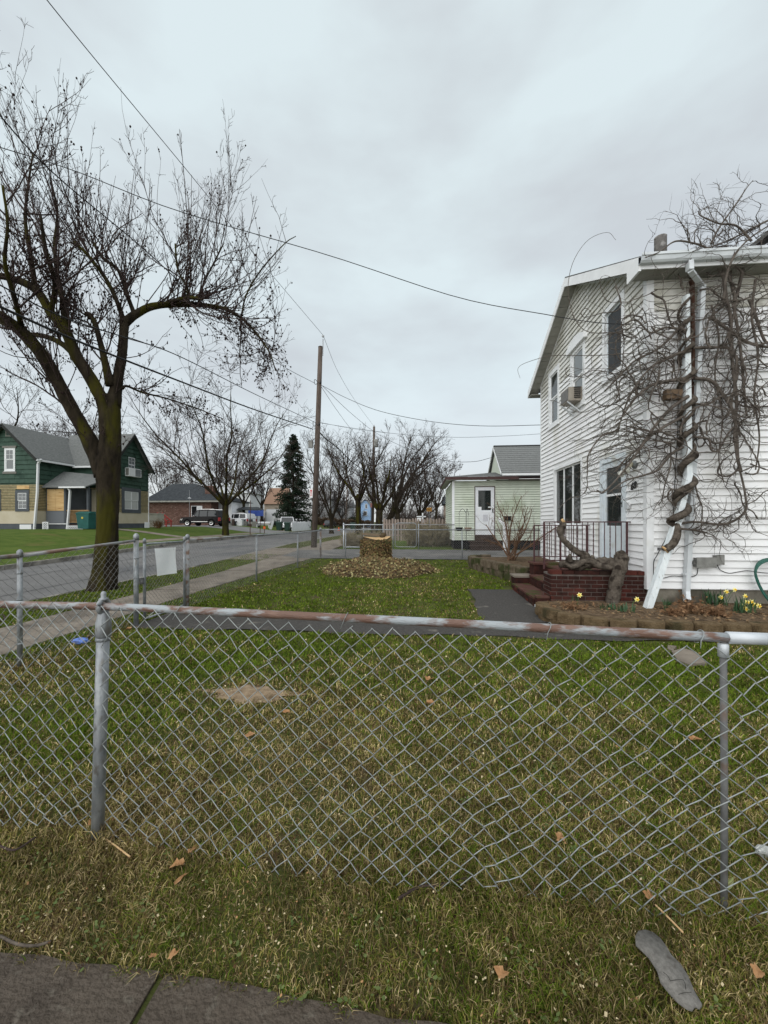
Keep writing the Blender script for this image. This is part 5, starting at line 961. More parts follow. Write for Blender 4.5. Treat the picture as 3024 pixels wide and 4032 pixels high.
# ---- the big street tree
TB = G(405, 2322); dT = float((TB - EYE) @ FWD); u = dT / FPX
bt = thing('maple_tree', 'big leafless street tree with mossy forked trunk on the verge', 'tree', TB)
rt_ = np.random.default_rng(77)
limbs = []
def limb(pts, n=26, sides=12, bump=.05, nm='limb', par=bt):
    """pts: (px, py, depth offset, radius in px)"""
    P = np.array([AD(a, b, dT + c) for a, b, c, r in pts]); R = np.array([q[3] * u * (.8 if q[3] < 14 else .88 if q[3] < 30 else .94) for q in pts]); V, F = gnarl(P, R, n, bump, int(pts[0][0] + pts[-1][1]), sides, .3); mesh_obj(nm, V, F, m_bark, par, True)
    c = smooth_path(np.column_stack([P, R]), 20); limbs.append((c[:, :3], c[:, 3]))
def ridged(pts, n=110, sides=46):
    c = smooth_path(np.column_stack([np.array([AD(a, b, dT + d_) for a, b, d_, r in pts]), [q[3] * u * .94 for q in pts]]), n); V, F = tubes(c[None, :, :3], c[None, :, 3], sides); V = V.reshape(n, sides, 3); a = 2*PI*np.arange(sides)/sides; r = np.random.default_rng(9)
    for i in range(n):
        h_ = i / n * 5.2; aw = a + .10 * np.sin(h_ * 2.2 + 2 * a); rd_ = vnoise(aw * 4.6 + 40, np.full(sides, h_ * 1.1), .42, 5); fl = np.exp(-h_ / .28)
        V[i] = c[i, :3] + (V[i] - c[i, :3]) * (1 + .055 * (rd_ - .5) * 2 + .03 * np.sin(2*a + h_) + .13 * fl * np.maximum(0, np.sin(2.5 * a + .8)) + r.normal(0, .006, sides))[:, None]
    mesh_obj('trunk', V.reshape(-1, 3), F, m_bark, bt, True); c2 = smooth_path(c, 20); limbs.append((c2[:, :3], c2[:, 3]))
ridged([(402, 2345, 0, 60), (404, 2318, 0, 54), (412, 2260, 0, 46), (420, 2150, 0, 41), (424, 2020, 0, 40), (426, 1930, 0, 41), (424, 1860, 0, 45), (424, 1800, 0, 44)])
limb([(415, 1870, 0, 40), (380, 1790, -.05, 33), (335, 1700, -.1, 29), (278, 1600, -.25, 26), (215, 1480, -.4, 25), (160, 1390, -.55, 24), (95, 1315, -.7, 23), (10, 1250, -.9, 20), (-110, 1190, -1.1, 16)], 46, 12, .07)
limb([(425, 1990, 0, 34), (427, 1880, 0, 42), (430, 1800, 0, 43), (434, 1730, 0, 40), (436, 1640, .02, 37), (438, 1560, .05, 33)], 26, 16)
limb([(428, 1700, 0, 32), (408, 1590, -.1, 26), (352, 1480, -.2, 24), (300, 1400, -.3, 23), (262, 1310, -.4, 21), (200, 1230, -.45, 18), (140, 1140, -.5, 17), (40, 1095, -.6, 14), (-60, 1080, -.7, 11)], 46, 12, .07)
limb([(445, 1600, .05, 30), (462, 1500, .1, 22), (480, 1400, .15, 19), (487, 1310, .2, 18), (490, 1258, .25, 19)], 26)
limb([(488, 1275, .25, 19), (530, 1240, .3, 17), (600, 1206, .4, 15), (690, 1200, .5, 13), (800, 1202, .6, 11), (885, 1216, .7, 9), (950, 1252, .8, 7), (1010, 1312, .8, 5), (1062, 1390, .8, 3.5), (1085, 1460, .8, 2.5)], 46)
limb([(640, 1202, .4, 11), (700, 1180, .3, 9.5), (760, 1172, .2, 8), (800, 1180, .2, 5)], 16)
limb([(435, 1520, 0, 20), (412, 1420, -.1, 14), (390, 1330, -.2, 12), (372, 1270, -.2, 12), (350, 1238, -.2, 12), (335, 1240, -.2, 8)], 26)
limb([(300, 1400, -.3, 17), (245, 1355, -.1, 13), (180, 1325, .1, 12), (90, 1310, .4, 10), (0, 1270, .7, 8)], 22)
limb([(486, 1262, .25, 13), (462, 1190, .1, 10), (418, 1100, 0, 9), (350, 1010, -.2, 7), (290, 950, -.3, 5)], 24)
limb([(530, 1240, .3, 11), (500, 1160, .3, 10), (470, 1070, .4, 9), (400, 1010, .5, 7), (360, 940, .6, 5)], 24)
limb([(260, 1310, -.4, 14), (250, 1200, -.2, 11), (225, 1080, 0, 9), (215, 960, .1, 7), (225, 840, .2, 5), (200, 700, .2, 3)], 26)
limb([(140, 1140, -.5, 12), (120, 1000, -.6, 9), (100, 870, -.7, 7), (110, 740, -.7, 5), (130, 600, -.7, 3)], 26)
limb([(200, 1230, -.45, 12), (215, 1120, -.9, 9), (180, 980, -1.2, 7), (160, 850, -1.3, 5)], 22)
limb([(90, 1310, -.6, 12), (60, 1180, -1.2, 9), (20, 1040, -1.6, 7), (30, 880, -1.8, 5), (10, 730, -1.9, 4)], 24)
limb([(740, 1176, .25, 6), (735, 1130, .2, 5), (700, 1060, .1, 4.5), (690, 960, 0, 4)], 14)
limb([(785, 1195, .5, 6), (800, 1120, .6, 5), (840, 1040, .7, 4), (880, 960, .8, 3)], 14)
limb([(950, 1250, .8, 5), (970, 1160, .7, 4), (1030, 1060, .6, 3.5), (1120, 960, .5, 2.5), (1165, 930, .5, 1.8)], 18)
limb([(480, 1530, .1, 8), (500, 1520, .2, 6), (560, 1545, .4, 5), (660, 1570, .7, 4), (780, 1610, 1, 3), (880, 1650, 1.3, 2)], 18)
LP = np.array([l[0] for l in limbs]); LR = np.array([l[1] for l in limbs])
vert = LP[4:]; vr = LR[4:]
# branches that fan out from the limbs, then long upright shoots on them
sel = [1, 3, 5, 5, 6, 7, 8, 9, 10, 11, 12, 13, 14, 15, 16, 17]
S, Dn, L, R = spawn(LP[sel], np.minimum(LR[sel], .04), 5, rt_, .15, 1, (.5, 1.25), rf=.62, up=.35, L=(.8, 2.5)); PA, RA = grow(S, Dn, L, np.clip(R, .010, .024), 10, .10, (0, 0, .055), rt_, .3)
S, Dn, L, R = spawn(PA, RA, 8, rt_, .12, 1, (.35, 1.0), rf=.62, up=.65, L=(.3, 1.7)); P1, R1 = grow(S, Dn, L, np.clip(R, .0055, .012), 9, .06, (0, 0, .075), rt_, .35)
sel = [5, 5, 6, 9, 10, 3, 1]; S, Dn, L, R = spawn(LP[sel], np.minimum(LR[sel], .03), 11, rt_, .1, .95, (.5, 1.2), rf=.6, up=1.1, L=(1.2, 3.1)); PT, RT = grow(S, Dn, L, np.clip(R, .007, .014), 10, .03, (0, 0, .09), rt_, .28)
# drooping twigs below the arch
S, Dn, L, R = spawn(LP[[5, 5, 18]], LR[[5, 5, 18]], 26, rt_, .25, 1, (.7, 1.4), rf=.5, up=-.6, L=(.4, 1.3)); PD, RD = grow(S, Dn, L, np.clip(R, .004, .009), 9, .16, (.03, 0, -.10), rt_, .4)
# spreading ones in every direction
S, Dn, L, R = spawn(LP[1:], np.minimum(LR[1:], .03), 9, rt_, .15, 1, (.6, 1.5), rf=.6, up=.1, L=(.4, 1.5)); PS_, RS_ = grow(S, Dn, L, np.clip(R, .005, .012), 9, .13, (0, 0, .03), rt_, .35)
def inframe(P, R):
    v = P[:, -1] - EYE; px = CXP + FPX * (v @ RGT) / (v @ FWD); k = px < 1150; return P[k], R[k]
(P1, R1), (PT, RT), (PS_, RS_), (PA, RA) = inframe(P1, R1), inframe(PT, RT), inframe(PS_, RS_), inframe(PA, RA)
lvl1 = [(P1, R1), (PT, RT), (PS_, RS_), (PD, RD), (PA, RA)]; lvl2 = []; lvl3 = []
for (P, R), kk, ll, up_ in zip(lvl1, (4, 5, 4, 5, 4), ((.05, .30), (.06, .40), (.05, .32), (.05, .3), (.06, .45)), (.30, .30, .2, -.1, .3)):
    a = spawn(P, R, kk, rt_, .1, .95, (.45, 1.0), rf=.6, up=up_, L=ll); P2, R2 = grow(a[0], a[1], a[2], np.clip(a[3], .0042, .008), 6, .12, (0, 0, .07 if up_ > 0 else 0), rt_, .5); lvl2.append((P2, R2))
    a = spawn(P2, R2, 2, rt_, .2, 1, (.4, 1.1), rf=.7, up=.2, L=(.03, .16)); P3, R3 = grow(a[0], a[1], a[2], np.clip(a[3], .0036, .0055), 2, .1, (0, 0, .05), rt_, .7); lvl3.append((P3, R3))
V, F = join([tubes(P, R, 4) for P, R in lvl1] + [tubes(P, R, 3) for P, R in lvl2] + [tubes(P, R, 3) for P, R in lvl3]); mesh_obj('crown', V, F, m_twig, bt)
tips = np.concatenate([P[:, -1] for P, R in lvl3[:]] + [P[:, -1] for P, R in lvl2[1:]]); tips = tips[rt_.random(len(tips)) < np.where(tips[:, 2] > TB[2] + 7.4, .12, .8)]; V, F = buds(tips, .019, rt_); o = mesh_obj('buds', V, F, mat('bud', (.020, .013, .012), (.035, .022, .02), scale=9, rough=1), bt); o['kind'] = 'stuff'

def bare_tree(label, base, h, r0, seed, forks=5, spread=.5, fork_at=.25, lean=(0, 0), upw=.05, k1=9, k2=7, name='bare_tree', group=None, rtw=.011, mb_=None, mt=None, k3=0, limbw=.08):
    r = np.random.default_rng(seed); base = np.array(base, float); t = thing(name, label, 'tree', base, group)
    fz = base + np.array([lean[0] * fork_at * h, lean[1] * fork_at * h, fork_at * h]); V, F = gnarl([base - [0, 0, .15], base + [0, 0, .15], (base + fz) / 2, fz, fz + [0, 0, .06 * h]], [r0 * 1.5, r0 * 1.12, r0 * .95, r0 * .92, r0 * .6], 26, .05, seed, 10, .3); mesh_obj('trunk', V, F, mb_ or m_bark_far, t, True)
    a = (np.arange(forks) + r.uniform(-.3, .3, forks)) / forks * 2 * PI; D0 = np.stack([np.cos(a) * spread + lean[0], np.sin(a) * spread + lean[1], np.ones(forks)], 1); S0 = fz + np.stack([np.cos(a), np.sin(a), -np.ones(forks)], 1) * r0 * .3
    P, R = grow(S0, D0, r.uniform(.55, .85, forks) * h * (1 - fork_at) * 1.12, np.full(forks, r0 * .46), 14, limbw, (lean[0] * .04, lean[1] * .04, upw), r, .10)
    a = spawn(P, R, k1, r, .12, .95, (.45, 1.0), lf=(.25, .55), rf=.6, up=.2); P2, R2 = grow(a[0], a[1], a[2], np.clip(a[3], rtw * 1.1, .045), 9, .11, (0, 0, .05), r, .25)
    a = spawn(P2, R2, k2, r, .12, 1, (.4, 1.0), lf=(.25, .6), rf=.6, up=.15); P3, R3 = grow(a[0], a[1], a[2], np.clip(a[3], rtw * .8, rtw * 1.6), 6, .14, (0, 0, .03), r, .6)
    parts = [tubes(P2, R2, 4), tubes(P3, R3, 3)]
    if k3: a = spawn(P3, R3, k3, r, .2, 1, (.4, 1.0), lf=(.3, .6), rf=.8, up=.1); P4, R4 = grow(a[0], a[1], a[2], np.full(len(a[0]), rtw * .75), 4, .15, (0, 0, .03), r, .7); parts.append(tubes(P4, R4, 3))
    mesh_obj('limbs', *tubes(P, R, 7), mb_ or m_bark_far, t, True); mesh_obj('crown', *join(parts), mt or m_twig_far, t); return t
def gz_(px, d, py=None):
    p = AD(px, HYP, d); return np.array([p[0], p[1], float(ground(p[0], p[1]))])
bare_tree('bare tree outside the left edge with branch tips entering the upper left corner', np.array([-7.7, 3.0, .0]), 10.5, .22, 15, 6, .24, .45, (.0, .05), .05, 8, 6, k3=3, rtw=.007, mb_=m_bark, mt=m_twig)
# second street tree, across the road
b2 = gz_(888, 34.0); bare_tree('spreading leafless tree across the street in front of the black car', b2, 14.8, .27, 5, 8, 1.0, .18, (0, 0), .035, 11, 9, k3=4, rtw=.014, mb_=m_bark)
# trees behind the green house, at the left edge
bare_tree('large leafless tree rising behind the green house at the left edge', gz_(-60, 44), 20, .45, 9, 8, .9, .2, (.2, 0), .0, 12, 9, k3=4, rtw=.018, group='trees behind the houses')
bare_tree('leafless tree behind the green house roof near the big trunk', gz_(330, 52), 16, .3, 19, 6, .6, .25, (0, 0), .03, 10, 8, k3=3, rtw=.02, group='trees behind the houses')
for i, (px, d, h, lab) in enumerate(((640, 70, 9.5, 'hazy bare tree right of the green house gable'), (720, 78, 9, 'hazy bare tree above the brick chimney'), (800, 84, 9.5, 'grey bare tree behind the white building'), (960, 60, 8.5, 'thin bare tree between white building and spruce'), (1030, 64, 8, 'small bare tree left of the spruce'))):
    bare_tree(lab, gz_(px, d), h + 4.5, .22, 40 + i, 6, .55, .25, (0, 0), .05, 8, 8, k3=3, rtw=.026, group='trees behind the houses')
# street trees down the road
bare_tree('slender many stemmed bare tree just right of the utility pole', gz_(1305, 44), 12.6, .24, 61, 7, .36, .12, (0, 0), .06, 9, 8, k3=3, rtw=.016, group='street trees down the road')
bare_tree('bare street tree with mossy forked trunk left of second pole', gz_(1412, 40), 11.2, .30, 62, 5, .55, .30, (-.02, 0), .05, 10, 8, k3=3, rtw=.015, group='street trees down the road', mb_=m_bark)
bare_tree('dark thick bare tree right of the second utility pole', gz_(1490, 38), 9.8, .36, 63, 6, .65, .24, (.05, 0), .05, 10, 8, k3=3, rtw=.015, group='street trees down the road', mb_=m_bark)
bare_tree('tall bare tree leaning right with a wide fan crown', gz_(1512, 44), 14.6, .34, 64, 5, .34, .30, (.42, 0), .0, 11, 8, k3=4, rtw=.014, group='street trees down the road', limbw=.06)
bare_tree('bare tree behind the brown picket fence', gz_(1562, 40), 9.4, .24, 65, 6, .6, .22, (.05, 0), .05, 9, 8, k3=3, rtw=.015, group='street trees down the road')
bare_tree('low bare tree with slanting trunk left of the light green house', gz_(1630, 44), 10.0, .22, 66, 6, .55, .2, (.3, 0), .05, 9, 8, k3=3, rtw=.017, group='street trees down the road')
bare_tree('pale bare tree close beside the light green house eave', gz_(1715, 58), 13, .2, 67, 6, .5, .25, (.05, 0), .05, 9, 8, k3=3, rtw=.022, group='street trees down the road')
for i, (px, d, h, lab) in enumerate(((1345, 95, 12, 'far grey bare tree behind the white house porch'), (1450, 110, 13, 'far bare tree above the blue house'), (1540, 100, 11, 'far bare tree at the end of the street'), (1600, 90, 10, 'far bare tree over the brown fence'), (1680, 95, 11, 'far bare tree at the edge of light green house'), (1255, 90, 11, 'far bare tree behind the utility pole'))):
    bare_tree(lab, gz_(px, d), h, .22, 80 + i, 7, .6, .15, (0, 0), .05, 8, 8, k3=3, rtw=.034, group='far trees at the end of the street')
# brown thicket that reads as one mass
def thicket(name, label, pxs, d0, d1, h, n, seed, cat='thicket', mt=None):
    r = np.random.default_rng(seed); px = r.uniform(*pxs, n); d = r.uniform(d0, d1, n); S = np.array([gz_(a, b) for a, b in zip(px, d)]); P, R = grow(S, np.stack([r.normal(0, .35, n), r.normal(0, .35, n), np.ones(n)], 1), r.uniform(.4, 1, n) * h, np.full(n, .02), 7, .14, (0, 0, .03), r, .5)
    a = spawn(P, R, 6, r, .1, 1, (.4, 1.0), rf=.7, L=(.2 * h, .45 * h)); P2, R2 = grow(a[0], a[1], a[2], np.full(len(a[0]), .014), 4, .2, (0, 0, .03), r, .7); a = spawn(P2, R2, 4, r, .1, 1, (.4, 1.1), rf=.7, L=(.1 * h, .25 * h)); P3, R3 = grow(a[0], a[1], a[2], np.full(len(a[0]), .011), 3, .2, (0, 0, 0), r, .7)
    o = mesh_obj(name, *join([tubes(P, R, 3), tubes(P2, R2, 3), tubes(P3, R3, 3)]), mt or m_twig_far); tag(o, label, cat, kind='stuff')
thicket('thicket', 'brown leafless undergrowth at the end of the street', (1520, 1790), 62, 90, 3.6, 330, 5); thicket('thicket', 'brown leafless thicket left of the blue house', (1225, 1420), 85, 120, 4.5, 260, 6)
thicket('brush', 'dry brush and weeds along the neighbour chain link fence', (1360, 1500), 19.6, 20.6, .8, 120, 7, 'weeds', mat('dry_weed', (.19, .16, .10), (.28, .24, .16), scale=4, rough=1, obj=False))
thicket('brush', 'tan dry shrubs before the brown picket fence and house corner', (1600, 1790), 20.2, 22.5, 1.15, 180, 8, 'weeds', MATS['dry_weed'])
# spruce
def spruce(label, base, h, rad, seed):
    r = np.random.default_rng(seed); t = thing('spruce_tree', label, 'tree', base); mesh_obj('trunk', *tubes(np.array([[base, base + [0, 0, h * .5], base + [0, 0, h * .98]]]), np.array([[.22, .14, .03]]), 8), m_bark_far, t, True)
    n = 460; zf = np.sort(r.random(n) ** 1.15); a = r.uniform(0, 2*PI, n); ln = rad * (1 - zf) ** .66 * r.uniform(.55, 1.1, n) + .12; S = base + np.stack([0*a, 0*a, .3 + zf * (h - .35)], 1); D0 = np.stack([np.cos(a), np.sin(a), .25 - .1 * zf], 1)
    P, R = grow(S, D0, ln, np.full(n, .03), 7, .06, (0, 0, -.09), r, .3); mesh_obj('branches', *tubes(P, R, 3), m_bark_far, t)
    k = 42; q = r.uniform(.15, 1, (n, k)) * 6.999; i = q.astype(int); f = (q - i)[..., None]; m_ = np.arange(n)[:, None]; C = (P[m_, i] * (1 - f) + P[m_, i + 1] * f).reshape(-1, 3); C = C + r.normal(0, .085, C.shape) - np.array([0, 0, .06]); Dd = unit(np.repeat(D0, k, 0) + r.normal(0, .55, C.shape) + np.array([0, 0, -.35])); w = unit(np.cross(Dd, r.normal(size=C.shape))); s = r.uniform(.14, .32, len(C))[:, None]
    V = np.stack([C - w * s * .22, C + Dd * s * .5 - w * s * .28, C + Dd * s * 1.2, C + Dd * s * .5 + w * s * .28], 1).reshape(-1, 3); b = np.arange(len(C)) * 4; mesh_obj('crown', V, np.stack([b, b+1, b+2, b+3], 1), mat('spruce_needles', (.012, .022, .014), (.030, .046, .028), scale=1.5, rough=.9, obj=False), t)
spruce('tall dark green spruce left of the utility pole', gz_(1155, 58), 13.9, 3.3, 3)
spruce('shorter spruce partly behind the tall spruce', gz_(1122, 66), 9.5, 2.2, 8) if False else None

# ================================================================== UTILITY POLES AND WIRES
m_pole = mat('weathered_pole', (.062, .048, .040), (.135, .108, .092), scale=6, rough=.95, bump=.5, stretch=(4, 4, .3), obj=False); m_ins = mat('porcelain', (.42, .43, .44), rough=.3)
UB = G(1235, 2158); dU = float((UB - EYE) @ FWD); UT = AD(1262, 1366, dU)
up = thing('utility_pole', 'tall weathered wooden utility pole leaning slightly by the street corner', 'utility pole', UB)
MB().tube([UB - [0, 0, .3], UB + (UT - UB) * .5, UT], [.15, .135, .11], 14).build('pole', m_pole, up, True); MB().lathe(UT, [(.125, -.01), (.10, .02), (.01, .03)], 12).build('pole_top', m_pole, up, True)
pin = AD(1272, 1322, dU); MB().bar(AD(1271, 1400, dU), AD(1272, 1335, dU), .04).build('pin_bracket', m_galv, up); MB().lathe(pin - [0, 0, .08], [(.03, 0), (.07, .03), (.03, .05), (.065, .08), (.03, .11)], 10).build('insulator', m_ins, up, True)
MB().box(AD(1219, 1762, dU) - [.05, .05, 0], AD(1226, 1735, dU) + [.06, .1, 0]).build('terminal_box', m_box, up)
for py in (1508, 1672): c = AD(1253 - (py - 1508) * .03, py, dU); MB().tube([c + [.16 * math.cos(a), -.16 + .1 * math.sin(a), .1 * math.sin(a * 2)] for a in np.linspace(0, 2*PI, 18)], .014, 5).build('wire_loop', m_wire, up); MB().lathe(c + [.15, -.1, -.06], [(.03, 0), (.05, .05), (.03, .1)], 8).build('insulator', m_wire, up)
sn = thing('pole_sign', 'small white parking sign with red print on the utility pole', 'sign', AD(1226, 1945, dU)); q = dU - .19
MB().hexa([AD(1219, 1960, q), AD(1231, 1960, q), AD(1231, 1960, q + .01), AD(1219, 1960, q + .01)], [AD(1219, 1924, q), AD(1232, 1924, q), AD(1232, 1924, q + .01), AD(1219, 1924, q + .01)]).build('plate', mat('sign_white', (.74, .72, .72), rough=.5), sn)
for a, b in ((1929, 1936), (1939, 1941), (1944, 1946), (1949, 1951)): MB().hexa([AD(1221, b, q - .006), AD(1229, b, q - .006), AD(1229, b, q - .002), AD(1221, b, q - .002)], [AD(1221, a, q - .006), AD(1229, a, q - .006), AD(1229, a, q - .002), AD(1221, a, q - .002)]).build('print', mat('sign_red', (.55, .10, .10), rough=.5), sn)
d2 = 43.; U2 = gz_(1466, d2); T2 = AD(1473, 1680, d2); u2 = thing('utility_pole', 'second utility pole with transformer further down the street', 'utility pole', U2)
MB().tube([U2 - [0, 0, .3], T2], [.17, .12], 10).build('pole', m_pole, u2, True); MB().lathe(AD(1480, 1760, d2 - .3), [(.02, -.02), (.22, 0), (.24, .05), (.24, .75), (.18, .82), (.04, .86)], 12).build('transformer', m_box, u2, True); MB().lathe(T2 + [0, 0, .02], [(.03, 0), (.06, .1), (.03, .2)], 8).build('insulator', m_ins, u2, True); MB().box(AD(1458, 1998, d2 - .22), AD(1465, 1982, d2 - .2)).build('notice', mat('faded_red_notice', (.45, .22, .2), rough=.7), u2)
d3 = 75.; U3 = gz_(1360, d3); u3 = thing('utility_pole', 'thin distant pole left of the mossy street tree', 'utility pole', U3); MB().tube([U3, AD(1369, 1890, d3)], [.14, .10], 8).build('pole', m_pole, u3, True); MB().bar(AD(1360, 1905, d3), AD(1380, 1905, d3), .1).build('crossarm', m_pole, u3)
def wire(lab, pts, r, m=None, n=40, name='overhead_wire', group='overhead wires'):
    P = [np.asarray(q) if isinstance(q, np.ndarray) else AD(*q) for q in pts]; c = smooth_path(P, n); o = MB().tube(c, r, 5).build(name, m or m_wire, None, True, at=c[0]); tag(o, lab, 'wire', group)
wX = lambda px, py, x: AX(px, py, x)
wire('top power line running overhead from upper left to the pole top', [wX(60, -200, -6.1), wX(185, 0, -5.95), wX(760, 700, -5.75), wX(1010, 1010, -5.6), pin + np.array([0, 0, .03])], .008)
wire('top power line between first and second utility pole', [pin + np.array([0, 0, .03]), (1330, 1462, 24.5), (1400, 1580, 31), (1472, 1678, d2)], .009)
wire('slack power line from the left edge through the maple crown to the pole', [wX(-60, 380, -6.2), wX(0, 455, -6.15), wX(220, 690, -6), wX(600, 1010, -5.9), wX(900, 1290, -5.7), (1120, 1445, 17.5), (1238, 1508, dU)], .011)
wire('service drop crossing the sky from left edge to the white house', [wX(-80, 555, -6.2), (0, 580, 7.2), (298, 674, 7.3), (700, 830, 7.6), (1300, 1007, 8.2), (1800, 1170, 8.4), (2160, 1240, 7.9), (2330, 1268, 7.4), AY(2480, 1278, 7.2)], .008)
wire('thick black cable sagging behind the maple trunk to the pole', [wX(-100, 1150, -6.4), wX(0, 1207, -6.4), wX(240, 1315, -6.35), wX(460, 1405, -6.3), wX(700, 1498, -6.2), wX(1000, 1612, -5.9), (1232, 1690, dU)], .022)
wire('thinner cable above the thick one on the left of the pole', [wX(-60, 1090, -6.3), wX(228, 1240, -6.2), wX(480, 1325, -6.1), wX(700, 1400, -6), wX(1000, 1550, -5.8), (1234, 1660, dU)], .012)
wire('twisted service line from pole to the white house far corner', [(1262, 1515, dU), (1370, 1570, 19), (1500, 1620, 18), (1700, 1660, 17), (1900, 1677, 16), (2140, 1673, 14.5)], .011)
wire('lower line from pole passing behind the white house', [(1258, 1665, dU), (1420, 1690, 22), (1600, 1712, 22), (1800, 1722, 22), (2000, 1716, 22), (2160, 1706, 22)], .009)
wire('service line sagging to the light green house gable', [(1270, 1520, dU), (1380, 1625, 24), (1480, 1704, 28), (1600, 1765, 25), (1740, 1811, 21), (1860, 1818, 19.5), (1942, 1800, 19.2)], .011)
wire('secondary line dipping between first pole and second pole', [(1262, 1518, dU), (1330, 1620, 24), (1400, 1710, 31), (1468, 1770, d2)], .010)
wire('heavy bundled cable from first pole into the trees', [(1250, 1690, dU), (1275, 1720, dU + 1), (1330, 1765, 25), (1400, 1830, 33), (1466, 1870, d2)], .030)
wire('faint far line across the sky above the second pole', [(1255, 1662, 30), (1400, 1690, 34), (1560, 1708, 36), (1700, 1720, 36)], .008)
wire('guy wire beside the maple trunk over the green house', [(450, 1745, 24), (482, 1650, 22), (500, 1600, 21)], .012)

# ================================================================== LIGHT GREEN NEIGHBOUR HOUSE
YL = 19.2; lx = lambda px: float(AY(px, 2000, YL)[0]); lz = lambda py, px=1900: float(AY(px, py, YL)[2]); PLh = lambda u, z, o: (u, YL - o, z)
lh = thing('green_house', 'pale green sided bungalow with white door behind the driveway', 'house', (lx(1900), YL, float(ground(2.5, YL))))
m_pale = mat('pale_green_siding', (.52, .565, .475), (.58, .62, .53), scale=2, rough=.6, c3=(.42, .47, .36), c3s=.7, c3w=.6, obj=False); m_maroon = mat('maroon_trim', (.045, .022, .020), (.065, .03, .028), scale=4, rough=.6, obj=False)
gzl = float(ground(2.5, YL)); x0, x1 = lx(1782), lx(2200); zb, zt_ = lz(2128), lz(1893); dop = (lx(1868), lx(1949), lz(2107), lz(1915))
wl = strips_wall(PLh, x0, x1, zb, zt_, [dop], -.03, -.002).build('wall', m_pale, lh); siding(wl, PLh, x0 + .09, x1, zb, zt_, .115, [dop], m_pale, thick=.045, slot=.022)
MB().box((x0 - .02, YL - .03, zb), (x0 + .09, YL, zt_)).build('corner_board', m_white, lh); MB().box((x0 - .02, YL + .001, zb), (x0 + .0, YL + .10, zt_)).build('corner_board', m_white, lh)
sd_ = MB().box((x0 + .01, YL + .1, zb), (x0 + .04, YL + 5, zt_)).build('wall', m_pale, lh); siding(sd_, lambda u, z, o: (x0 + .01 - o, u, z), YL + .1, YL + 5, zb, zt_, .115, [], m_pale, thick=.045, slot=.022)
MB().box((x0 + .05, YL + .03, gzl - .2), (x1, YL + 5, zb)).build('foundation', mat('black_base', (.02, .02, .022), rough=.8), lh)
ez = zt_ + .02; hx = lx(1752); xg = 3.94
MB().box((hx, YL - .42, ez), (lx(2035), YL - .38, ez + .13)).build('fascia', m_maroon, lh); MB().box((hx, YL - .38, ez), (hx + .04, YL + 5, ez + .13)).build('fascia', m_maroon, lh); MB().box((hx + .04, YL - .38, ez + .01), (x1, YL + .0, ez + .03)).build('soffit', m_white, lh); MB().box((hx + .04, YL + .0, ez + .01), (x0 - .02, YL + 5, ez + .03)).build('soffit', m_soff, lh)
MB().add([(hx, YL - .42, ez + .135), (x1, YL - .42, ez + .135), (x1, YL + 2.0, ez + .62), (xg - .1, YL + 2.0, ez + .62), (hx + 1.2, YL + 3.2, ez + .5), (hx, YL + 5, ez + .135)], [(0, 1, 2, 3, 4, 5)]).build('porch_roof', m_shing, lh)
rz, ry, e_z, e_y = 5.59, 21.15, 3.93, 19.0
m_shing2 = mat('grey_green_shingle', (.125, .13, .128), (.195, .20, .197), scale=10, rough=.95, bump=.5, bscale=24, stretch=(1.2, 1, 6), obj=False)
MB().hexa([(xg - .12, e_y, e_z - .05), (x1 + 3, e_y, e_z - .05), (x1 + 3, ry, rz - .05), (xg - .12, ry, rz - .05)], [(xg - .12, e_y, e_z + .03), (x1 + 3, e_y, e_z + .03), (x1 + 3, ry, rz + .03), (xg - .12, ry, rz + .03)]).build('roof', m_shing2, lh)
MB().hexa([(xg - .12, ry, rz - .05), (x1 + 3, ry, rz - .05), (x1 + 3, ry + 2.2, e_z - .05), (xg - .12, ry + 2.2, e_z - .05)], [(xg - .12, ry, rz + .03), (x1 + 3, ry, rz + .03), (x1 + 3, ry + 2.2, e_z + .03), (xg - .12, ry + 2.2, e_z + .03)]).build('roof', m_shing2, lh)
MB().box((xg - .1, ry - .08, rz + .02), (x1 + 3, ry + .08, rz + .07)).build('ridge_cap', mat('dark_ridge', (.05, .05, .05), rough=.9), lh)
nrow = 13; 
for i in range(nrow):                                     # shingle courses with real laps
    t0, t1 = i / nrow, (i + 1) / nrow; f = lambda t, o: (e_y + (ry - e_y) * t - o * .3, e_z + .03 + (rz - e_z) * t + o * .5); a0 = f(t0, .05); a1 = f(t1, .012)
    MB().hexa([(xg - .13, a0[0], a0[1] - .03), (x1 + 3, a0[0], a0[1] - .03), (x1 + 3, a1[0], a1[1] - .02), (xg - .13, a1[0], a1[1] - .02)], [(xg - .13, a0[0], a0[1]), (x1 + 3, a0[0], a0[1]), (x1 + 3, a1[0], a1[1]), (xg - .13, a1[0], a1[1])]).build('shingle_course', m_shing2, lh)
MB().prism([(xg, e_y + .15, e_z - .1), (xg, ry, rz - .1), (xg, ry + 2.0, e_z - .1)], (.03, 0, 0)).build('gable_wall', m_pale, lh); MB().bar((xg - .13, e_y, e_z - .03), (xg - .13, ry, rz - .03), .03, .10).build('rake_board', m_white, lh); MB().bar((xg - .13, ry + 2.2, e_z - .03), (xg - .13, ry, rz - .03), .03, .10).build('rake_board', m_white, lh); MB().box((xg - .1, e_y - .1, e_z - .10), (x1 + 3, e_y - .005, e_z + .0)).build('gutter', m_white, lh); MB().box((xg + .2, e_y - .004, e_z - .33), (x1 + 3, e_y + .02, e_z - .101)).build('fascia', m_maroon, lh)
d = pframe(PLh, *dop, -.03, .03, .035, wb=.012).build('door_frame', m_maroon, lh); u0, u1, v0, v1 = dop[0] + .037, dop[1] - .037, dop[2] + .014, dop[3] - .037
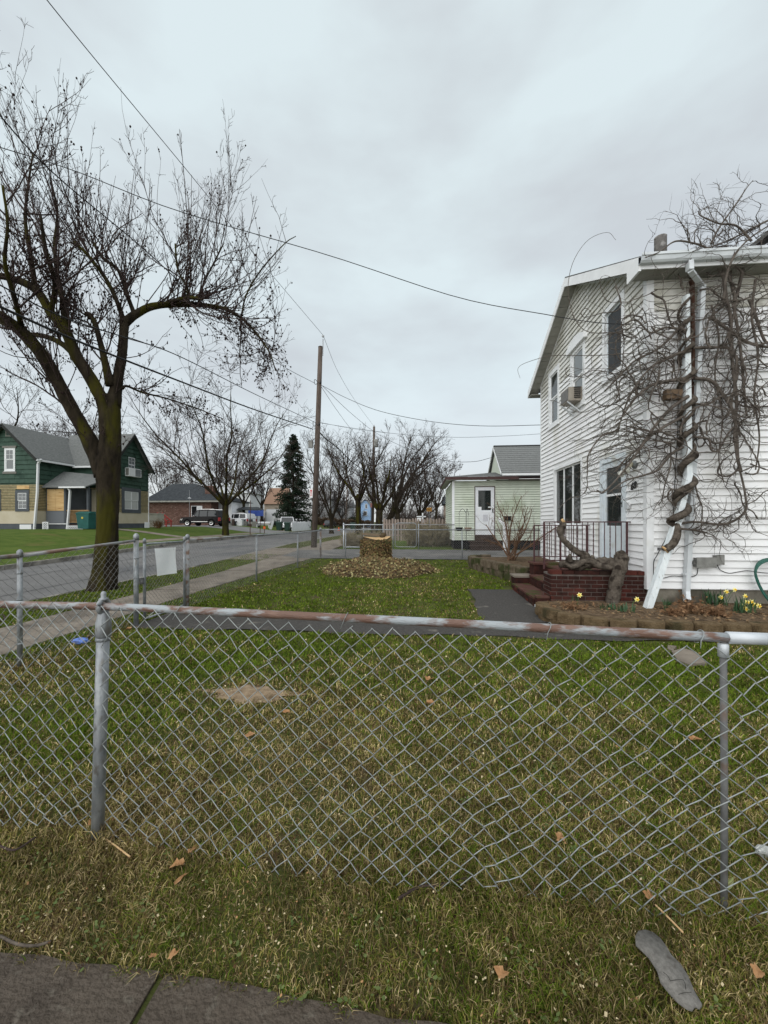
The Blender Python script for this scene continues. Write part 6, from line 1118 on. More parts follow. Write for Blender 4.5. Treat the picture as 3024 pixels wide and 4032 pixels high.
m_door = mat('white_storm_door', (.66, .68, .71), (.74, .75, .77), scale=6, rough=.55, obj=False)
gw = (lx(1883), lx(1933), lz(2009), lz(1931)); pf = MB(); pbox(PLh, u0, gw[0], v0, v1, -.02, .01, pf); pbox(PLh, gw[1], u1, v0, v1, -.02, .01, pf); pbox(PLh, gw[0], gw[1], v0, gw[2], -.02, .01, pf); pbox(PLh, gw[0], gw[1], gw[3], v1, -.02, .01, pf); pf.build('door_panel', m_door, d)
pbox(PLh, gw[0], gw[1], gw[2], gw[3], -.012, -.006).build('pane', g_dark, d); pbox(PLh, gw[0] + .01, gw[1], gw[2], gw[3], -.10, -.08).build('inner_dark', m_room, d); pbox(PLh, gw[0] + .001, gw[0] + .15, gw[2] + .001, gw[2] + .16, -.005, .008).build('window_card', m_white, d); pbox(PLh, gw[1] - .13, gw[1] - .001, gw[2] + .12, gw[2] + .17, -.005, .006).build('window_card', m_white, d)
pframe(PLh, gw[0] - .02, gw[1] + .02, v0 + .2, gw[2] - .08, .01, .022, .03).build('panel_moulding', m_white, d); mb = MB()
ca, cb, cc_, cd_ = gw[0] + .02, gw[1] - .02, v0 + .24, gw[2] - .12
for s in (1, -1): mb.bar(PLh(ca if s > 0 else cb, cc_, .014), PLh(cb if s > 0 else ca, cd_, .014), .03, .014, (0, 1, 0))
mb.build('cross_moulding', m_white, d); pbox(PLh, lx(1901), lx(1921), lz(2052), lz(2026), .012, .026).build('notice', mat('door_notice', (.42, .42, .46), (.6, .6, .62), scale=30, rough=.7), d); mb = MB(); pbox(PLh, u1 - .09, u1 - .05, lz(2018), lz(2003), .01, .04, mb); mb.build('handle', MATS['black_iron'], d)
sp2 = thing('wooden_steps', 'dark wooden steps with white handrail below the light green house door', 'steps', (lx(1900), YL - .4, gzl)); m_dkwood = mat('dark_stained_wood', (.045, .032, .028), (.075, .055, .048), scale=7, rough=.85, obj=False)
MB().box((dop[0] - .0, YL - .10, dop[2] - .28), (dop[1], YL - .045, dop[2] - .0)).build('threshold', m_dkwood, sp2)
for k, (zz, yy) in enumerate(((lz(2130), .46), (lz(2146), .78))):
    MB().box((lx(1842), YL - yy, zz - .04), (lx(1970), YL - .05 if k == 0 else YL - .44, zz)).build('tread', m_dkwood, sp2); MB().box((lx(1846), YL - yy + .03, gzl - .05), (lx(1966), YL - yy + .05, zz - .041)).build('riser', m_dkwood, sp2)
MB().box((lx(1967), YL - .86, gzl), (lx(1983), YL - .76, lz(2062))).build('newel', m_white, sp2); MB().bar((lx(1972), YL - .80, lz(2066)), (lx(1964), YL - .02, lz(2044)), .09, .12).build('handrail', m_white, sp2)
mbx = thing('mailbox', 'black mailbox on the light green siding beside the door', 'mailbox', (lx(1996), YL, lz(2049))); pbox(PLh, lx(1983), lx(2010), lz(2049), lz(2034), .021, .13).build('case', MATS['black_iron'], mbx); MB().hexa([PLh(lx(1982), lz(2034), .021), PLh(lx(2011), lz(2034), .021), PLh(lx(2011), lz(2037), .15), PLh(lx(1982), lz(2037), .15)], [PLh(lx(1982), lz(2032), .021), PLh(lx(2011), lz(2032), .021), PLh(lx(2011), lz(2035), .15), PLh(lx(1982), lz(2035), .15)]).build('lid', MATS['black_iron'], mbx)
hk = thing('plant_hook', 'black shepherd hook with two hanging baskets beside the light green house', 'plant hook', on(lx(1826), YL - 1.0)); hb = on(lx(1826), YL - 1.0)
hz_ = lambda py: float(AY(1826, py, YL - 1.0)[2]); hxx = lambda px: float(AY(px, 2050, YL - 1.0)[0])
MB().tube([hb, (hb[0], hb[1], hz_(2015))], .014, 6).build('rod', MATS['black_iron'], hk)
for px in (1808, 1843): MB().tube(smooth_path([(hb[0], hb[1], hz_(2020)), ((hb[0] + hxx(px)) / 2, hb[1], hz_(2003)), (hxx(px), hb[1], hz_(2018)), (hxx(px) + .03, hb[1], hz_(2030))], 14), .010, 5).build('arm', MATS['black_iron'], hk); c = (hxx(px), hb[1], hz_(2091)); MB().lathe(c, [(.09, 0), (.15, .10), (.17, .17), (.15, .17)], 12).build('basket', mat('basket_dark', (.03, .03, .03), rough=.8) if px < 1820 else mat('basket_tan', (.22, .17, .13), rough=.9), hk, True); MB().tube([(hxx(px), hb[1], hz_(2030)), (c[0], c[1], c[2] + .17)], .005, 4).build('chain', MATS['black_iron'], hk)

# ================================================================== DARK GREEN HOUSE ACROSS THE STREET
gb_z = .88; gx0, gy0, gy1, gx1 = -27.2, 25.6, 28.6, -24.0; gyr = 32.8
gh = thing('green_house', 'dark green two storey house with peeling tan siding across the street', 'house', (gx0, gy0, gb_z))
m_gsh = mat('green_asbestos_shingle', (.024, .054, .037), (.037, .074, .054), scale=3, rough=.75, c3=(.010, .034, .022), c3s=1.1, c3w=.55, obj=False); m_lath = mat('bare_lath', (.26, .21, .12), (.36, .30, .18), scale=5, rough=.95, obj=False); m_tanp = mat('tan_panel', (.42, .37, .27), (.48, .43, .33), scale=1, rough=.8, obj=False); m_bluegrey = mat('blue_grey_paint', (.050, .057, .066), (.075, .084, .095), scale=1.2, rough=.7, obj=False); m_ply = mat('new_plywood', (.45, .28, .12), (.60, .42, .22), scale=2, rough=.8, stretch=(.4, 1, 4), c3=(.30, .15, .06), c3s=3, c3w=.58, obj=False); m_roofg = mat('old_grey_shingle', (.105, .11, .108), (.165, .17, .165), scale=6, rough=.95, bump=.5, bscale=14, stretch=(1, 1, 4), obj=False)
zAt = lambda py, px, y: float(AY(px, py, y)[2]); zb0 = gb_z; zb1 = zAt(2012, 100, gy0); zb2 = zAt(1903, 100, gy0); ze1 = zAt(1795, 144, gy0); zp1 = zAt(1676, 26, gy0); xpk = float(AY(26, 1700, gy0)[0]); xl = 2 * xpk - gx0
bandA = zAt(2062, 100, gy0)
PF = lambda u, z, o: (u, gy0 - o, z)                      # left gable, faces us
PW = lambda u, z, o: (gx0 + o, u, z)                      # its side wall
PN = lambda u, z, o: (u, gy1 - o, z)                      # wing front
PE = lambda u, z, o: (gx1 + o, u, z)                      # wing gable, faces the street
def layered(P, u0, u1, ops, gab=None, nm='wall'):
    w = strips_wall(P, u0, u1, zb0 - .3, (gab[2] if gab else ze1), [], -.25, -.02, gab[0] if gab else None).build(nm, m_gsh, gh)
    siding(w, P, u0, u1, zb2, gab[2] - .05 if gab else ze1, .33, ops, m_gsh, gab[0] if gab else None, thick=.045, slot=.02, name='shingle', vjoint=.9, minlen=.1, wob=.008)
    pbox(P, u0, u1, bandA, zb1, -.02, .01).build('tan_panel', m_tanp, w); pbox(P, u0, u1, zb0 - .3, bandA - .03, -.02, .04).build('base_panel', m_bluegrey, w); pbox(P, u0, u1, bandA - .03, bandA - .001, -.02, .05).build('water_table', m_bluegrey, w)
    mb = MB(); z = zb1 + .01; 
    while z < zb2 - .07:
        segs = [(u0, u1)]
        for (a, b, c, d_) in ops:
            if c < z + .06 and d_ > z: segs = [s for q0, q1 in segs for s in ((q0, min(q1, a)), (max(q0, b), q1)) if s[1] - s[0] > .05]
        for q0, q1 in segs: pbox(P, q0, q1, z, z + .075, -.02, random.uniform(.004, .03), mb)
        z += .112
    o = mb.build('lath', m_lath, w); o['kind'] = 'stuff'; return w
sl1 = (zp1 - ze1) / (gx0 - xpk); g1top = lambda z: (xl, gx0) if z <= ze1 else (xl + (z - ze1) / sl1, gx0 - (z - ze1) / sl1)
xx = lambda px: float(AY(px, 1900, gy0)[0]); w1o = (xx(19), xx(61), zAt(1855, 40, gy0), zAt(1764, 40, gy0)); w2o = (xx(62), xx(116), zAt(2014, 90, gy0), zAt(1930, 90, gy0)); w3o = (xx(-60), xx(5), zAt(2012, 0, gy0), zAt(1930, 0, gy0))
layered(PF, xl, gx0, [w1o, w2o, w3o], (g1top, None, zp1))
layered(PW, gy0, gy1, [])
layered(PN, gx0, gx1, [])
zpk2 = zAt(1714, 531, (gy1 + gyr) / 2); sl2 = (zpk2 - ze1) / ((gyr - gy1) / 2); g2top = lambda z: (gy1, gyr) if z <= ze1 else (gy1 + (z - ze1) / sl2, gyr - (z - ze1) / sl2)
yy = lambda px: float(AX(px, 1900, gx1)[1]); zX = lambda py, px: float(AX(px, py, gx1)[2]); wa = (yy(502), yy(532), zX(1862, 515), zX(1798, 515)); wb_ = (yy(478), yy(553), zX(2020, 515), zX(1922, 515))
layered(PE, gy1, gyr, [wa, wb_], (g2top, None, zpk2))
m_wfr = mat('white_window_paint', (.62, .63, .64), rough=.5); g_far = glassmat('far_pane', (.10, .11, .115), .08); g_cur = mat('curtain_pane', (.30, .31, .30), (.40, .41, .40), scale=3, rough=.3, spec=.6, stretch=(6, 6, .3), obj=False)
window(gh, PF, *w1o, m_wfr, m_wfr, g_far, trim=.12, out=.04, grid='top', rec=-.005); pbox(PF, w1o[0] - .12, w1o[1] + .12, w1o[3], w1o[3] + .14, .0, .08).build('lintel', mat('grey_board', (.17, .165, .15), rough=.9), gh); pbox(PF, w1o[0] - .12, w1o[1] + .12, w1o[2] - .19, w1o[2] - .04, .0, .06).build('sill_board', MATS['grey_board'], gh)
window(gh, PF, *w2o, m_bluegrey, m_wfr, g_far, trim=.20, out=.05, sill=False, grid='all', rec=-.005); window(gh, PF, *w3o, m_bluegrey, m_wfr, g_far, trim=.2, out=.05, sill=False, rec=-.005); pbox(PF, xx(68), xx(116), zAt(1926, 90, gy0), zAt(1912, 90, gy0), .0, .035).build('plywood_patch', m_ply, gh)
vz = zAt(1708, 35, gy0); pframe(PF, xx(24), xx(46), vz - .2, vz + .22, .0, .05, .07).build('gable_vent', MATS['grey_board'], gh); pbox(PF, xx(24) + .07, xx(46) - .07, vz - .13, vz + .15, .031, .036).build('vent_panel', mat('vent_fill', (.05, .07, .06), rough=.9), gh)
window(gh, PE, *wa, m_gsh, m_wfr, g_far, trim=.07, out=.04, grid='all', rec=-.005); window(gh, PE, *wb_, m_bluegrey, m_wfr, g_cur, trim=.30, sashes=2, panes=2, out=.05, sill=False, rec=-.005)
pframe(PE, yy(514), yy(529), zX(1752, 520), zX(1735, 520), .0, .04, .06).build('gable_vent', m_gsh, gh)
MB().box((gx0 + .8, gy0 - .04, zb0 - .3), (gx0 + .801, gy0, zb0)).build('trim', m_white, gh) if False else None
a2 = thing('air_conditioner', 'white window air conditioner in the upper window of dark green house', 'air conditioner', (gx1 + .2, yy(515), wa[2])); c0 = AX(505, 1874, gx1 + .3); c1 = AX(540, 1852, gx1 + .02); MB().box((gx1 + .0, min(c0[1], c1[1]), c0[2]), (gx1 + .4, max(c0[1], c1[1]), c1[2] + .05)).build('case', m_wfr, a2); MB().box((gx1 + .401, (c0[1] + c1[1]) / 2, c0[2] + .05), (gx1 + .415, max(c0[1], c1[1]) - .08, c1[2])).build('grille', g_far, a2); MB().box((gx1 + .1, min(c0[1], c1[1]) - .012, c0[2] + .08), (gx1 + .35, min(c0[1], c1[1]) - .002, c1[2])).build('side_grille', MATS['grey_board'], a2)
pbox(PF, gx0 - 1.25, gx0 - .35, zb0 - .1, bandA - .06, .041, .06).build('white_panel', m_wfr, gh); pbox(PE, gyr - .55, gyr + .02, zb0 - .2, bandA + .1, .041, .09).build('painted_corner', m_white, gh); pbox(PE, gyr - .05, gyr + .02, bandA + .1, zb2, .0, .05).build('corner_board', m_white, gh)
# roofs
def slope_slab(nm, a, b, c, d_, m, par, th=.08):
    dn = np.array([0, 0, -th]); A = [np.array(q, float) for q in (a, b, c, d_)]; MB().hexa([q + dn for q in A], A).build(nm, m, par)
ov = .35; zr1 = zp1 + .12
yend = 33.5
for s in (-1, 1): slope_slab('roof', (xpk, gy0 - ov, zr1), (xpk, yend, zr1), (xpk + s * (gx0 - xpk + ov), yend, zr1 - sl1 * (gx0 - xpk + ov)), (xpk + s * (gx0 - xpk + ov), gy0 - ov, zr1 - sl1 * (gx0 - xpk + ov)), m_roofg, gh)
ym = (gy1 + gyr) / 2; zr2 = zpk2 + .12
for s in (-1, 1): slope_slab('roof', (gx1 + ov, ym, zr2), (xpk, ym, zr2), (xpk if s > 0 else gx0 - .4, ym + s * ((gyr - gy1) / 2 + ov), zr2 - sl2 * ((gyr - gy1) / 2 + ov)), (gx1 + ov, ym + s * ((gyr - gy1) / 2 + ov), zr2 - sl2 * ((gyr - gy1) / 2 + ov)), m_roofg, gh)
m_dktrim = mat('dark_rake', (.03, .032, .03), rough=.8)
for s in (-1, 1):
    MB().bar((xpk, gy0 - ov, zr1 - .14), (xpk + s * (gx0 - xpk + ov), gy0 - ov, zr1 - .14 - sl1 * (gx0 - xpk + ov)), .05, .18, (0, 0, 1)).build('rake_board', m_dktrim, gh); MB().bar((gx1 + ov, ym, zr2 - .14), (gx1 + ov, ym + s * ((gyr - gy1) / 2 + ov), zr2 - .14 - sl2 * ((gyr - gy1) / 2 + ov)), .05, .18).build('rake_board', m_dktrim, gh)
ezz = zr1 - sl1 * (gx0 - xpk + ov); MB().box((gx0 + ov - .02, gy0 - ov, ezz - .2), (gx0 + ov + .10, gy1 - .3, ezz - .06)).build('gutter', m_wfr, gh); ez2 = zr2 - sl2 * ((gyr - gy1) / 2 + ov); MB().box((gx0 + ov, gy1 - ov - .1, ez2 - .2), (gx1 + ov, gy1 - ov + .02, ez2 - .06)).build('gutter', m_wfr, gh)
cb = AD(195, 1700, 35); MB().box((cb[0] - .42, cb[1] - .35, zr1 - 1.6), (cb[0] + .42, cb[1] + .35, zr1 + .18)).build('chimney', mat('dull_brick', (.12, .085, .06), (.18, .13, .10), scale=8, rough=.95), gh)
for nm_, pts in (('dark green house downspout at the left gable corner', [(162, 1808, gy0 - .1), (150, 1826, gy0 - .1), (147, 1940, gy0 - .1), (135, 2085, gy0 - .1), (141, 2094, gy0 - .3)]), ('downspout at the porch corner of dark green house', [(265, 1918, 26.1), (276, 1932, 26.1), (272, 2000, 26.1), (265, 2082, 26.1), (252, 2096, 26.0)])):
    c = [AY(*q) for q in pts]; t = thing('downspout', 'white ' + nm_, 'downspout', c[-1], 'white downspouts across the street')
    for a, b in zip(c[:-1], c[1:]): MB().bar(a, b, .13, .10).build('pipe', m_wfr, t)
# porch in the corner
yp = 26.3; PP = lambda u, z, o: (u, yp - o, z); xp1 = float(AY(262, 2000, yp)[0]); xp2 = gx1 + .15; zc = zAt(1918, 300, yp); zpl = zAt(1926, 220, yp); zpb = zAt(2011, 220, yp); zgr = zAt(2058, 220, yp)
pr_ = MB().box((gx0 + .05, yp, zb0 - .3), (xp1, gy1, zc)).build('porch_room', m_bluegrey, gh); pbox(PP, gx0 + .15, xp1 - .12, zpb, zpl, .005, .03).build('plywood_board', m_ply, pr_)
for k in range(7): a = zpb + (zpl - zpb) * k / 7; pbox(PP, gx0 + .15, gx0 + .15 + (xp1 - gx0 - .27) * .5 - .01, a + .005, a + (zpl - zpb) / 7 - .005, .031, .045).build('board', m_ply, pr_); pbox(PP, gx0 + .15 + (xp1 - gx0 - .27) * .5 + .01, xp1 - .12, a + .005, a + (zpl - zpb) / 7 - .005, .031, .045).build('board', m_ply, pr_)
pbox(PP, gx0 + .05, xp1, zgr - .02, zpb - .02, .005, .02).build('grey_panel', mat('grey_panel', (.13, .14, .155), rough=.7), pr_); pbox(PP, gx0 + .3, xp1, zgr - .12, zgr - .05, .006, .06).build('white_rail', m_wfr, pr_)
MB().box((xp1, yp + .05, zb0 - .2), (xp2, gy1, zgr - .12)).build('porch_floor', m_dkwood, gh)
MB().box((xp1 + .01, gy1 - .12, zgr - .1), (xp2 - .2, gy1 - .05, zc)).build('porch_wall', m_tanp, gh)
PD_ = lambda u, z, o: (u, gy1 - .12 - o, z); dx0, dx1 = float(AY(316, 2000, gy1)[0]), float(AY(360, 2000, gy1)[0]); dz1 = zAt(1935, 335, gy1); dd_ = pframe(PD_, dx0, dx1, zgr - .1, dz1, .005, .04, .09).build('door_frame', m_bluegrey, gh); pbox(PD_, dx0 + .09, dx1 - .09, zgr - .1, dz1 - .09, .006, .03).build('door', m_wfr, dd_)
cx_ = (dx0 + dx1) / 2; mb = MB(); mb.add([PD_(cx_ + .26 * math.cos(a), dz1 - .42 + .24 * math.sin(a), .034) for a in np.linspace(0, PI, 12)], [tuple(range(12))]); mb.build('fan_light', m_room, dd_)
pbox(PD_, dx0 - .42, dx0 - .12, zgr + 1.05, zgr + 1.5, .005, .14).build('mailbox', MATS['black_iron'], gh)
slope_slab('porch_roof', (gx0 + .05, yp - .35, zc + .02), (xp2 + .1, yp - .35, zc + .02), (xp2 + .1, gy1 - .02, zAt(1877, 350, gy1)), (gx0 + .05, gy1 - .9, zAt(1858, 168, gy1 - .9)), m_roofg, gh); MB().box((xp1 - .2, yp - .45, zc - .1), (xp2 + .1, yp - .35, zc + .01)).build('gutter', m_wfr, gh)
MB().bar((xp1 - .1, yp + .02, zc - .05), (xp1 - .1, yp + .02, zgr - .1), .14).build('porch_post', m_bluegrey, gh); MB().bar((xp2 - .1, yp + .1, zc), (xp2 - .1, yp + .1, zgr - .1), .14).build('porch_post', m_bluegrey, gh)
m_newwood = mat('new_lumber', (.24, .15, .07), (.33, .22, .12), scale=5, rough=.85, obj=False); ra_ = thing('porch_railing', 'new tan wooden railing on the dark green house porch', 'railing', (xp1, yp, zgr)); rtop = zAt(2008, 300, yp)
MB().box((xp1, yp - .01, rtop - .08), (xp2, yp + .08, rtop)).build('top_rail', m_newwood, ra_); MB().box((xp1, yp + .01, zgr), (xp2, yp + .06, zgr + .07)).build('bottom_rail', m_newwood, ra_)
for k in range(18): x = xp1 + .06 + k * (xp2 - xp1) / 18; MB().box((x, yp + .015, zgr + .071), (x + .045, yp + .055, rtop - .081)).build('baluster', m_newwood, ra_)
def lattice(lab, x0, x1, z0, z1, y):
    t = thing('lattice_panel', lab, 'lattice', (x0, y, z0), 'white lattice panels'); mb = MB(); st_ = .16; h = z1 - z0; w = x1 - x0; k = -h
    while k < w:
        for s in (1, -1):
            a, b = max(0, k), min(w, k + h)
            if b - a > .03:
                za_, zb2_ = (a - k, b - k) if s > 0 else (h - (a - k), h - (b - k)); mb.bar((x0 + a, y + .012 * s, z0 + za_), (x0 + b, y + .012 * s, z0 + zb2_), .022, .055, (0, 1, 0))
        k += st_
    mb.build('strips', m_wfr, t); pframe(lambda u, z, o: (u, y - o, z), x0, x1, z0, z1, -.02, .03, .05).build('frame', m_wfr, t)
yl_ = 25.9; fx = lambda px: float(AY(px, 2080, yl_)[0]); fz = lambda py: float(AY(280, py, yl_)[2]); lattice('white lattice skirting under the porch beside the teal bin', fx(268), fx(325), fz(2100), fz(2070), yl_); lattice('narrow white lattice panel leaning at the grey wall', fx(184), fx(206), fz(2101), fz(2055), yl_ - .3)

# ================================================================== WHEELED BINS, VEHICLES, BACKGROUND
m_teal = mat('teal_plastic', (.008, .070, .062), (.014, .095, .085), scale=3, rough=.5, obj=False); m_dkgreen = mat('dark_green_plastic', (.012, .035, .024), (.02, .05, .036), scale=3, rough=.5, obj=False); m_tyre = mat('tyre', (.014, .014, .014), rough=.9); m_chrome = mat('chrome', (.6, .6, .6), rough=.15, metal=.9)
def bin_(lab, b, w, dp, h, m, emblem=False):
    b = np.array(b, float); t = thing('wheelie_bin', lab, 'bin', b, 'wheeled bins'); k = .82
    MB().hexa([b + [-w/2*k, -dp/2*k, .05], b + [w/2*k, -dp/2*k, .05], b + [w/2*k, dp/2*k, .05], b + [-w/2*k, dp/2*k, .05]], [b + [-w/2, -dp/2, h*.9], b + [w/2, -dp/2, h*.9], b + [w/2, dp/2, h*.9], b + [-w/2, dp/2, h*.9]]).build('body', m, t)
    V = []; nn = 8
    for i in range(nn + 1): y_ = -dp/2 - .04 + (dp + .08) * i / nn; z_ = h*.9 + .03 + .10 * h * math.sin(PI * i / nn); V += [b + [-w/2 - .04, y_, z_], b + [w/2 + .04, y_, z_]]
    V += [b + [-w/2 - .04, -dp/2 - .04, h*.9], b + [w/2 + .04, -dp/2 - .04, h*.9], b + [w/2 + .04, dp/2 + .04, h*.9], b + [-w/2 - .04, dp/2 + .04, h*.9]]; F = [(2*i, 2*i+1, 2*i+3, 2*i+2) for i in range(nn)]; q = 2*nn + 2; F += [(q, q+1, 1, 0), tuple([q] + [2*i for i in range(nn+1)] + [q+3]), tuple([q+2] + [2*i+1 for i in range(nn, -1, -1)] + [q+1])]; mesh_obj('lid', V, F, m, t)
    for s in (-1, 1): MB().lathe(b + [s * w * .42 - .03, dp/2 - .02, .12], [(.12, 0), (.12, .06)], 12, (1, 0, 0)).build('wheel', m_tyre, t)
    MB().tube([b + [-w*.3, dp/2 + .08, h*.85], b + [w*.3, dp/2 + .08, h*.85]], .018, 6).build('handle', m, t)
    if emblem: MB().lathe(b + [-.0, -dp/2*.97 - .001, h*.66], [(.08, 0), (.078, .012)], 14, (0, -1, 0)).build('emblem', mat('yellow_emblem', (.45, .36, .05), rough=.6), t)
bq = AY(345, 2103, 25.6); bin_('teal wheeled bin with a yellow emblem by the green house porch', (bq[0], bq[1], float(ground(bq[0], bq[1]))), .95, .9, 1.22, m_teal, True)
for px, lab in ((1100, 'dark green bin left of its twin by the white picket fence'), (1132, 'dark green bin right beside the white picket fence')): q = gz_(px, 50); bin_(lab, q, .66, .7, 1.12, m_dkgreen)
q = gz_(1389, 62); bin_('lone dark bin by the hedge before the blue house', q, .75, .75, 1.15, m_dkgreen)
def car(name, lab, loc, ang, L, W, H, paint, suv=True, group=None, glassm=None):
    """car body as one lofted shell with cut wheel arches, windows, lamps, wheels; x forward"""
    loc = np.array(loc, float); t = thing(name, lab, 'car', loc, group); ca, sa = math.cos(ang), math.sin(ang); T = lambda x, y, z: (loc[0] + ca*x - sa*y, loc[1] + sa*x + ca*y, loc[2] + z)
    hb = .56 * H if suv else .60 * H; wr = .20 * H if suv else .22 * H; fw, rw_ = L * .31, -L * .29; gl = glassm or glassmat('car_glass', (.015, .018, .02), .05)
    def arch(cx): return [(cx + wr*1.22*math.cos(a), max(.16*H, wr + wr*1.22*math.sin(a))) for a in np.linspace(0, PI, 9)]
    low = [(L/2, .18*H), (L/2, .30*H), (L/2 - .03*L, hb - .10*H), (L*.46, hb - .03*H), (L*.22, hb + .01*H)] if suv else [(L/2, .18*H), (L/2, .32*H), (L*.47, hb - .16*H), (L*.40, hb - .10*H), (L*.20, hb)]
    low += [(-L*.40, hb + .02*H), (-L*.49, hb - .02*H), (-L/2, .35*H), (-L/2 + .02*L, .18*H)]
    bot = [(-L/2 + .03*L, .17*H)] + arch(rw_)[::-1] + arch(fw)[::-1]
    poly = low + bot; n = len(poly); V = []; ys_ = [(-W/2, .0), (-W/2 + .05, 0)]
    rings = [(-W/2 + .10, .94, .02), (-W/2, 1, 0), (W/2, 1, 0), (W/2 - .10, .94, .02)]
    for k, (yw, s, dz) in enumerate([(-W/2 + .06, .985, .012), (-W/2, 1, 0), (W/2, 1, 0), (W/2 - .06, .985, .012)]): pass
    V = [T(x, -W/2, z) for x, z in poly] + [T(x, W/2, z) for x, z in poly]; mesh_obj('body', V, [tuple(range(n)), tuple(range(2*n - 1, n - 1, -1))] + [(i, n + i, n + (i+1) % n, (i+1) % n) for i in range(n)], paint, t)
    if suv: gp_ = [(L*.20, hb), (L*.10, H*.955), (-L*.02, H), (-L*.36, H*.985), (-L*.45, H*.93), (-L*.485, hb + .01)]
    else: gp_ = [(L*.20, hb - .01), (L*.06, H*.97), (-L*.06, H), (-L*.24, H*.97), (-L*.42, hb + .01)]
    m_ = len(gp_); ins = .86; top = lambda z: 1 - (1 - ins) * max(0, (z - hb) / (H - hb)); V = [T(x, -W/2*top(z)*.97, z) for x, z in gp_] + [T(x, W/2*top(z)*.97, z) for x, z in gp_]; mesh_obj('cabin', V, [tuple(range(m_)), tuple(range(2*m_ - 1, m_ - 1, -1))] + [(i, m_ + i, m_ + (i+1) % m_, (i+1) % m_) for i in range(m_)], paint, t)
    xs_ = [L*.155, L*.02, -L*.19, -L*.43] if suv else [L*.14, -L*.06, -L*.30]; zt0, zt1 = hb + .03*H, H*.925
    for s in (-1, 1):
        for k in range(len(xs_) - 1):
            a, b = xs_[k] - .012*L, xs_[k+1] + .012*L; a2_ = a - (.075*L if k == 0 else 0); b2_ = b + (.03*L if (k == len(xs_) - 2 and suv) else (.08*L if k == len(xs_) - 2 else 0)); o_ = .012
            q = [(a, zt0), (a2_, zt1), (b2_, zt1), (b, zt0)]; mesh_obj('side_window', [T(x, s * (W/2*top(z)*.97 + o_), z) for x, z in q], [(0, 1, 2, 3)], gl, t)
        MB().add([T(L*.12, s*(W/2 + .02), hb + .02), T(L*.15, s*(W/2 + .18), hb + .02), T(L*.15, s*(W/2 + .18), hb + .16), T(L*.12, s*(W/2 + .02), hb + .16), T(L*.09, s*(W/2 + .1), hb + .09)], [(0,1,2,3), (0,1,4), (1,2,4), (2,3,4), (3,0,4)]).build('mirror', paint if not suv else m_chrome, t)
        for cx in (fw, rw_):
            c = np.array(T(cx, s * (W/2 - .20), wr)); ax = np.array(T(0, s, 0)) - np.array(T(0, 0, 0)); wl_ = MB().lathe(c, [(wr*.62, 0), (wr, .01), (wr, .19), (wr*.92, .22), (wr*.66, .22)], 20, ax).build('wheel', m_tyre, t); MB().lathe(c, [(wr*.65, .20), (wr*.64, .225), (wr*.3, .215), (wr*.14, .235), (.01, .235)], 12, ax).build('rim', m_chrome, wl_)
        MB().hexa([T(L/2 - .02*L, s*W*.30, hb - .20*H), T(L/2 + .004*L, s*W*.30, hb - .20*H), T(L/2 + .004*L, s*W*.49, hb - .20*H), T(L/2 - .05*L, s*W*.505, hb - .20*H)], [T(L/2 - .04*L, s*W*.30, hb - .11*H), T(L/2 - .016*L, s*W*.30, hb - .11*H), T(L/2 - .016*L, s*W*.49, hb - .11*H), T(L/2 - .07*L, s*W*.505, hb - .11*H)]).build('headlight', m_bulb, t)
        MB().hexa([T(-L/2 - .004*L, s*W*.40, hb - .24*H), T(-L/2 + .02*L, s*W*.40, hb - .24*H), T(-L/2 + .04*L, s*W*.505, hb - .24*H), T(-L/2 - .004*L, s*W*.505, hb - .24*H)], [T(-L/2 + .003*L, s*W*.40, hb - .04*H), T(-L/2 + .02*L, s*W*.40, hb - .04*H), T(-L/2 + .04*L, s*W*.505, hb - .04*H), T(-L/2 + .003*L, s*W*.505, hb - .04*H)]).build('tail_light', mat('tail_red', (.25, .015, .015), rough=.3), t)
        if suv: MB().bar(T(L*.0, s*W*.40, H*1.02), T(-L*.33, s*W*.40, H*1.02), .05, .04).build('roof_rail', m_chrome, t); MB().bar(T(L*.2, s*(W/2 + .01), hb - .28*H), T(-L*.2, s*(W/2 + .01), hb - .28*H), .02, .05).build('side_trim', m_chrome, t)
    q = [gp_[0], gp_[1]]; mesh_obj('windscreen', [T(q[0][0] + .01, -W*.43, q[0][1] + .03), T(q[0][0] + .01, W*.43, q[0][1] + .03), T(q[1][0] + .035, W*.38, q[1][1] - .03), T(q[1][0] + .035, -W*.38, q[1][1] - .03)], [(0, 1, 2, 3)], gl, t); MB().hexa([T(L/2 + .004, -W*.28, .34*H), T(L/2 + .014, -W*.28, .34*H), T(L/2 + .014, W*.28, .34*H), T(L/2 + .004, W*.28, .34*H)], [T(L/2 - .02*L, -W*.28, hb - .11*H), T(L/2 - .01*L, -W*.28, hb - .11*H), T(L/2 - .01*L, W*.28, hb - .11*H), T(L/2 - .02*L, W*.28, hb - .11*H)]).build('grille', m_chrome, t)
    for x_ in (L/2 + .03, -L/2 - .03): MB().hexa([T(x_ - .05, -W*.49, .17*H), T(x_ + .05, -W*.49, .17*H), T(x_ + .05, W*.49, .17*H), T(x_ - .05, W*.49, .17*H)], [T(x_ - .05, -W*.49, .30*H), T(x_ + .03, -W*.49, .30*H), T(x_ + .03, W*.49, .30*H), T(x_ - .05, W*.49, .30*H)]).build('bumper', paint, t)
m_black = mat('black_car_paint', (.004, .004, .005), rough=.25, spec=.2); m_whitec = mat('white_car_paint', (.62, .63, .65), rough=.25, coat=.5); m_greyc = mat('dark_grey_car_paint', (.03, .032, .036), rough=.25, coat=.5)
q = gz_(808, 46); car('parked_car', 'black sport utility car parked side on before the brick house', q, PI - .12, 5.2, 2.0, 1.92, m_black)
q = gz_(940, 58); car('parked_car', 'white pickup sized car half hidden by junk beyond the street tree', q, PI - .3, 5.0, 1.95, 1.75, m_whitec)
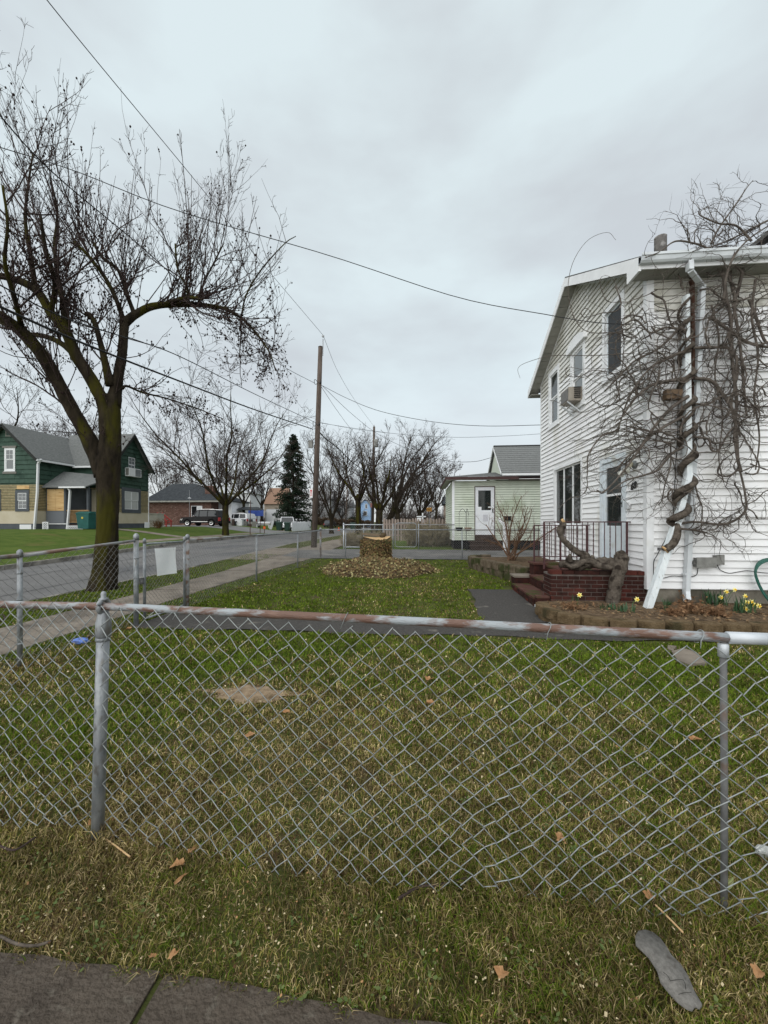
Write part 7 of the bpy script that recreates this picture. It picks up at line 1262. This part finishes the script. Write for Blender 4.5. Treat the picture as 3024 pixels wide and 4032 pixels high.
q = gz_(1130, 55); car('parked_car', 'white car facing the street behind the two bins', q, -1.2, 4.7, 1.95, 1.75, m_whitec)
q = gz_(1300, 78); car('parked_car', 'dark parked car at the kerb far down the street', q, 1.62, 4.5, 1.8, 1.42, m_greyc, suv=False)
# asphalt forecourt where the cars stand
m_lot = mat('lot_asphalt', (.15, .15, .15), (.20, .195, .19), scale=1, rough=.95, obj=False); V = []; xs_ = np.linspace(-34, -15.6, 14)
for x in xs_: V += [(x, 39.5 - .0*x, float(ground(x, 39.5)) + .03), (x, 47, float(ground(x, 47)) + .03)]
o = mesh_obj('forecourt', V, [(2*i, 2*i+2, 2*i+3, 2*i+1) for i in range(len(xs_)-1)], m_lot); o['kind'] = 'structure'; V = []
for x in xs_: V += [(x - 1, 47.01, float(ground(x, 47)) + .03), (x - 1, 57, float(ground(x, 55)) + .03)]
o = mesh_obj('forecourt', V, [(2*i, 2*i+2, 2*i+3, 2*i+1) for i in range(len(xs_)-1)], m_lot); o['kind'] = 'structure'
# brick ranch
YR = 53.; rx = lambda px: float(AY(px, 2000, YR)[0]); rzz = lambda py, px=700: float(AY(px, py, YR)[2]); rh = thing('brick_house', 'low brick ranch house with dark hip roof behind the black car', 'house', (rx(720), YR, 1.15))
m_rb = mat('ranch_brick', (.09, .050, .040), (.165, .10, .08), scale=2.2, rough=.95, stretch=(1, 1, 3), c3=(.36, .29, .25), c3s=3.3, c3w=.60, obj=False); m_rr = mat('dark_roof', (.032, .036, .040), (.055, .06, .065), scale=3, rough=.95, obj=False)
MB().box((rx(585), YR, .9), (rx(832), YR + 8, rzz(1974))).build('wall', m_rb, rh); MB().box((rx(832), YR + 2, .9), (rx(885), YR + 8, rzz(1974))).build('wall', m_white, rh)
e = rzz(1972); xa, xb = rx(572), rx(893); MB().add([(xa, YR - .7, e), (xb, YR - .7, e), (xb, YR + 9, e), (xa, YR + 9, e), (rx(600), YR + 4.5, rzz(1893)), (rx(700), YR + 4.5, rzz(1893))], [(0, 1, 5, 4), (1, 2, 5), (2, 3, 4, 5), (3, 0, 4)]).build('roof', m_rr, rh); MB().box((xa, YR - .75, e - .22), (xb, YR - .6, e - .02)).build('fascia', m_soff, rh)
cq = AD(796, 1930, 55); MB().box((cq[0] - .6, YR + 1.2, e), (cq[0] + .6, YR + 2.0, float(AD(796, 1914, 55)[2]))).build('chimney', m_rb, rh); MB().box((cq[0] - .66, YR + 1.14, float(AD(796, 1914, 55)[2])), (cq[0] + .66, YR + 2.06, float(AD(796, 1908, 55)[2]))).build('chimney_cap', m_rb, rh)
PR = lambda u, z, o: (u, YR - o, z); pbox(PR, rx(754), rx(797), rzz(2052), rzz(1992), .0, .06).build('garage_recess', m_white, rh); pbox(PR, rx(756), rx(775), rzz(2045), rzz(1994), .065, .08).build('dark_door', m_room, rh); pbox(PR, rx(778), rx(792), rzz(2052), rzz(1998), .065, .09).build('side_door', m_wfr, rh)
MB().tube([AD(746, 1930, 53.2), AD(746, 2045, 53.2)], .03, 6).build('vent_stack', m_galv, rh); MB().lathe(AD(746, 1962, 53.2), [(.25, 0), (.05, .1)], 10).build('lamp_hood', m_wfr, rh)
# cream shed box and red ramp by the green house
q = gz_(610, 39); sh = thing('storage_box', 'cream grey storage box beside the dark green house', 'storage box', q); w_x = .62; MB().box(q + [-.62, -.5, -.1], q + [.62, .5, 1.28]).build('body', mat('cream_panel', (.36, .35, .30), (.44, .42, .37), scale=2, rough=.8), sh); MB().box(q + [-.66, -.54, 1.28], q + [.66, .54, 1.36]).build('lid', MATS['cream_panel'], sh); MB().box(q + [-.60, -.52, .6], q + [.60, -.501, .63]).build('seam', m_galv, sh)
q = gz_(648, 41); rp = thing('red_frame', 'slanting red timber frame beside the storage box', 'frame', q); m_redp = mat('red_paint', (.32, .035, .03), (.40, .05, .04), scale=3, rough=.6)
for dy in (-.4, .4): MB().bar(q + [-.55, dy, 1.45], q + [.55, dy, .55], .10).build('rail', m_redp, rp); MB().bar(q + [-.5, dy, .0], q + [-.5, dy, 1.4], .09).build('leg', m_redp, rp); MB().bar(q + [.45, dy, .0], q + [.45, dy, .6], .09).build('leg', m_redp, rp); MB().bar(q + [-.5, dy, .1], q + [.45, dy, .55], .08).build('brace', m_redp, rp)
for k in range(4): MB().box(q + [-.5 + k * .28, -.4, 1.33 - k * .23], q + [-.36 + k * .28, .4, 1.40 - k * .23]).build('slat', m_redp, rp)
q = gz_(622, 34); shrub('small rusty brown shrub on the lawn right of the green house', q, 26, .75, 91, mat('rusty_shrub', (.10, .05, .025), (.16, .09, .045), scale=8, rough=1), .6)
# white building behind, trailer, canopy, bench, stakes
def simple_house(lab, px0, px1, pyb, pye, pyr, d, mw, mr, gable=False, wins=(), name='house', nwx=3, depth=7., porch=False):
    y = float(AD((px0 + px1) / 2, 2000, d)[1]); X = lambda px: float(AY(px, 2000, y)[0]); Z = lambda py: float(AY((px0 + px1) / 2, py, y)[2]); t = thing(name, lab, 'house', (X((px0 + px1) / 2), y, float(ground(X((px0+px1)/2), y))))
    a, b, zb_, ze__, zr = X(px0), X(px1), float(ground(X((px0+px1)/2), y)) - .3, Z(pye), Z(pyr); 
    if gable:
        MB().prism([(a, y, zb_), (b, y, zb_), (b, y, ze__), ((a + b) / 2, y, zr), (a, y, ze__)], (0, depth, 0)).build('walls', mw, t); mdd = (a + b) / 2
        for s, e_ in ((-1, a), (1, b)): slope_slab('roof', (mdd, y - .4, zr + .15), (mdd, y + depth + .4, zr + .15), (e_ + s * .4, y + depth + .4, ze__ - .2), (e_ + s * .4, y - .4, ze__ - .2), mr, t, .12)
    else:
        MB().box((a, y, zb_), (b, y + depth, ze__)).build('walls', mw, t); MB().prism([(a - .4, y - .4, ze__), (a - .4, y + depth / 2, zr), (a - .4, y + depth + .4, ze__)], (b - a + .8, 0, 0)).build('roof', mr, t)
    for (w0, w1, y0_, y1_) in wins: w_ = pframe(lambda u, z, o: (u, y - o, z), X(w0), X(w1), Z(y1_), Z(y0_), .0, .08, .14).build('window', m_wfr, t); pbox(lambda u, z, o: (u, y - o, z), X(w0) + .14, X(w1) - .14, Z(y1_) + .14, Z(y0_) - .14, .01, .04).build('pane', g_far, w_)
    return t
m_wsid = mat('far_white_siding', (.55, .56, .57), (.60, .61, .62), scale=1, rough=.7, obj=False); m_bsid = mat('light_blue_siding', (.30, .46, .68), (.34, .50, .72), scale=1, rough=.7, obj=False); m_froof = mat('far_grey_roof', (.19, .19, .19), (.25, .25, .25), scale=1, rough=.9, obj=False); m_wroof = mat('pale_metal_roof', (.42, .43, .44), (.48, .49, .50), scale=.5, rough=.6, obj=False)
simple_house('long white building with pale roof behind the brick house', 820, 985, 2050, 1942, 1906, 80, m_wsid, m_wroof, wins=((905, 922, 1985, 2012), (870, 884, 1985, 2012)))
simple_house('tall white house partly behind the utility pole', 1236, 1300, 2040, 1965, 1930, 92, m_wsid, m_froof, wins=((1250, 1258, 2005, 2022),)); simple_house('white cottage with grey roof and shaded porch', 1318, 1376, 2040, 1995, 1968, 96, m_wsid, m_froof, wins=((1322, 1346, 1998, 2022), (1356, 1364, 2000, 2018)))
simple_house('light blue gabled house seen between the street trees', 1418, 1457, 2040, 1988, 1966, 105, m_bsid, m_froof, gable=True, wins=((1437, 1447, 1984, 2003), (1431, 1446, 2012, 2031)), depth=9); simple_house('brown roofed house far behind the spruce', 1040, 1110, 2050, 1985, 1915, 95, mat('tan_far_siding', (.30, .25, .2), rough=.9), mat('brown_far_roof', (.22, .14, .10), rough=.9), depth=9); simple_house('pale house half hidden at the far right of the street', 1755, 1800, 2050, 1985, 1950, 70, mat('beige_far', (.35, .27, .22), rough=.9), m_rr)
simple_house('white house far left behind the brick chimney', 700, 790, 2050, 1940, 1908, 95, m_wsid, m_froof)
q = gz_(1108, 62); tr2 = thing('cargo_trailer', 'white box trailer parked under the spruce', 'trailer', q); MB().box(q + [-2.0, -1.1, .5], q + [2.0, 1.1, 2.55]).build('box', m_whitec, tr2); MB().box(q + [-1.95, -1.13, 2.551], q + [1.95, 1.13, 2.63]).build('roof_edge', m_wroof, tr2); MB().hexa([q + [-2.6, -.8, .5], q + [-2.01, -1.1, .5], q + [-2.01, 1.1, .5], q + [-2.6, .8, .5]], [q + [-2.4, -.7, 2.2], q + [-2.01, -1.1, 2.5], q + [-2.01, 1.1, 2.5], q + [-2.4, .7, 2.2]]).build('nose', m_wroof, tr2)
for x_ in (-.5, .5): MB().lathe(q + [x_, -1.15, .38], [(.38, 0), (.38, .2)], 14, (0, 1, 0)).build('wheel', m_tyre, tr2)
q = gz_(985, 60); ca_ = thing('canopy', 'canopy with dark blue tarp roof among the yard clutter', 'canopy', q); 
for a, b in ((-1.6, -1.2), (1.6, -1.2), (-1.6, 1.2), (1.6, 1.2)): MB().bar(q + [a, b, 0], q + [a, b, 2.3], .09).build('post', MATS['black_iron'], ca_)
MB().hexa([q + [-1.8, -1.4, 2.3], q + [1.8, -1.4, 2.3], q + [1.8, 1.4, 2.3], q + [-1.8, 1.4, 2.3]], [q + [-1.2, -.2, 2.75], q + [1.2, -.2, 2.75], q + [1.2, .2, 2.75], q + [-1.2, .2, 2.75]]).build('tarp', mat('tarp_dark', (.04, .045, .05), rough=.7), ca_); MB().box(q + [.3, -1.3, 1.35], q + [2.6, -1.2, 2.2]).build('tarp_skirt', mat('tarp_blue', (.02, .05, .22), (.04, .08, .3), scale=2, rough=.7), ca_)
q = gz_(1037, 51); bn = thing('garden_bench', 'white garden bench among clutter left of the bins', 'bench', q); MB().box(q + [-.85, -.25, .40], q + [.85, .2, .46]).build('seat', m_wfr, bn); MB().box(q + [-.85, .18, .62], q + [.85, .23, .85]).build('backrest', m_wfr, bn)
for a in (-.8, .8): MB().box(q + [a - .04, -.22, 0], q + [a + .04, .2, .40]).build('leg', m_wfr, bn)
q = gz_(1065, 50.5); MB().bar(q + [.0, 0, 0], q + [.25, .2, 1.05], .05, .30).build('leaning_board', m_wfr, None, at=q); bpy.data.objects['leaning_board']['label'] = 'white board propped beside the garden bench'; bpy.data.objects['leaning_board']['category'] = 'board'
m_stake = mat('rusty_stake', (.07, .035, .025), (.11, .06, .04), scale=8, rough=.9)
for px, d, h, lab in ((985, 37, 3.2, 'tall rusty metal stake at the kerb right of street tree'), (1024, 38, 1.5, 'short thin stake at the kerb'), (1041, 38, 1.6, 'thin stake with orange tag at the kerb')):
    q = gz_(px, d); t = thing('metal_stake', lab, 'stake', q, 'stakes at the kerb'); MB().bar(q, q + [.02, 0, h], .05).build('rod', m_stake, t); MB().box(q + [-.04, -.03, h], q + [.06, .03, h + .02]).build('tip', m_stake, t)
    if px == 1041: MB().box(q + [-.10, -.04, .55], q + [.10, .04, .80]).build('orange_tag', mat('orange_plastic', (.75, .12, .03), rough=.5), t)
# clutter heaps of the yard (boards, crates)
rc_ = random.Random(3)
for px, lab in ((905, 'heap of crates and boards beside the black car'), (960, 'heap of household clutter before the white pickup'), (1000, 'grey clutter heap under the canopy edge')):
    q = gz_(px, 52); t = thing('clutter_heap', lab, 'junk', q)
    for k in range(9): a = q + [rc_.uniform(-.9, .9), rc_.uniform(-.5, .5), 0]; s = np.array([rc_.uniform(.1, .35), rc_.uniform(.1, .3), rc_.uniform(.2, .9)]); MB().box(a - [s[0], s[1], .05], a + s).build('crate', rc_.choice([m_wfr, MATS['grey_board'], m_box, m_dkwood, MATS['tarp_dark']]), t)
# picket fences
wp = thing('picket_fence', 'white picket fence running back beside the bins', 'fence', gz_(1150, 50)); a, b = gz_(1150, 49), gz_(1224, 58); m_pk = mat('white_picket', (.62, .63, .64), (.70, .71, .72), scale=2, rough=.8, obj=False); m_bpk = mat('weathered_picket', (.21, .165, .145), (.31, .255, .225), scale=3, rough=.95, stretch=(4, 4, .5), obj=False)
def pickets(parent, a, b, n, w, h, m, gap=True):
    t = (b - a) / np.linalg.norm(b - a); nrm = np.array([-t[1], t[0], 0])
    for k in range(n):
        c = a + (b - a) * (k + .5) / n + [0, 0, random.uniform(-.02, .03)]; hh = h * random.uniform(.97, 1.03); l = t * w / 2; tl = random.uniform(-.02, .02); P = [c - l, c + l, c + l + [tl, 0, hh - w*.5], c + l*.5 + [tl, 0, hh], c - l*.5 + [tl, 0, hh], c - l + [tl, 0, hh - w*.5]]; MB().prism(P, nrm * .03).build('picket', m, parent)
    for zz in (.25, .75): MB().bar(a + [0, 0, h * zz] + nrm * .06, b + [0, 0, h * zz] + nrm * .06, .06, .09).build('rail', m, parent)
pickets(wp, a, b, 26, .30, 1.25, m_pk)
bpf = thing('picket_fence', 'weathered brown dog eared picket fence behind the stump', 'fence', gz_(1600, 26)); a, b = gz_(1506, 26.2), gz_(1772, 25.4); pickets(bpf, a, b, 23, .135, 1.46, m_bpk)
# white yard arm sign, yellow sign, lamp, hedge, cone
q = gz_(1664, 36); ya = thing('sign_post', 'white wooden sign post with crossarm behind the brown pickets', 'sign post', q); zt3 = float(AD(1664, 2024, 36)[2]); MB().bar(q, (q[0], q[1], zt3 + .1), .12).build('post', m_wfr, ya); MB().box((q[0] - .55, q[1] - .06, zt3 - .28), (q[0] + .3, q[1] - .061 + .12, zt3 - .18)).build('arm', m_wfr, ya); MB().box((q[0] - .5, q[1] - .03, zt3 - .65), (q[0] - .12, q[1] + .03, zt3 - .34)).build('hanging_panel', m_wfr, ya)
q = gz_(1690, 60); ys_ = thing('yellow_sign', 'small amber sign among the far trees', 'sign', q); zc2 = float(AD(1690, 2006, 60)[2]); MB().box((q[0] - .4, q[1], zc2 - .3), (q[0] + .4, q[1] + .05, zc2 + .3)).build('plate', mat('amber_sign', (.36, .18, .04), rough=.6), ys_); MB().bar(q, (q[0], q[1] + .06, zc2), .08).build('post', m_galv, ys_)
q = gz_(1348, 66); lp = thing('lamp_post', 'black lantern post before the white cottage', 'lamp post', q); zt3 = float(AD(1348, 1972, 66)[2]); MB().tube([q, (q[0], q[1], zt3 - .4)], .06, 8).build('post', MATS['black_iron'], lp); MB().lathe((q[0], q[1], zt3 - .4), [(.06, 0), (.16, .1), (.20, .42), (.05, .55), (.01, .62)], 8).build('lantern', mat('lantern_glass', (.09, .09, .09), rough=.2), lp)
def hedge(lab, pa, pb, h, w, n, seed, cols_m):
    r = np.random.default_rng(seed); t = r.random(n); C = pa + (pb - pa) * t[:, None]; C = C + np.stack([r.normal(0, w * .3, n), r.normal(0, w * .3, n), r.random(n) ** .6 * h * (.9 + .15 * np.sin(t * 40))], 1); e = r.normal(0, .10, (n, 2, 3)); V = np.stack([C - e[:, 0], C - e[:, 1], C + e[:, 0], C + e[:, 1]], 1).reshape(-1, 3); b = np.arange(n) * 4; tt = thing('hedge', lab, 'hedge', pa); mesh_obj('foliage', V, np.stack([b, b+1, b+2, b+3], 1), cols_m, tt)
    s = 40; S = pa + (pb - pa) * r.random(s)[:, None]; P, R = grow(S, np.tile([0, 0, 1.], (s, 1)), np.full(s, h * .8), np.full(s, .025), 4, .1, (0, 0, 0), r); mesh_obj('stems', *tubes(P, R, 3), m_twig_far, tt)
hedge('long brown hedge before the white cottage and blue house', gz_(1238, 84), gz_(1455, 84), 1.55, .9, 5200, 3, mat('brown_hedge', (.06, .042, .028), (.11, .08, .055), scale=2, rough=1, obj=False)); hedge('dark evergreen bush beside the white cottage', gz_(1380, 90), gz_(1400, 90), 2.2, 1.2, 1400, 4, mat('evergreen', (.014, .026, .014), (.03, .05, .025), scale=2, rough=1, obj=False))
q = gz_(1334, 60); cn = thing('traffic_cone', 'tiny orange cone at the road edge far away', 'cone', q); MB().lathe(q, [(.14, .03), (.04, .48), (.02, .5)], 10).build('cone', mat('cone_orange', (.8, .10, .02), rough=.5), cn); MB().box(q - [.18, .18, 0], q + [.18, .18, .03]).build('base', MATS['cone_orange'], cn)

# ================================================================== SMALL THINGS IN THE FOREGROUND
m_leaf = mat('fallen_leaf', (.26, .135, .06), (.42, .25, .13), scale=18, rough=.85, bump=.3); m_leafg = mat('faded_green_leaf', (.20, .22, .09), (.30, .31, .15), scale=14, rough=.8)
def maple_leaf(lab, px, py, s, ang, m=m_leaf, curl=.4, narrow=1.0, lift=.03):
    p = G(px, py) + [0, 0, lift]; rr = random.Random(px * 7 + py); n = 17; V = [p + [0, 0, .006]]
    for k in range(n):
        a = 2 * PI * k / n; q = (.62 + .38 * abs(math.sin(a * 2.5 + px))) * rr.uniform(.62, 1.15) * s; x_, y_ = q * math.cos(a), q * math.sin(a) * narrow; V.append(p + [x_ * math.cos(ang) - y_ * math.sin(ang), x_ * math.sin(ang) + y_ * math.cos(ang), s * (.55 * abs(math.sin(a)) * narrow + curl * (q / s) ** 2 * rr.uniform(-.2, .8))])
    t = mesh_obj('fallen_leaf', V, [(0, k + 1, (k + 1) % n + 1) for k in range(n)], m, None, at=p); tag(t, lab, 'leaf', 'fallen leaves on the grass')
for lab, px, py, s, a, nr in (('long tan curled leaf just under the front mesh near the thick post', 762, 3370, .040, 1.2, .35), ('orange brown leaf below the mesh edge left of centre', 700, 3435, .038, .3, .7), ('narrow golden cone like leaf in the verge grass', 712, 3490, .045, 1.15, .28), ('ragged orange leaf on the verge near the bottom edge right of centre', 1975, 3875, .030, .5, .9), ('tan leaf at the pavement edge beside the joint', 683, 3795, .022, .9, .6), ('small tan leaf left of the pavement joint', 600, 3800, .018, .2, .6), ('rust coloured leaf by the walk behind the thick post', 505, 2488, .055, .4, .9), ('orange leaf in the lawn centre behind the mesh', 1690, 2690, .055, .8, .8), ('brown leaf below the orange one in the lawn centre', 1695, 2785, .05, .1, .9), ('pale orange leaf low in the mesh right of centre', 2205, 3325, .036, .6, .8), ('brown leaf near the right fence post inside the lawn', 2735, 2932, .06, .3, .7), ('dry brown leaf in the lawn left of centre', 985, 2915, .05, .9, .7), ('small tan leaf low on the left lawn', 1130, 2822, .05, .2, .6), ('brown leaf among stems at the thick post foot', 370, 3270, .05, .4, .5), ('tan leaf leaning at the thick post foot', 432, 3262, .045, 1.2, .4), ('broad faded green leaf at the thin post foot', 2865, 3510, .055, .9, .55), ('crumpled brown leaf on the verge at right edge', 2985, 3870, .03, .6, .9), ('brown leaf below the insole tip', 2560, 3560, .03, .6, .9)):
    maple_leaf(lab, px, py, s, a, m_leafg if 'green' in lab else m_leaf, narrow=nr)
# white crumpled scrap and blue plastic scrap
def crumple(lab, name, px, py, s, m, flat=.5, cat='litter'):
    p = G(px, py); r = np.random.default_rng(px); bm = bmesh.new(); bmesh.ops.create_icosphere(bm, subdivisions=2, radius=1); V = np.array([v.co[:] for v in bm.verts]); F = [tuple(v.index for v in f.verts) for f in bm.faces]; bm.free(); V = V * (1 + r.normal(0, .22, (len(V), 1))) * [s, s * .7, s * flat] + p + [0, 0, s * flat * .7 + .01]; tag(mesh_obj(name, V, F, m, None, at=p), lab, cat)
crumple('crumpled bright blue plastic scrap in the grass by the sidewalk', 'plastic_scrap', 318, 2535, .11, mat('blue_plastic', (.09, .17, .52), (.15, .25, .62), scale=20, rough=.4), .35); crumple('crumpled white paper at the right edge behind the mesh', 'paper_scrap', 3008, 3375, .036, mat('white_paper_scrap', (.36, .37, .35), (.52, .52, .50), scale=30, rough=.8), .7); crumple('white bag on the ground behind the neighbour fence', 'plastic_bag', 1372, 2150, .22, m_white, .6)
# grey shoe insole
pts = [(2515, 3720), (2512, 3695), (2522, 3676), (2545, 3668), (2572, 3674), (2598, 3695), (2622, 3730), (2640, 3765), (2672, 3798), (2700, 3840), (2722, 3890), (2752, 3940), (2742, 3952), (2728, 3948), (2718, 3966), (2700, 3958), (2668, 3930), (2632, 3888), (2606, 3855), (2592, 3815), (2562, 3770), (2538, 3745)]
pl_ = [G(a, b) * [.974, .974, 1] + [0, 0, .043 + .004 * math.sin(i)] for i, (a, b) in enumerate(pts)]; ins_ = thing('shoe_insole', 'torn grey shoe insole lying on the verge grass at lower right', 'insole', pl_[6]); m_ins2 = mat('grey_felt', (.125, .118, .108), (.19, .18, .165), scale=60, rough=1, bump=.3, bscale=200, c3=(.10, .09, .08), c3s=22, c3w=.58)
cm_ = np.mean(pl_, axis=0); pl_ = [cm_ + (p - cm_) * [1.14, 1.06, 1] for p in pl_]; cc = cm_ + [0, 0, .006]; V = [cc] + pl_ + [p - [0, 0, .010] for p in pl_]; n = len(pl_); mesh_obj('sole', V, [(0, i + 1, (i + 1) % n + 1) for i in range(n)] + [(i + 1, n + i + 1, n + (i + 1) % n + 1, (i + 1) % n + 1) for i in range(n)], m_ins2, ins_, True)
for (a, b, c_, d_) in ((2612, 3838, 2640, 3872), (2640, 3872, 2690, 3868), (2690, 3868, 2700, 3905), (2672, 3925, 2722, 3918)):
    p0_, p1_ = [G(*q) * [.974, .974, 1] + [0, 0, .0515] for q in ((a, b), (c_, d_))]; MB().tube(smooth_path([p0_, (p0_ + p1_) / 2 + [.004, .003, .0], p1_], 6), .0011, 4).build('crease', mat('felt_crease', (.045, .042, .038), rough=1), ins_)
# fallen twigs and straw
for lab, pts, r, m in (('pale straw stalk beside the thick fence post', [(405, 3320), (450, 3350), (512, 3398)], .004, m_cut), ('pale straw stalk above the insole', [(2580, 3590), (2630, 3640), (2690, 3702)], .004, m_cut), ('dark twig under the mesh right of centre', [(1570, 3565), (1650, 3520), (1760, 3505), (1880, 3470)], .006, m_twig), ('thin brown stem on the pavement edge at far left', [(0, 3715), (60, 3745), (130, 3755), (200, 3738)], .005, m_wist), ('grey twig along the mesh foot at far left', [(0, 3355), (60, 3370), (140, 3320)], .005, m_twig), ('short dark stick on the lawn by the blue scrap', [(345, 2518), (380, 2510), (420, 2514)], .014, m_twig), ('dark stick on the verge edge left of the maple', [(2, 2455), (20, 2440), (10, 2425)], .012, m_twig)):
    c = [G(a, b) + [0, 0, .03] for a, b in pts]; tag(MB().tube(smooth_path(c, 14), r, 6).build('stick', m, None, True, at=c[0]), lab, 'stick')
